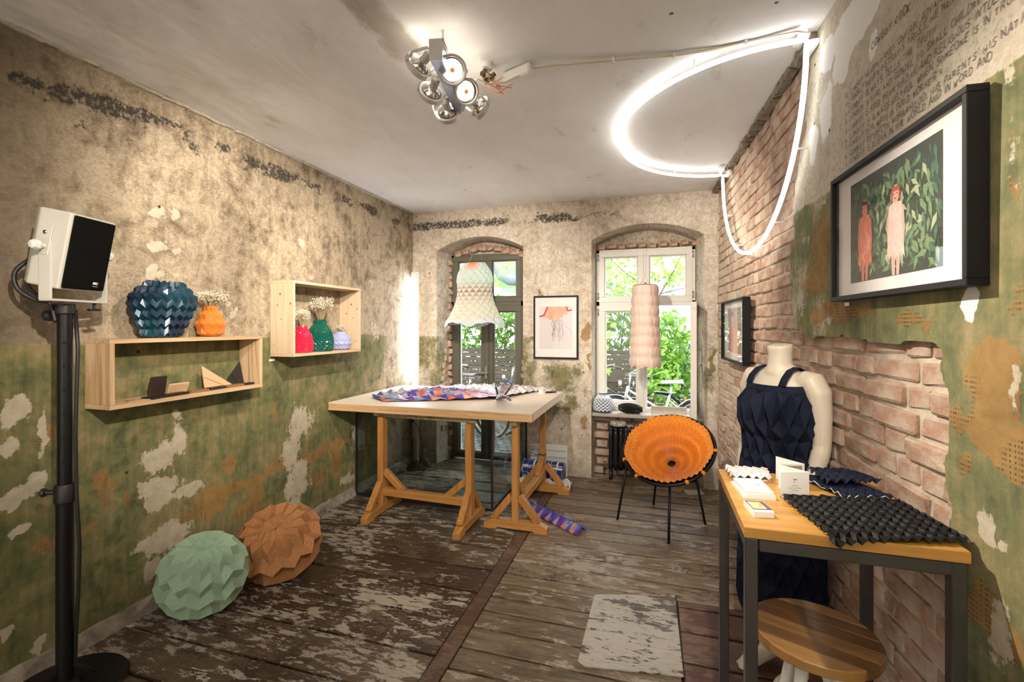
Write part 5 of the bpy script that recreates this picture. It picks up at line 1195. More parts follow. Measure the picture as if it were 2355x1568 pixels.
bb = B(); bb.lathe([(.078, .60), (.074, .618), (.065, .60)], 24, cap=False); bb.v = [(x, y * .55, z0) for x, y, z0 in bb.v]; ob('dark_collar', bb, M('navy_band', (.015, .025, .09), .4), gm)
for x in (-.075, .075):
    bb = B(); bb.tube([(x, 0, .635), (x * .3 + .04, .06, .88)], .0012, 5); ob('hanging_wire', bb, MAT_WIRE, gm)
t = NT('blush_pleated_silk'); v = t.coord('Object', (1, 1, .05)); n = t.noise(v, 60, 3, .6); t.set(color=t.ramp(n, [(.3, (.80, .54, .44)), (.7, (.92, .74, .65))]), rough=.55, sheen=.4, trans=0.0); MAT_BLUSH = t.m
pk = thing('pleated_tube', 'blush pink pleated fabric tube hanging in the white window', 'hanging', (-.078, 4.70, 1.158)); bb = B(); r_ = random.Random(8); NP = 64; tiers = 8; rows = tiers * 5
def pink(i, j):
    q = j / rows; a = 2 * PI * i / (2 * NP); tier = q * tiers; ph = tier - math.floor(tier); puff = .010 * math.sin(PI * ph) ** .7; R = .137 - .027 * q
    w_ = .0045 * (1 if i % 2 else -1) + .003 * math.sin(i * .9 + math.floor(tier) * 2.1)
    rr = R + puff + w_; return (rr * math.cos(a), rr * math.sin(a) * .8, .785 * q - (.010 * math.sin(i * .37) + .006 * math.sin(i * 1.3)) * (1 - q) ** 6)
bb.grid(2 * NP, rows + 1, pink, True); ob('pleats', bb, MAT_BLUSH, pk, smooth=True)
bb = B(); bb.lathe([(.108, .783), (.112, .788), (.108, .793), (.098, .788)], 36, cap=False); bb.v = [(x, y * .8, z0) for x, y, z0 in bb.v]; ob('top_hoop', bb, M('copper_trim', (.45, .22, .12), .4), pk, smooth=True)
bb = B(); bb.tube([(-.05, 0, .79), (0, .0, .87), (.05, 0, .79)], .0015, 5); bb.tube([(0, 0, .87), (.03, .05, 1.40)], .0012, 5); ob('hanging_wire', bb, MAT_WIRE, pk)

# ---- radiator
MAT_IRON = M('black_cast_iron', (.012, .012, .013), .38)
rd = thing('radiator', 'black cast iron column radiator under the white window', 'radiator', (-.20, 4.87, 0))
sec = B()
for y in (-.045, .045):
    sec.tube([(0, y, .11), (0, y * 1.05, .16), (0, y * 1.05, .45), (0, y, .50)], [.016, .019, .019, .016], 10)
sec.tube([(0, -.05, .50), (0, 0, .515), (0, .05, .50)], .021, 10); sec.tube([(0, -.05, .115), (0, 0, .10), (0, .05, .115)], .021, 10)
me = sec.mesh('section'); fix_normals(me); me.materials.append(MAT_IRON); me.polygons.foreach_set('use_smooth', [True] * len(me.polygons))
for k in range(10):
    o = bpy.data.objects.new('section', me); COL.objects.link(o); o.parent = rd; o.location = (-.215 + k * .05, 0, 0)
for x in (-.215, .235):
    for y in (-.045, .045): bb = B(); bb.lathe([(.012, .0), (.022, .0), (.014, .03), (.016, .10)], 10, (x, y, 0)); ob('leg', bb, MAT_IRON, rd, smooth=True)
bb = B(); bb.tube([(-.24, 0, .50), (-.26, 0, .50)], .018, 10); ob('bleed_cap', bb, MAT_METAL, rd, smooth=True)
bb = B(); bb.tube([(-.24, 0, .11), (-.285, 0, .11), (-.29, .04, .11), (-.29, .06, .05), (-.29, .07, .0)], .010, 8); bb.tube([(-.28, 0, .09), (-.28, 0, .16)], .014, 10); ob('valve', bb, M('old_brass', (.22, .14, .07), .5, metal=.6), rd, smooth=True)
bk = thing('crochet_bowl', 'small white crocheted ring bowl with orange inside on the radiator', 'bowl', (-.345, 4.87, .539)); bb = B(); bb.lathe([(.060, 0), (.076, .004), (.080, .022), (.074, .040), (.055, .042), (.048, .030), (.05, .006)], 32, fn=lambda i, j, r, z, a: (r + (.003 if j % 2 else -.003), z, a)); ob('knit', bb, M('white_black_yarn', (.75, .72, .66), .9, color2=(.08, .07, .06), vscale=70), bk)
bb = B(); bb.lathe([(.001, .024), (.05, .026)], 20, cap=False); ob('lining', bb, M('orange_lining', (.75, .28, .04), .7), bk)
# ---- things on the window sill
SZ = .6635
t = NT('blue_white_weave'); v = t.coord('Object'); g = t.node('ShaderNodeNewGeometry'); sn = t.node('ShaderNodeSeparateXYZ'); t.link(g.outputs['True Normal'], sn.inputs[0]); sz_ = t.sharp(sn.outputs[2], -.12, .12); t.set(color=t.mix(sz_, (.06, .16, .30), (.75, .76, .80)), rough=.5); MAT_WEAVE = t.m
wv = thing('pleated_bag', 'blue and white pleated drawstring bag on the window sill', 'bag', (-.50, 4.905, SZ)); bb = pleated([(.06, 0), (.088, .015), (.100, .06), (.094, .11), (.070, .155), (.030, .178), (.045, .20)], 15, 15, .07, 0, 'diamond'); ob('body', bb, MAT_WEAVE, wv)
bb = B(); bb.lathe([(.026, .178), (.036, .182), (.026, .187)], 16, cap=False); ob('drawstring', bb, M('white_cord', (.75, .73, .72), .8), wv, smooth=True)
bp = thing('pleated_clutch', 'black pleated leather pouch lying on the window sill', 'bag', (-.226, 4.90, SZ)); bb = B()
def clutch(i, j):
    q = i / 20; a = 2 * PI * j / 24; e = math.sin(PI * min(max(q, .04), .96)) ** .35; r1 = (.056 if (i + j) % 2 else .047) * e; return (-.12 + .24 * q, r1 * .85 * math.cos(a), max(.050 - .012 * (q - .5) + r1 * math.sin(a), .002))
bb.grid(21, 25, clutch); ob('body', bb, M('black_soft_leather', (.012, .012, .013), .32), bp)
bb = B(); bb.tube([(.06 + .03 * math.cos(q), -.045 - .012 * math.sin(q), .018 + .022 * math.sin(q) - .018 * (math.sin(q) < -.3)) for q in [PI * k / 8 for k in range(-1, 10)]], .003, 6); ob('wrist_loop', bb, MAT_BKLEATHER, bp, smooth=True)
mc = thing('macrame_strip', 'cream fringed macrame strip leaning on the window sill', 'textile', (.145, 4.90, SZ)); bb = B(); bb.box((0, .03, .062), (.345, .012, .05), (math.radians(25), 0, 0), .003); ob('woven_band', bb, M('cream_cotton', (.72, .66, .56), .9, var=.3, vscale=120, bump=.5, bscale=200), mc)
for k in range(22):
    bb = B(); x = -.165 + k * .0157; bb.tube([(x, .014, .045), (x + .003, .004, .024), (x, -.006, .004)], [.0055, .007, .003], 6); ob('tassel', bb, bpy.data.materials['cream_cotton'], mc, smooth=True)
card('sill_card', 'small white card propped at the right end of the sill', (.362, 4.875, SZ + .047), (.055, .003, .09), .2, 'card')
for k, (x, y, rz, lb) in enumerate(((.36, 4.66, .3, 'sheet of white paper lying on the floor in the corner'), (.18, 4.68, -.2, 'piece of cardboard lying on the floor below the radiator'))):
    card('paper_sheet', lb, (x, y, .0035 + .002 * k), (.16, .12, .003), rz, 'paper', M('floor_paper_%d' % k, ((.55, .54, .53), (.34, .25, .17))[k], .8))

# ================================================================== ORANGE CHAIR
C0 = Vector((.105, 3.90, .593)); nn = Vector((-.18, -.57, .80)).normalized(); e1 = Vector((0, 0, 1)).cross(nn).normalized(); e2 = nn.cross(e1); RR = .335
ch = thing('shell_chair', 'round black steel chair with orange folded fabric seat', 'chair', (.105, 3.90, 0)); bb = B(); NA = 96; NR = 16
def seat(i, j):
    q = .10 + .90 * j / NR; a = 2 * PI * i / NA; rho = RR * q; ring = j
    amp = (.017 * math.sin(PI * min(q, .97) * .9) + .004) * (1 if i % 2 else -1) * (1 if ring % 4 < 2 else .45)
    tw = (.022 if ring % 2 else -.022) * (1 if i % 2 else 1) * q
    wob = 1 + .012 * math.sin(a * 9 + 1) * (q > .9)
    return C0 + e1 * (rho * wob * math.cos(a + tw)) + e2 * (rho * wob * math.sin(a + tw)) - nn * (.215 * (1 - q ** 2) - amp - .012)
bb.grid(NA, NR + 1, seat, True); ob('folded_seat', bb, M('orange_felt', (.84, .28, .016), .75, var=.15, vscale=40, sheen=.2), ch, world=True, solid=.003)
bb = B(); bb.tube([C0 + e1 * (.350 * math.cos(a)) + e2 * (.350 * math.sin(a)) - nn * .012 for a in [2 * PI * k / 64 for k in range(64)]], .012, 10, closed=True); ob('rim', bb, MAT_BLACKPOLE, ch, smooth=True, world=True)
bb = B(); bb.grid(40, 8, lambda i, j: C0 + e1 * (.345 * (.05 + .95 * j / 7) * math.cos(2 * PI * i / 40)) + e2 * (.345 * (.05 + .95 * j / 7) * math.sin(2 * PI * i / 40)) - nn * (.24 * (1 - (j / 7) ** 2) + .014), True)
bb.f.append(tuple(i * 8 for i in range(40))); ob('inner_shell', bb, M('black_webbing', (.012, .012, .012), .8), ch, smooth=True, world=True)
for a in (-2.05, -.95, -.55, .10, -2.6, 2.2):
    bb = B(); q = C0 + e1 * (.350 * math.cos(a)) + e2 * (.350 * math.sin(a)) - nn * .012; tg_ = (-e1 * math.sin(a) + e2 * math.cos(a)); bb.tube([q - tg_ * .012, q + tg_ * .012], .0165, 12); ob('fabric_tab', bb, bpy.data.materials['orange_felt'], ch, world=True)
for ft, tp2 in (((-.277, 3.828, 0), (-.20, 3.86, .47)), ((0, 4.246, 0), (.03, 4.16, .345)), ((.104, 3.513, 0), (.115, 3.645, .392)), ((.388, 3.944, 0), (.30, 3.87, .45))):
    bb = B(); bb.tube([ft, tp2], .0095, 10); ob('leg', bb, MAT_BLACKPOLE, ch, smooth=True, world=True)
bb = B(); bb.tube([(-.20, 3.86, .46), (-.12, 4.03, .365), (.03, 4.16, .345), (.20, 4.04, .365), (.30, 3.87, .44)], .008, 8); ob('under_hoop', bb, MAT_BLACKPOLE, ch, smooth=True, world=True)

# ================================================================== RIGHT SIDE
# ---- writing on the right wall
LINES = ["A COWBOY NEVER TAKES UNFAIR ADVANTAGE", "A COWBOY NEVER BETRAYS TRUST. HE NEVER", "A COWBOY ALWAYS TELLS THE TRUTH", "A COWBOY IS KIND AND GENTEL TO SMALL CHILDREN AND",
         "A COWBOY IS FREE FROM RACIAL AND RELIGIOUS INTOLERANCE", "A COWBOY IS ALWAYS HELPFUL WHEN SOMEONE IS IN TROUBLE", "A COWBOY IS ALWAYS A GOOD WORKER =", "A COWBOY RESPECTS WOMANHOOD, HIS PARENTS' HIS NATION'S", "A COWBOY IS CLEAN IN THE WORLD AND IN WORD AND"]
MAT_CHARCOAL = M('charcoal_writing', (.07, .062, .055), .9, color2=(.17, .15, .125), vscale=60)
def on_wall(txt, y0, z0, h_, th, seed, rise=0.0):
    b, wd = stroke_text(txt, h_, th, .22, seed, .12, 1.5)
    vs = []
    for x, y, _ in b.v:
        yy = y0 - x; zz = z0 + y + rise * x; vs.append((rx(yy, -.004 * math.sin(yy * 5 + zz * 3)) - .0016, yy, zz))
    b.v = vs; o = ob('wall_writing', b, MAT_CHARCOAL, wr, recalc=False, kind='stuff')
for k, (ln, z0) in enumerate(zip(LINES, (2.405, 2.374, 2.339, 2.308, 2.272, 2.239, 2.211, 2.178, 2.150))):
    on_wall(ln, 2.05, z0, .0180, .0019, 40 + k, .004 + .004 * (k % 3))
on_wall('COWBOY CODE', 1.86, 2.482, .021, .0026, 60, -.02)

# ---- big framed photograph
MAT_PLEAF = [M('printed_leaf_%d' % k, c, .7) for k, c in enumerate([(.025, .075, .05), (.06, .15, .085), (.17, .28, .13), (.42, .50, .30)])]
MAT_PSKIN = M('printed_skin', (.70, .22, .18), .7); MAT_PSKIN2 = M('printed_pale_skin', (.85, .45, .40), .7)
def leafpts(x, z, L, wd, a):
    ca, sa = math.cos(a), math.sin(a); return [(x + ca * p - sa * q, z + sa * p + ca * q) for p, q in ((0, 0), (L * .35, wd / 2), (L, 0), (L * .35, -wd / 2))]
def person(t, y, x, z0, z1, dress, skin, hair, fringe, seed):
    """printed standing figure: head, dress with fringed hem, arms, legs"""
    H = z1 - z0; r = random.Random(seed); f = lambda q: z0 + H * q
    fg = B(); poly_at(fg, [(x - .018 * H / .25, f(0)), (x - .004, f(0)), (x - .002, f(.28)), (x - .026, f(.3))], y + .0012); poly_at(fg, [(x + .018, f(0)), (x + .004, f(0)), (x + .002, f(.28)), (x + .026, f(.3))], y + .0012)
    poly_at(fg, ell(x, f(.91), .020, .028), y + .0013); poly_at(fg, [(x - .008, f(.80)), (x + .008, f(.80)), (x + .008, f(.87)), (x - .008, f(.87))], y + .0012)
    for sg in (-1, 1): poly_at(fg, [(x + sg * .030, f(.78)), (x + sg * .042, f(.74)), (x + sg * .048, f(.50)), (x + sg * .044, f(.34)), (x + sg * .036, f(.35)), (x + sg * .036, f(.55))], y + .0011)
    ob('printed_figure', fg, skin, t, recalc=False, kind='stuff')
    d = B(); hem = []
    for k in range(13): hem.append((x + .05 - .1 * k / 12, f(.24) + (.0 if k % 2 else -.012) * fringe - r.random() * .006))
    poly_at(d, [(x - .034, f(.80)), (x - .012, f(.82)), (x + .012, f(.82)), (x + .034, f(.80)), (x + .036, f(.55))] + hem + [(x - .036, f(.55))], y + .0016); ob('printed_dress', d, dress, t, recalc=False)
    fr_ = B()
    for k in range(16): a_ = x - .034 + .068 * k / 15; z_ = f(r.uniform(.25, .62)); ribbon(fr_, [(a_, z_), (a_ + r.uniform(-.004, .004), z_ - .02), (a_ + r.uniform(-.006, .006), z_ - .035)], .0022, y + .00175)
    ob('printed_fringe', fr_, bpy.data.materials.get('printed_fringe_pale') or M('printed_fringe_pale', (.90, .62, .52), .7), t, recalc=False, kind='stuff')
    hb = B(); poly_at(hb, [(x - .021, f(.88)), (x - .024, f(.95)), (x - .012, f(1.0)), (x + .012, f(1.0)), (x + .024, f(.95)), (x + .024, f(.80)), (x + .017, f(.86)), (x + .016, f(.94)), (x - .014, f(.95)), (x - .016, f(.85)), (x - .024, f(.79))], y + .0018); ob('printed_hair', hb, hair, t, recalc=False)
    eb = B()
    for sg in (-1, 1): poly_at(eb, ell(x + sg * .008, f(.915), .0035, .0018, 8), y + .0019)
    poly_at(eb, ell(x, f(.86), .005, .0018, 8), y + .0019); ob('printed_face', eb, MAT_INK, t, recalc=False, kind='stuff')
MAT_DRESS_R = M('printed_coral_dress', (.88, .26, .16), .7, color2=(.70, .15, .09), vscale=60); MAT_DRESS_W = M('printed_pink_dress', (.95, .72, .66), .7, color2=(.92, .50, .44), vscale=50)
def big(t, y):
    W, H = .505, .348; x0, z0 = -.005, .003
    bb = B(); poly_at(bb, [(x0 - W / 2, z0 - H / 2), (x0 + W / 2, z0 - H / 2), (x0 + W / 2, z0 + H / 2), (x0 - W / 2, z0 + H / 2)], y); pr = ob('print', bb, M('dark_foliage_print', (.012, .03, .02), .7, color2=(.035, .05, .03), vscale=18), t, recalc=False)
    r = random.Random(12); bs = [B() for _ in range(4)]
    for k in range(470):
        x = x0 + r.uniform(-W / 2 + .015, W / 2 - .015); z = z0 + r.uniform(-H / 2 + .012, H / 2 - .012); L = r.uniform(.026, .056); a = -PI / 2 + r.gauss(0, .7)
        pts = leafpts(x, z, L, L * .36, a)
        if all(abs(p[0] - x0) < W / 2 - .001 and abs(p[1] - z0) < H / 2 - .001 for p in pts):
            lev = min(3, max(0, int(1.2 + 1.6 * math.sin(x * 9 + 1) * math.cos(z * 8) + r.gauss(0, .8)))); poly_at(bs[lev], pts, y + .0004 + lev * .0001 + k * 4e-7)
    for q, b_ in enumerate(bs): ob('printed_leaves', b_, MAT_PLEAF[q], pr, recalc=False, kind='stuff')
    person(pr, y, 1.696 - 1.849, -.170, .098, MAT_DRESS_R, MAT_PSKIN, M('printed_dark_hair', (.12, .04, .03), .7), 1, 1)
    person(pr, y, 1.696 - 1.662, -.170, .094, MAT_DRESS_W, MAT_PSKIN2, M('printed_red_hair', (.55, .08, .05), .7), 1.2, 2)
pb = framed('framed_photograph', 'large framed photograph of two figures before leaves on the right wall', .742, .460, .045, .017, 0, 0, big)
pb.location = (rx(1.696, .0045), 1.696, 1.873); pb.rotation_euler = (0, 0, -PI / 2 + RANG)
def small(t, y):
    W, H = .44, .335; x0, z0 = .0, .005
    bb = B(); poly_at(bb, [(x0 - W / 2, z0 - H / 2), (x0 + W / 2, z0 - H / 2), (x0 + W / 2, z0 + H / 2), (x0 - W / 2, z0 + H / 2)], y); pr = ob('print', bb, M('lilac_grey_print', (.36, .30, .36), .7, color2=(.52, .44, .48), vscale=6), t, recalc=False)
    for x, dr, hr, seed in ((-.06, M('printed_red_coat', (.78, .12, .10), .7, color2=(.80, .35, .40), vscale=20), M('printed_black_hair', (.03, .025, .025), .7), 3), (.075, M('printed_orange_coat', (.82, .34, .10), .7, color2=(.85, .55, .35), vscale=20), M('printed_sand_hair', (.72, .52, .38), .7), 4)):
        b_ = B(); poly_at(b_, [(x - .085, -.162), (x + .085, -.162), (x + .078, -.02), (x + .05, .045), (x + .02, .055), (x - .02, .055), (x - .05, .045), (x - .078, -.02)], y + .0006 + seed * 1e-4); ob('printed_coat', b_, dr, pr, recalc=False)
        b_ = B(); poly_at(b_, ell(x, .092, .030, .044), y + .0012); poly_at(b_, [(x - .014, .03), (x + .014, .03), (x + .012, .06), (x - .012, .06)], y + .0012); ob('printed_head', b_, MAT_PSKIN2, pr, recalc=False, kind='stuff')
        b_ = B(); poly_at(b_, [(x - .033, .085), (x - .034, .12), (x - .016, .148), (x + .018, .148), (x + .034, .12), (x + .030, .105), (x - .012, .118)], y + .0014); ob('printed_hair', b_, hr, pr, recalc=False)
        b_ = B()
        for sg in (-1, 1): poly_at(b_, ell(x + sg * .012, .096, .005, .0025, 8), y + .0016)
        poly_at(b_, ell(x, .066, .008, .003, 8), y + .0016); ob('printed_face', b_, MAT_INK, pr, recalc=False, kind='stuff')
    b_ = B(); poly_at(b_, [(-.012, -.162), (.016, -.162), (.014, .02), (-.006, .03)], y + .0018); ob('printed_glow', b_, M('printed_white_glow', (.86, .70, .64), .7), pr, recalc=False)
ps_ = framed('framed_photograph', 'small framed photograph of two figures in red and orange on the brick wall', .75, .465, .05, .016, 0, 0, small)
ps_.location = (rx(3.828, .006), 3.828, 1.515); ps_.rotation_euler = (0, 0, -PI / 2 + RANG)
card('price_label', 'tiny white label under the large framed photograph', (rx(2.04, .006), 2.035, 1.632), (.003, .035, .012), RANG)

# ---- mannequin in a pleated denim dress
MX, MY = .545, 2.347; FA = Vector((-.79, -.61, 0)).normalized(); AC = Vector((.61, -.79, 0)).normalized()    # facing, towards its left arm
MAT_MANN = M('cream_mannequin', (.70, .62, .50), .42, coat=.15)
mq = thing('mannequin', 'cream headless mannequin standing against the brick wall', 'mannequin', (MX, MY, 0))
W_ = lambda a, f, z: Vector((0, 0, z)) + AC * a + FA * f
bd = B()
def loft(rings, n=20):
    """rings: centre (across, forward, z), half width, half depth"""
    vs = []; fs = []
    for (a, f, z, hw, hd) in rings:
        for k in range(n):
            q = 2 * PI * k / n; vs.append(W_(a + hw * math.cos(q), f + hd * math.sin(q), z))
    for i in range(len(rings) - 1):
        for k in range(n): l = (k + 1) % n; fs.append((i * n + k, i * n + l, (i + 1) * n + l, (i + 1) * n + k))
    fs.append(tuple(range(n))[::-1]); fs.append(tuple((len(rings) - 1) * n + k for k in range(n))); bd.add(vs, fs)
loft([(0, 0, .70, .10, .09), (0, -.005, .78, .155, .115), (0, -.01, .86, .158, .115), (0, 0, .94, .130, .098), (0, .005, 1.0, .115, .088), (0, .01, 1.07, .122, .095), (0, .022, 1.15, .138, .118), (0, .012, 1.22, .142, .108), (0, .0, 1.29, .140, .088), (0, -.005, 1.325, .125, .072), (0, -.005, 1.352, .085, .060), (0, .0, 1.375, .054, .052)])
nk = 18; vs = []; fs = []
for i, (z, r1, tl) in enumerate([(1.34, .058, 0), (1.38, .049, 0), (1.42, .047, .0), (1.455, .050, .18), (1.468, .051, .28)]):
    for k in range(nk): q = 2 * PI * k / nk; p = W_(r1 * math.cos(q), .006 + r1 * 1.08 * math.sin(q), z); p.z += tl * (-r1 * math.sin(q)) * .5 + tl * r1 * math.cos(q) * .0; vs.append(p)
for i in range(4):
    for k in range(nk): l = (k + 1) % nk; fs.append((i * nk + k, i * nk + l, (i + 1) * nk + l, (i + 1) * nk + k))
fs.append(tuple(range(nk))[::-1]); fs.append(tuple(4 * nk + k for k in range(nk))); bd.add(vs, fs)
for sg in (-1, 1):
    bd.tube([W_(sg * .10, -.005, 1.318), W_(sg * .145, -.005, 1.312), W_(sg * .168, -.008, 1.27), W_(sg * .176, -.012, 1.18), W_(sg * .180, -.012, 1.06), W_(sg * .180, .0, 1.02), W_(sg * .172, .03, .92), W_(sg * .160, .06, .81)], [.045, .052, .049, .041, .035, .036, .031, .023], 14)
    bd.tube([W_(sg * .160, .06, .82), W_(sg * .157, .068, .775), W_(sg * .154, .075, .735), W_(sg * .152, .08, .715)], [.021, .028, .030, .022], 10)
    for k, (df, L) in enumerate(((-.026, .055), (-.009, .068), (.009, .072), (.026, .065))):      # fingers
        b0 = W_(sg * .153, .079 + df, .722); bd.tube([b0, b0 + Vector((0, 0, -L * .55)) + AC * (-sg * .004), b0 + Vector((0, 0, -L)) + AC * (-sg * .014)], [.0095, .0085, .006], 8)
    b0 = W_(sg * .150, .098, .765); bd.tube([b0, b0 + FA * .022 + Vector((0, 0, -.026)), b0 + FA * .028 + Vector((0, 0, -.055))], [.011, .0095, .007], 8)
    bd.tube([W_(sg * .078, -.005, .78), W_(sg * .083, .0, .65), W_(sg * .083, .005, .50), W_(sg * .080, .0, .42), W_(sg * .080, -.012, .32), W_(sg * .078, -.008, .15), W_(sg * .078, -.004, .085), W_(sg * .078, -.004, .05)], [.088, .080, .060, .052, .052, .036, .031, .033], 16)
    bd.tube([W_(sg * .078, -.055, .030), W_(sg * .078, -.02, .042), W_(sg * .079, .04, .040), W_(sg * .082, .095, .028), W_(sg * .084, .135, .018), W_(sg * .084, .155, .014)], [.020, .030, .033, .034, .024, .012], 14)
    for k in range(5): bd.tube([W_(sg * (.066 + k * .011), .130, .014), W_(sg * (.066 + k * .0115), .162 - abs(k - 1) * .006, .010)], [.009, .006], 8)
bo = ob('body', bd, MAT_MANN, mq, smooth=True)
md = bo.modifiers.new('remesh', 'REMESH'); md.mode = 'VOXEL'; md.voxel_size = .0065; md.use_smooth_shade = True
md = bo.modifiers.new('smooth', 'SMOOTH'); md.iterations = 6; md.factor = .5
# dress, resting on the mannequin: its own thing
t = NT('navy_denim'); v = t.coord('Object'); wv_ = t.noise(v, 420, 2, .7); n = t.noise(v, 14, 4, .6)
t.set(color=t.mix(t.math('MULTIPLY', t.sharp(wv_, .5, .8), .5), t.ramp(n, [(.3, (.005, .007, .018)), (.7, (.012, .016, .038))]), (.030, .038, .07)), rough=.85, spec=.2); t.bump(wv_, .25, .001); MAT_DENIM = t.m
dr = thing('pleated_dress', 'navy denim dress with pleated diamonds worn by the mannequin', 'dress', (MX, MY, .26))
Wd = lambda a, f, z: W_(a, f, z - .26)
SECT = [(.26, .178, .128, .01), (.45, .174, .126, .01), (.65, .170, .124, .006), (.80, .180, .128, .004), (.90, .170, .124, .0), (1.0, .150, .118, .004), (1.08, .150, .122, .010), (1.15, .162, .140, .020), (1.22, .160, .130, .014), (1.275, .146, .106, .004)]
def sect(z):
    for a, c in zip(SECT, SECT[1:]):
        if a[0] <= z <= c[0]: q = (z - a[0]) / (c[0] - a[0]); return [a[k] + (c[k] - a[k]) * q for k in (1, 2, 3)]
    return list(SECT[-1][1:])
NS, NRW = 34, 15; bb = B(); r_ = random.Random(21)
def dpt(i, j):
    z = .26 + (1.268 - .26) * j / NRW; hw, hd, f0 = sect(z); a = 2 * PI * i / NS; s_ = 1 if (i + j) % 2 else -1; k = 1 + .12 * s_ * (1 if 0 < j < NRW else .3) + r_.uniform(-.012, .012)
    return Wd(hw * k * math.cos(a), f0 + hd * k * math.sin(a), z + r_.uniform(-.006, .006) + (.012 if i % 2 else -.012) * (j < NRW))
bb.grid(NS, NRW + 1, dpt, True); f2 = []
for f in bb.f:
    i, j = f[0] // (NRW + 1), f[0] % (NRW + 1); f2 += [(f[0], f[1], f[2]), (f[0], f[2], f[3])] if (i + j) % 2 else [(f[0], f[1], f[3]), (f[1], f[2], f[3])]
bb.f = f2; ob('pleated_skirt', bb, MAT_DENIM, dr, solid=.003)
bb = B(); bb.grid(40, 3, lambda i, j: Wd((.152, .150, .146)[j] * math.cos(2 * PI * i / 40), .006 + (.112, .109, .104)[j] * math.sin(2 * PI * i / 40), (1.262, 1.28, 1.300)[j] - .006 * math.sin(2 * PI * i / 40)), True); ob('top_band', bb, MAT_DENIM, dr, smooth=True, solid=.004)
for sg in (-1, 1):
    pts = [(sg * .082, .098, 1.292), (sg * .083, .080, 1.325), (sg * .080, .045, 1.356), (sg * .076, .0, 1.368), (sg * .074, -.045, 1.350), (sg * .074, -.085, 1.305), (sg * .075, -.10, 1.28)]; bb = B()
    bb.grid(len(pts), 2, lambda i, j: Wd(pts[i][0] + (-.016, .016)[j], pts[i][1], pts[i][2] + .003)); ob('strap', bb, MAT_DENIM, dr, smooth=True, solid=.003)

# ---- high table
MAT_STEEL = M('raw_steel_tube', (.115, .11, .105), .38, metal=.75, var=.3, vscale=3); MAT_OAK = wood('oiled_oak_top', (.52, .27, .06), (.33, .15, .028), 'X', 5, .38, .6, .25)
ht = thing('high_table', 'high square steel table with oiled oak top by the right wall', 'table', (.462, 1.592, 0)); TX0, TX1, TY0, TY1, THZ = .226, .700, 1.334, 1.850, 1.03
for k in range(4):
    y0 = TY0 + (TY1 - TY0) * k / 4; y1 = TY0 + (TY1 - TY0) * (k + 1) / 4; bb = B(); bb.box(((TX0 + TX1) / 2, (y0 + y1) / 2, THZ - .014), (TX1 - TX0, y1 - y0 - .0006, .028), None, .0015); ob('top_plank', bb, MAT_OAK, ht, world=True)
lg = .030
for x in (TX0 + lg / 2 + .002, TX1 - lg / 2 - .006):
    for y in (TY0 + lg / 2 + .002, TY1 - lg / 2 - .002): bb = B(); bb.box((x, y, (THZ - .028) / 2), (lg, lg, THZ - .029), None, .002); ob('leg', bb, MAT_STEEL, ht, world=True)
for c, d in ((((TX0 + TX1) / 2, TY0 + .017, THZ - .045), (TX1 - TX0 - .07, .028, .032)), (((TX0 + TX1) / 2, TY1 - .017, THZ - .045), (TX1 - TX0 - .07, .028, .032)), ((TX0 + .017, (TY0 + TY1) / 2, THZ - .045), (.028, TY1 - TY0 - .066, .032)), ((TX1 - .021, (TY0 + TY1) / 2, THZ - .045), (.028, TY1 - TY0 - .066, .032))):
    bb = B(); bb.box(c, d, None, .002); ob('apron_bar', bb, MAT_STEEL, ht, world=True)
# ---- stool under it
sl = thing('stool', 'round striped wooden stool with white legs under the high table', 'stool', (.456, 1.585, 0)); SR = .167
MAT_SW = [wood('acacia_strip_%d' % k, a, c, 'X', 5, .32, .6, .4) for k, (a, c) in enumerate([((.17, .08, .024), (.09, .038, .011)), ((.33, .175, .055), (.21, .10, .03)), ((.14, .062, .02), (.075, .03, .01)), ((.28, .145, .045), (.16, .075, .022))])]
ang = math.radians(-24); cuts = [-1, -.62, -.30, .02, .36, .68, 1]
for k in range(6):
    q0, q1 = cuts[k] * SR, cuts[k + 1] * SR; pts = []
    m = 9
    for i in range(m): y = q0 + (q1 - q0) * i / (m - 1); pts.append((math.sqrt(max(SR * SR - y * y, 0)), y))
    for i in range(m): y = q1 + (q0 - q1) * i / (m - 1); pts.append((-math.sqrt(max(SR * SR - y * y, 0)), y))
    uq = [pts[0]]
    for p in pts[1:]:
        if math.dist(p, uq[-1]) > 1e-4: uq.append(p)
    if math.dist(uq[0], uq[-1]) < 1e-4: uq.pop()
    bb = B(); bb.prism(uq, .030, None, (0, 0, .62)); o = ob('seat_strip', bb, MAT_SW[(1, 0, 3, 2, 0, 1)[k]], sl, bevel=.004); o.rotation_euler = (0, 0, ang)
for k in range(4):
    a = PI / 4 + k * PI / 2; bb = B(); bb.tube([(.05 * math.cos(a), .05 * math.sin(a), .62), (.17 * math.cos(a), .17 * math.sin(a), 0)], [.018, .012], 12); ob('leg', bb, MAT_WHITEPL, sl, smooth=True)
bb = B(); bb.lathe([(.001, .585), (.075, .59), (.08, .62), (.001, .62)], 24, cap=False); ob('under_plate', bb, MAT_WHITEPL, sl, auto=.6)
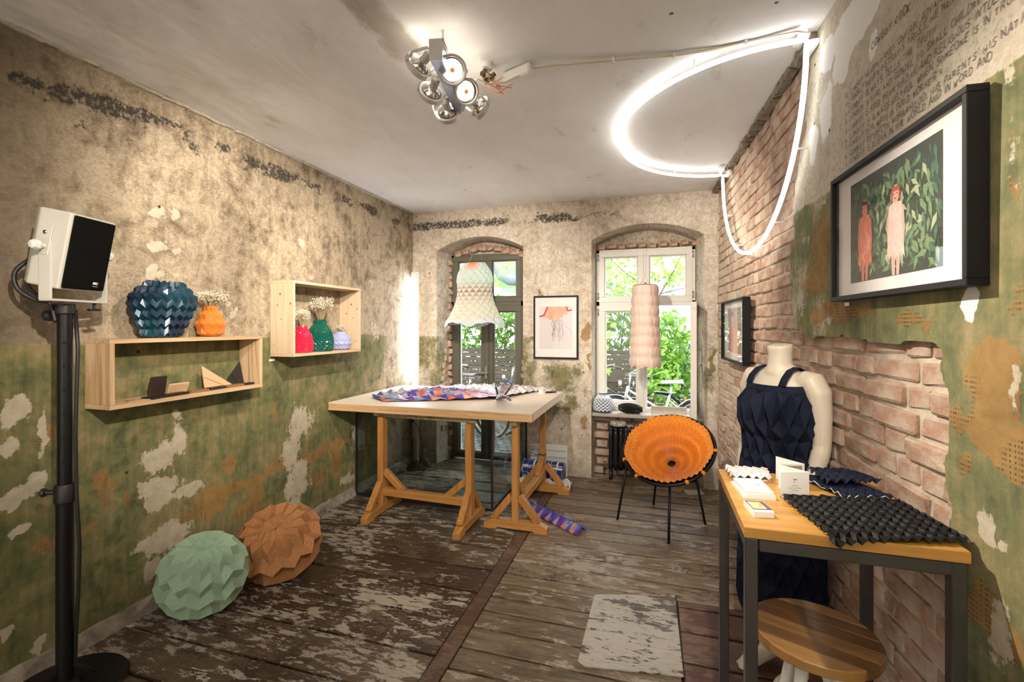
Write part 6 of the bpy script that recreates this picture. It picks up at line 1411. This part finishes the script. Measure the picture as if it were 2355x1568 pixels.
# ---- folded textiles on the high table
def cloth(A, Bc, Cc, Dd, nu, nv, amp, base, seed, droop=None, thick=0.0, zz=.25):
    b = B(); r = random.Random(seed); A, Bc, Cc, Dd = map(Vector, (A, Bc, Cc, Dd))
    def f(i, j):
        u, v = i / (nu - 1), j / (nv - 1); du = (zz / (nu - 1)) * (1 if j % 2 else -1); u2 = min(max(u + du, 0), 1)
        p = A * (1 - u2) * (1 - v) + Bc * u2 * (1 - v) + Cc * u2 * v + Dd * (1 - u2) * v
        z = base + amp * (1 if (i + j) % 2 else 0) + r.uniform(-.15, .25) * amp
        if droop: z += droop(p)
        return (p.x, p.y, z)
    b.grid(nu, nv, f); f2 = []
    for q in b.f:
        i, j = q[0] // nv, q[0] % nv; f2 += [(q[0], q[1], q[2]), (q[0], q[2], q[3])] if (i + j) % 2 else [(q[0], q[1], q[3]), (q[1], q[2], q[3])]
    b.f = f2; return b
MAT_BLACKCL = M('black_pleated_cloth', (.003, .003, .003), .6, spec=.2)
bt = thing('pleated_textile', 'black pleated cloth draped over the near edge of the high table', 'textile', (.53, 1.46, THZ), group='pleated textiles on the high table')
edge_d = lambda p: -.05 * max(0, (TY0 + .005 - p.y) / .05) ** 1.2 * .55 - .04 * max(0, (p.x - .70) / .03) * 0
bb = cloth((.365, 1.585), (.690, 1.635), (.722, 1.375), (.415, 1.300), 26, 20, .012, THZ + .004, 1, edge_d); ob('pleats', bb, MAT_BLACKCL, bt, world=True, solid=.0015)
nt = thing('pleated_textile', 'folded navy denim pleated cloth at the far corner of the high table', 'textile', (.60, 1.76, THZ), group='pleated textiles on the high table')
bb = cloth((.475, 1.80), (.60, 1.845), (.690, 1.655), (.545, 1.615), 12, 14, .012, THZ + .004, 2); ob('lower_layer', bb, MAT_DENIM, nt, world=True, solid=.002)
bb = cloth((.505, 1.835), (.635, 1.85), (.690, 1.745), (.52, 1.69), 12, 9, .013, THZ + .024, 3); ob('upper_layer', bb, MAT_DENIM, nt, world=True, solid=.002)
bb = B(); e_ = [(.475, 1.80), (.52, 1.69), (.545, 1.615), (.60, 1.63), (.69, 1.655)]; r_ = random.Random(3)
pts = []
for a, c in zip(e_, e_[1:]):
    for k in range(5): q = k / 5; pts.append((a[0] + (c[0] - a[0]) * q + r_.uniform(-.003, .003), a[1] + (c[1] - a[1]) * q + r_.uniform(-.003, .003), THZ + .008 + (.010 if k % 2 else 0)))
bb.tube(pts, .0014, 5); ob('frayed_edge', bb, M('frayed_thread', (.55, .56, .60), .9), nt, world=True)
gt = thing('pleated_textile', 'pink and mint pleated cloth at the far left corner of the high table', 'textile', (.31, 1.80, THZ), group='pleated textiles on the high table')
MAT_PINKM = iris_mat('pink_mint_pleats', [(0, (.80, .72, .70)), (.2, (.78, .36, .36)), (.38, (.82, .74, .72)), (.55, (.28, .58, .48)), (.75, (.80, .76, .74)), (.9, (.45, .42, .66)), (1, (.80, .72, .70))], .5, 0, (1.6, 1.2, .8))
bb = cloth((.242, 1.842), (.385, 1.846), (.377, 1.737), (.252, 1.731), 11, 8, .012, THZ + .006, 5); ob('pleats', bb, MAT_PINKM, gt, world=True, solid=.0015)
bb = B(); bb.box((.315, 1.79, THZ + .003), (.115, .095, .005), (0, 0, .05)); ob('under_fold', bb, M('cream_lining', (.62, .54, .45), .8), gt, world=True)
# ---- printed matter
MAT_PAPER = M('booklet_paper', (.78, .765, .74), .7)
def block(name, label, cat, z0, pts, th, mat, group=None):
    c = Vector((sum(p[0] for p in pts) / 4, sum(p[1] for p in pts) / 4, z0)); t = thing(name, label, cat, tuple(c), group=group); bb = B(); bb.prism([(p[0] - c.x, p[1] - c.y) for p in pts], th); ob('pages', bb, mat, t); return t, c
Q = [(.245, 1.693), (.262, 1.553), (.349, 1.560), (.336, 1.705)]
for k in range(3):
    off = (.0, .006, .002)[k]; sc_ = (1, .93, .90)[k]; cx_ = sum(p[0] for p in Q) / 4; cy_ = sum(p[1] for p in Q) / 4
    pts = [(cx_ + (p[0] - cx_) * sc_ + off * .6, cy_ + (p[1] - cy_) * sc_ - off * .4) for p in Q]
    tb_, c_ = block('booklet', ('square white booklet at the bottom of the stack on the high table', 'white booklet in the middle of the stack on the high table', 'white booklet with a grey signature on top of the stack')[k], 'booklet', THZ + .0001 + k * .0072, pts, .0070, MAT_PAPER, 'stacked booklets')
bb = B(); r_ = random.Random(6)
for pts in ([(-.018, .012), (.0, .014), (.012, .006), (.02, .0)], [(.004, .016), (.014, .002), (.018, .008), (.022, -.006)], [(.01, .004), (.022, .006), (.024, -.002)], [(.014, -.008), (.026, -.016)]):
    for a, c in zip(pts, pts[1:]):
        L = math.dist(a, c); nx, ny_ = -(c[1] - a[1]) / L * .0007, (c[0] - a[0]) / L * .0007; bb.add([(a[0] + nx, a[1] + ny_, .0073), (a[0] - nx, a[1] - ny_, .0073), (c[0] - nx, c[1] - ny_, .0073), (c[0] + nx, c[1] + ny_, .0073)], [(0, 1, 2, 3)])
ob('signature', bb, M('grey_ink', (.22, .22, .22), .7), tb_, recalc=False, kind='stuff')
pts = [(.250, 1.492), (.262, 1.408), (.313, 1.418), (.298, 1.498)]; tf, cf = block('flyer_stack', 'thick stack of small white flyers with a yellow and violet picture', 'flyers', THZ + .0001, pts, .016, MAT_PAPER)
bb = B(); q_ = [Vector((p[0] - cf.x, p[1] - cf.y)) for p in pts]; bb.add([(p.x * .97, p.y * .80 + .006, .0163) for p in q_], [(0, 1, 2, 3)]); ob('violet_print', bb, M('violet_ink', (.10, .07, .17), .6), tf)
bb = B(); bb.add([(p.x * .70 - .003, p.y * .62 + .004, .0166) for p in q_], [(0, 1, 2, 3)]); ob('yellow_print', bb, M('yellow_ink', (.62, .50, .16), .6, color2=(.70, .60, .30), vscale=30), tf)
bb = B(); bb.add([(.0, -.012, .0169), (.008, -.012, .0169), (.012, .022, .0169), (.006, .022, .0169)], [(0, 1, 2, 3)]); ob('fold_print', bb, M('olive_ink', (.42, .33, .10), .6), tf)
zg = [(.370, 1.598), (.453, 1.623), (.385, 1.690), (.466, 1.716), (.400, 1.790)]; tc_ = thing('folded_card', 'white zigzag folded card with logo standing on the high table', 'card', (.42, 1.69, THZ))
for k, (a, c) in enumerate(zip(zg, zg[1:])):
    bb = B(); bb.bar((a[0] - .42, a[1] - 1.69, .038), (c[0] - .42, c[1] - 1.69, .038), .0007, .076); pn = ob('panel', bb, MAT_PAPER, tc_)
    if k in (1, 2, 3):
        a2 = Vector((a[0] + (c[0] - a[0]) * .12 - .42, a[1] + (c[1] - a[1]) * .12 - 1.69, .046)); c2 = Vector((a[0] + (c[0] - a[0]) * .9 - .42, a[1] + (c[1] - a[1]) * .9 - 1.69, .046)); nrm = Vector((c[1] - a[1], -(c[0] - a[0]), 0)).normalized() * .0008
        bb = B(); bb.bar(a2 + nrm, c2 + nrm, .0004, .048); ob('photo_print', bb, M('card_photo_%d' % k, ((.03, .025, .022), (.30, .24, .19), (.03, .025, .02))[k - 1], .6), pn)
d_ = Vector((zg[1][0] - zg[0][0], zg[1][1] - zg[0][1], 0)).normalized(); mrot = Matrix((d_, Vector((0, 0, 1)), d_.cross(Vector((0, 0, 1))))).transposed()
def card_text(b, x, z, nm='card_text'):
    o_ = Vector((zg[0][0] - .42, zg[0][1] - 1.69, 0)) + d_ * x + Vector((0, 0, z)) + d_.cross(Vector((0, 0, 1))) * .0009; put(b, mrot, o_); ob(nm, b, MAT_INK, tc_, recalc=False, kind='stuff')
bb = B()
for pts in ([(0, .006), (.004, .0095), (.003, -.002), (.0025, -.005)], [(.004, .0095), (.007, .005), (.0085, .008), (.0095, .005), (.0125, .0095)]):
    for a, c in zip(pts, pts[1:]):
        L = math.dist(a, c); nx, ny_ = -(c[1] - a[1]) / L * .0006, (c[0] - a[0]) / L * .0006; bb.add([(a[0] + nx, a[1] + ny_, 0), (a[0] - nx, a[1] - ny_, 0), (c[0] - nx, c[1] - ny_, 0), (c[0] + nx, c[1] + ny_, 0)], [(0, 1, 2, 3)])
card_text(bb, .038, .047, 'logo')
b_, wd = stroke_text('JULE WAIBEL', .0022, .00032); card_text(b_, .0435 - wd / 2, .034)
b_, wd = stroke_text('STUDIO OF THE UNFOLDED PRODUCTS', .0016, .00026); card_text(b_, .0435 - wd / 2, .027)
b_, wd = stroke_text('WWW.JULEWAIBEL.COM', .0014, .00024); card_text(b_, .0435 - wd / 2, .020)
# ---- worn hatch panel in the floor
hp = thing('floor_hatch', 'worn white painted hatch panel lying in the wooden floor', 'hatch', (-.11, 2.44, 0)); MAT_HATCH = plank_mat('flaking_white_paint', (.10, .085, .07), (.16, .13, .10), (.66, .62, .55), .36, .50, .5)
bb = B(); P_ = [(-.335, 2.150), (-.30, 2.128), (.128, 2.192), (.118, 2.832), (-.296, 2.716), (-.325, 2.70)]; bb.prism([(p[0] + .11, p[1] - 2.44) for p in P_], .012); ob('panel', bb, MAT_HATCH, hp, bevel=.003)
bb = B(); bb.bar((.131 + .11, 2.19 - 2.44, .004), (.121 + .11, 2.835 - 2.44, .004), .006, .010); ob('edge_gap', bb, MAT_GAP, hp)

# ================================================================== THE YARD OUTSIDE
GZ = -.06
bb = B(); bb.add([(-14, 5.42, GZ), (12, 5.42, GZ), (12, 22, GZ), (-14, 22, GZ)], [(0, 1, 2, 3)]); yd = struct(ob('yard_ground', bb, M('wet_grit', (.10, .10, .10), .8, var=.4, vscale=5))); yd['label'] = 'grey yard ground outside the windows'
cm_ = brick_mesh('cobble', .11, .05, .10, 5); cm_.materials[0] = M('cobble_stone', (.20, .21, .22), .65, var=.5, vscale=9, bump=.4)
r_ = random.Random(31)
for i in range(14):
    for j in range(18):
        o = bpy.data.objects.new('cobble', cm_); COL.objects.link(o); o.parent = yd; o.location = (-3.1 + j * .118 + (i % 2) * .05, 5.62 + i * .125, GZ + r_.uniform(-.006, .006)); o.rotation_euler = (r_.uniform(-.04, .04), r_.uniform(-.04, .04), r_.uniform(-.15, .15))
# outer half of the wall around the openings
MAT_REND = M('pale_render', (.60, .61, .57), .9, var=.15)
bb = B()
for x0, x1 in ((-5.0, -2.30), (-1.36, -.62), (.43, 4.0)): bb.box(((x0 + x1) / 2, 5.28, 1.9), (x1 - x0, .30, 4.2))
for x0, x1 in ((-2.30, -1.36), (-.62, .43)): bb.box(((x0 + x1) / 2, 5.28, 3.2), (x1 - x0, .30, 1.60))
bb.box((-.095, 5.28, .30), (1.05, .30, .62)); bb.box((-1.83, 5.28, -.05), (.94, .30, .06))
ow = struct(ob('wall_outer', bb, MAT_REND)); ow['label'] = 'rendered outer face of the window wall'
# white house across the yard
MAT_HOUSE = M('white_house_render', (.86, .85, .83), .9)
hs = thing('house', 'bright white house wall across the yard', 'building', (2, 15, GZ)); bb = B(); bb.box((2, 15.2, 5), (22, .3, 11)); ob('facade', bb, MAT_HOUSE, hs, world=True)
for x, z in ((-4.6, 3.3), (-1.6, 3.3), (1.6, 3.3), (4.4, 3.3), (-4.6, 6.2), (-1.6, 6.2), (1.6, 6.2)):
    bb = B(); bb.box((x, 15.03, z), (.9, .06, 1.3)); w_ = ob('window', bb, M('house_window_frame', (.5, .42, .32), .6) if 'house_window_frame' not in bpy.data.materials else bpy.data.materials['house_window_frame'], hs, world=True)
    bb = B(); bb.box((x, 14.99, z), (.74, .03, 1.14)); ob('pane', bb, M('house_window_pane', (.10, .13, .15), .15) if 'house_window_pane' not in bpy.data.materials else bpy.data.materials['house_window_pane'], w_, world=True)
# dark slatted fence
MAT_SLAT = wood('dark_fence_slat', (.085, .055, .040), (.035, .022, .016), 'X', 5, .55, .5)
fe = thing('slat_fence', 'dark brown horizontal slat fence behind the bicycles', 'fence', (-1.5, 8.0, GZ))
for k in range(15):
    bb = B(); bb.box((0, 0, 0), (6.4, .022, .062)); o = ob('slat', bb, MAT_SLAT, fe, recalc=False); o.location = (0, 0, .08 + k * .078)
for x in (-3.1, -1.5, .1, 1.7, 3.1):
    bb = B(); bb.box((x, .045, .60), (.07, .06, 1.24)); ob('post', bb, MAT_SLAT, fe)
# foliage
def leaf_mat(name, c1, c2):
    t = NT(name); g = t.node('ShaderNodeNewGeometry'); c = t.mix(g.outputs['Random Per Island'], c1, c2); t.set(color=c, rough=.5)
    tr = t.node('ShaderNodeBsdfTranslucent'); t.link(t.mix(.5, c, (.35, .55, .05)), tr.inputs[0]); mx = t.node('ShaderNodeMixShader'); mx.inputs[0].default_value = .35
    t.link(t.bsdf.outputs[0], mx.inputs[1]); t.link(tr.outputs[0], mx.inputs[2]); t.link(mx.outputs[0], t.out.inputs[0]); return t.m
LEAF_D = leaf_mat('dark_leaf', (.025, .085, .03), (.07, .17, .04)); LEAF_M = leaf_mat('mid_leaf', (.06, .18, .03), (.16, .34, .06)); LEAF_L = leaf_mat('fresh_leaf', (.20, .42, .07), (.36, .58, .12))
MAT_BARK = M('bark', (.12, .095, .075), .9, var=.4, vscale=20, bump=.5)
def leaves(n, fn, size, seed, mat, parent, world=True):
    r = random.Random(seed); b = B()
    for k in range(n):
        c = Vector(fn(r)); L = size * r.uniform(.6, 1.3); m = Euler((r.uniform(-1.2, 1.2), r.uniform(-1.2, 1.2), r.uniform(0, 6.3))).to_matrix()
        b.add([c + m @ Vector(p) * L for p in ((-.5, 0, 0), (0, .28, .04), (.55, 0, 0), (0, -.28, .04))], [(0, 1, 2, 3)])
    return ob('foliage', b, mat, parent, world=world, recalc=False, kind='stuff')
def trunk(parent, paths, mat=None):
    b = B()
    for pts, r0, r1 in paths: b.tube(pts, [r0 + (r1 - r0) * k / (len(pts) - 1) for k in range(len(pts))], 8)
    return ob('branches', b, mat or MAT_BARK, parent, smooth=True, world=True)
def blob(cx, cy, cz, rx_, ry_, rz_):
    def f(r):
        while True:
            x, y, z = r.uniform(-1, 1), r.uniform(-1, 1), r.uniform(-1, 1); q = x * x + y * y + z * z
            if .2 < q < 1: return (cx + x * rx_, cy + y * ry_, cz + z * rz_)
    return f
hd_ = thing('hedge', 'dark green hedge growing above the slat fence', 'hedge', (-2.6, 8.9, GZ)); trunk(hd_, [([(x, 8.9, GZ), (x + .1, 8.9, .8), (x + .25, 8.9, 1.7)], .03, .008) for x in (-4.6, -3.9, -3.2, -2.5, -1.8)])
leaves(3400, blob(-3.1, 8.85, 1.22, 2.1, .5, .95), .13, 1, LEAF_D, hd_); leaves(900, blob(-3.0, 8.5, 1.35, 2.0, .3, .75), .11, 2, LEAF_M, hd_)
h2 = thing('bush', 'leafy dark bush behind the fence seen through the white window', 'bush', (-.7, 8.8, GZ)); trunk(h2, [([(-.7, 8.8, GZ), (-.6, 8.8, .9), (-.5, 8.8, 1.9)], .03, .008)])
leaves(1500, blob(-.75, 8.8, 1.15, .75, .4, .95), .13, 3, LEAF_D, h2)
bu = thing('bush', 'bright green bush behind the white bicycle', 'bush', (.25, 7.2, GZ)); trunk(bu, [([(.2, 7.2, GZ), (.2, 7.2, .6), (.1, 7.2, 1.5)], .02, .006), ([(.25, 7.2, GZ), (.4, 7.2, .7), (.5, 7.2, 1.3)], .02, .006)])
leaves(900, blob(.22, 7.2, 1.05, .34, .3, .75), .11, 4, LEAF_M, bu); leaves(380, blob(.12, 7.0, .85, .26, .22, .55), .12, 5, LEAF_L, bu); leaves(600, blob(.62, 7.6, .95, .35, .3, .55), .09, 6, LEAF_D, bu)
# trees with fine twigs against the white sky
def tree(label, base, paths, blobs):
    t = thing('tree', label, 'tree', base, group=None); trunk(t, paths)
    for k, (n, fn, sz, mt) in enumerate(blobs): leaves(n, fn, sz, 40 + k + int(abs(base[0]) * 10), mt, t)
tree('young tree with fresh leaves seen through the upper white window', (-.3, 10.0, GZ), [([(.0, 10, GZ), (.05, 10, 1.2), (-.1, 10, 2.4), (-.3, 10, 3.6)], .05, .012), ([(-.05, 10, 1.9), (.3, 10, 2.5), (.7, 10, 3.3)], .02, .006), ([(-.1, 10, 2.3), (-.6, 10, 2.7), (-1.1, 10, 3.2)], .02, .006), ([(-.05, 10, 2.0), (-.5, 10, 2.2), (-1.0, 10, 2.4)], .016, .005), ([(.1, 10, 2.2), (.5, 10, 2.3), (.9, 10, 2.35)], .014, .005)],
     [(620, blob(-.7, 10, 2.75, .75, .5, .85), .13, LEAF_L), (420, blob(.35, 10, 2.95, .5, .5, .6), .12, LEAF_L), (160, blob(-.2, 10, 2.3, .9, .4, .4), .11, LEAF_M)])
pt_ = [(-2.95, 7.6, GZ), (-2.95, 7.6, 1.4), (-2.92, 7.6, 2.0), (-2.80, 7.6, 2.22), (-2.62, 7.55, 2.30), (-2.3, 7.5, 2.34), (-1.9, 7.45, 2.36)]
tw = thing('tree', 'grey tree with a thick bent limb and feathery leaves behind the left window', 'tree', (-2.95, 7.6, GZ))
b_ = B(); b_.tube([(-2.72, 7.6, 2.95), (-2.62, 7.6, 2.62), (-2.50, 7.6, 2.42), (-2.34, 7.58, 2.33), (-2.0, 7.55, 2.30), (-1.5, 7.5, 2.32)], [.08, .085, .09, .09, .085, .08], 14); b_.tube([(-2.72, 7.6, 2.95), (-2.95, 7.7, 3.6), (-3.0, 7.7, 4.4)], [.08, .08, .08], 12); b_.tube([(-1.5, 7.5, 2.32), (-.98, 7.5, 2.2), (-.95, 7.5, GZ)], [.08, .09, .10], 12); b_.tube([(-2.15, 7.55, 2.34), (-2.08, 7.55, 2.55), (-2.0, 7.55, 2.75)], [.025, .02, .01], 8); b_.tube([(-2.08, 7.55, 2.55), (-2.12, 7.5, 2.75), (-1.95, 7.5, 2.98)], [.012, .010, .005], 6)
ob('limb', b_, M('blue_grey_bark', (.22, .26, .29), .8, var=.3, vscale=8), tw, smooth=True, world=True)
b_ = B(); r_ = random.Random(14)
for k in range(26):                       # feathery compound leaves
    o_ = Vector((-2.9 + r_.random() * 1.35, 7.5 + r_.uniform(-.2, .3), 2.0 + r_.random() * 1.05)); a = r_.uniform(-.9, .9) + (PI if r_.random() < .5 else 0); d = Vector((math.cos(a), .1, math.sin(a))); s_ = Vector((-d.z, 0, d.x)); L = r_.uniform(.3, .5)
    for q in range(9):
        for sg in (-1, 1):
            c = o_ + d * (L * (q + 1) / 9); tip = c + (s_ * sg * .9 + d * .5) * .095; b_.add([c, (c + tip) / 2 + d * .016, tip, (c + tip) / 2 - d * .016], [(0, 1, 2, 3)])
ob('foliage', b_, LEAF_L, tw, world=True, recalc=False, kind='stuff')
# vine leaves close to the white window
vn = thing('vine', 'light green vine with lobed leaves climbing outside the white window', 'vine', (-.62, 5.75, GZ)); bb = B(); bb.tube([(-.66, 5.75, GZ), (-.62, 5.75, .6), (-.66, 5.75, 1.2), (-.6, 5.75, 1.75)], .006, 6); ob('stem', bb, MAT_BARK, vn, world=True)
lf = B(); ang_ = [(-90, .25), (-65, .5), (-45, .38), (-15, .95), (10, .5), (40, .95), (60, .55), (90, 1.15), (120, .55), (140, .95), (170, .5), (195, .95), (225, .38), (245, .5)]
lf.add([(math.cos(math.radians(a)) * q, 0, math.sin(math.radians(a)) * q) for a, q in ang_], [tuple(range(len(ang_)))]); lme = lf.mesh('leaf'); lme.materials.append(LEAF_L)
for x, z, s_ in ((-.55, 1.62, .065), (-.60, 1.55, .05), (-.52, 1.45, .06), (-.60, 1.36, .06), (-.55, 1.30, .05), (-.53, 1.02, .065), (-.60, .95, .05), (-.56, .80, .06), (-.60, 1.70, .05), (-.47, 1.57, .05)):
    o = bpy.data.objects.new('leaf', lme); COL.objects.link(o); o.parent = vn; o.location = (x + .62, random.uniform(-.05, .05), z - GZ); o.scale = (s_,) * 3; o.rotation_euler = (random.uniform(-.4, .4), random.uniform(2.6, 3.6), random.uniform(-.5, .5))
# bicycles
MAT_BIKE_W = M('white_bike_paint', (.62, .62, .60), .35, metal=.2); MAT_TYRE = M('tyre', (.02, .02, .02), .8); MAT_CHROME = M('chrome', (.7, .7, .72), .2, metal=1.0)
def bicycle(label, loc, rz, frame, bag=None):
    t = thing('bicycle', label, 'bicycle', loc, rz, group='bicycles in the yard')       # forward along -x
    R = .335
    for nm, x in (('front_wheel', -.55), ('rear_wheel', .52)):
        bb = B(); bb.tube([(x + R * math.cos(a), 0, R + R * math.sin(a)) for a in [2 * PI * k / 40 for k in range(40)]], .018, 8, closed=True); wh = ob(nm, bb, MAT_TYRE, t, smooth=True)
        bb = B(); bb.tube([(x + (R - .022) * math.cos(a), 0, R + (R - .022) * math.sin(a)) for a in [2 * PI * k / 40 for k in range(40)]], .008, 6, closed=True); ob('rim', bb, MAT_CHROME, wh, smooth=True)
        bb = B(); bb.tube([(x, -.04, R), (x, .04, R)], .018, 10)
        for k in range(24): a = 2 * PI * k / 24; bb.tube([(x, .02 if k % 2 else -.02, R), (x + (R - .02) * math.cos(a), 0, R + (R - .02) * math.sin(a))], .0012, 4, cap=False)
        ob('spokes', bb, MAT_CHROME, wh, kind='stuff')
        bb = B(); bb.grid(14, 2, lambda i, j: (x + (R + .035) * math.cos(PI * (.08 + .75 * i / 13)), (-.025, .025)[j], R + (R + .035) * math.sin(PI * (.08 + .75 * i / 13)))); ob('mudguard', bb, frame, t, smooth=True, solid=.002)
    S_, BB, HT, HB = (.14, 0, .72), (.02, 0, .29), (-.38, 0, .82), (-.42, 0, .64)
    bb = B()
    for a, c, r in (((.14, 0, .72), BB, .016), ((-.40, 0, .70), BB, .018), ((-.39, 0, .78), (.08, 0, .50), .014), (HT, HB, .020), (BB, (.52, .05, R), .010), (BB, (.52, -.05, R), .010), ((.125, 0, .66), (.52, .05, R), .008), ((.125, 0, .66), (.52, -.05, R), .008), (HB, (-.55, .05, R), .012), (HB, (-.55, -.05, R), .012)): bb.tube([a, c], r, 8)
    ob('frame', bb, frame, t, smooth=True, kind='stuff')
    bb = B(); bb.tube([(.14, 0, .70), (.16, 0, .84)], .013, 8); ob('seat_post', bb, MAT_CHROME, t, smooth=True)
    bb = B(); bb.grid(12, 9, lambda i, j: (.03 + .27 * i / 11, (.018 + .07 * (i / 11) ** 1.5) * math.cos(PI * j / 8), .865 + .03 * math.sin(PI * j / 8) + .02 * (i / 11))); ob('saddle', bb, bag or MAT_BLACKPL, t, smooth=True, solid=.02)
    bb = B(); bb.tube([(-.37, 0, .80), (-.35, 0, .98)], .012, 8); bb.tube([(-.20, -.29, .98), (-.26, -.22, 1.02), (-.35, -.08, .99), (-.35, .08, .99), (-.26, .22, 1.02), (-.20, .29, .98)], .011, 8); ob('handlebar', bb, MAT_CHROME, t, smooth=True)
    for sg in (-1, 1): bb = B(); bb.tube([(-.21, sg * .285, .983), (-.12, sg * .30, .965)], .016, 8); ob('grip', bb, MAT_BLACKPL, t, smooth=True)
    bb = B(); bb.lathe([(.001, 0), (.035, .005), (.04, .04), (.001, .05)], 14, (-.46, 0, .86), m=lookrot((-1, 0, 0)), cap=False); ob('headlamp', bb, MAT_CHROME, t, smooth=True)
    bb = B(); bb.box((.60, 0, .70), (.30, .11, .012)); bb.tube([(.70, .05, .70), (.52, .05, R)], .005, 6); bb.tube([(.70, -.05, .70), (.52, -.05, R)], .005, 6); ob('carrier', bb, MAT_CHROME, t, kind='stuff')
    bb = B(); bb.box((.86, 0, .62), (.012, .06, .05)); ob('rear_reflector', bb, M('orange_reflector', (.8, .2, .02), .3) if 'orange_reflector' not in bpy.data.materials else bpy.data.materials['orange_reflector'], t)
    bb = B(); bb.tube([(.02, -.05, .29), (.02, .05, .29)], .07, 16); bb.tube([(.02, .07, .29), (.14, .07, .20)], .009, 6); bb.tube([(.02, -.07, .29), (-.10, -.07, .38)], .009, 6); ob('crank', bb, MAT_CHROME, t, kind='stuff')
    return t
bicycle('white bicycle with a plastic bag over its saddle outside the open leaf', (.06, 6.35, GZ), .06, MAT_BIKE_W, M('white_plastic_bag', (.66, .70, .74), .4, var=.4, vscale=40))
bicycle('black bicycle standing behind the closed leaf of the white window', (-.42, 7.0, GZ), -.25, M('black_bike_paint', (.02, .02, .022), .35))
bicycle('blue bicycle with white lamp outside the right half of the French window', (-1.65, 6.7, GZ), .35, M('blue_bike_paint', (.02, .03, .12), .35))
bicycle('dark bicycle outside the left half of the French window', (-2.75, 6.5, GZ), -.3, M('red_brown_bike_paint', (.10, .03, .02), .35))
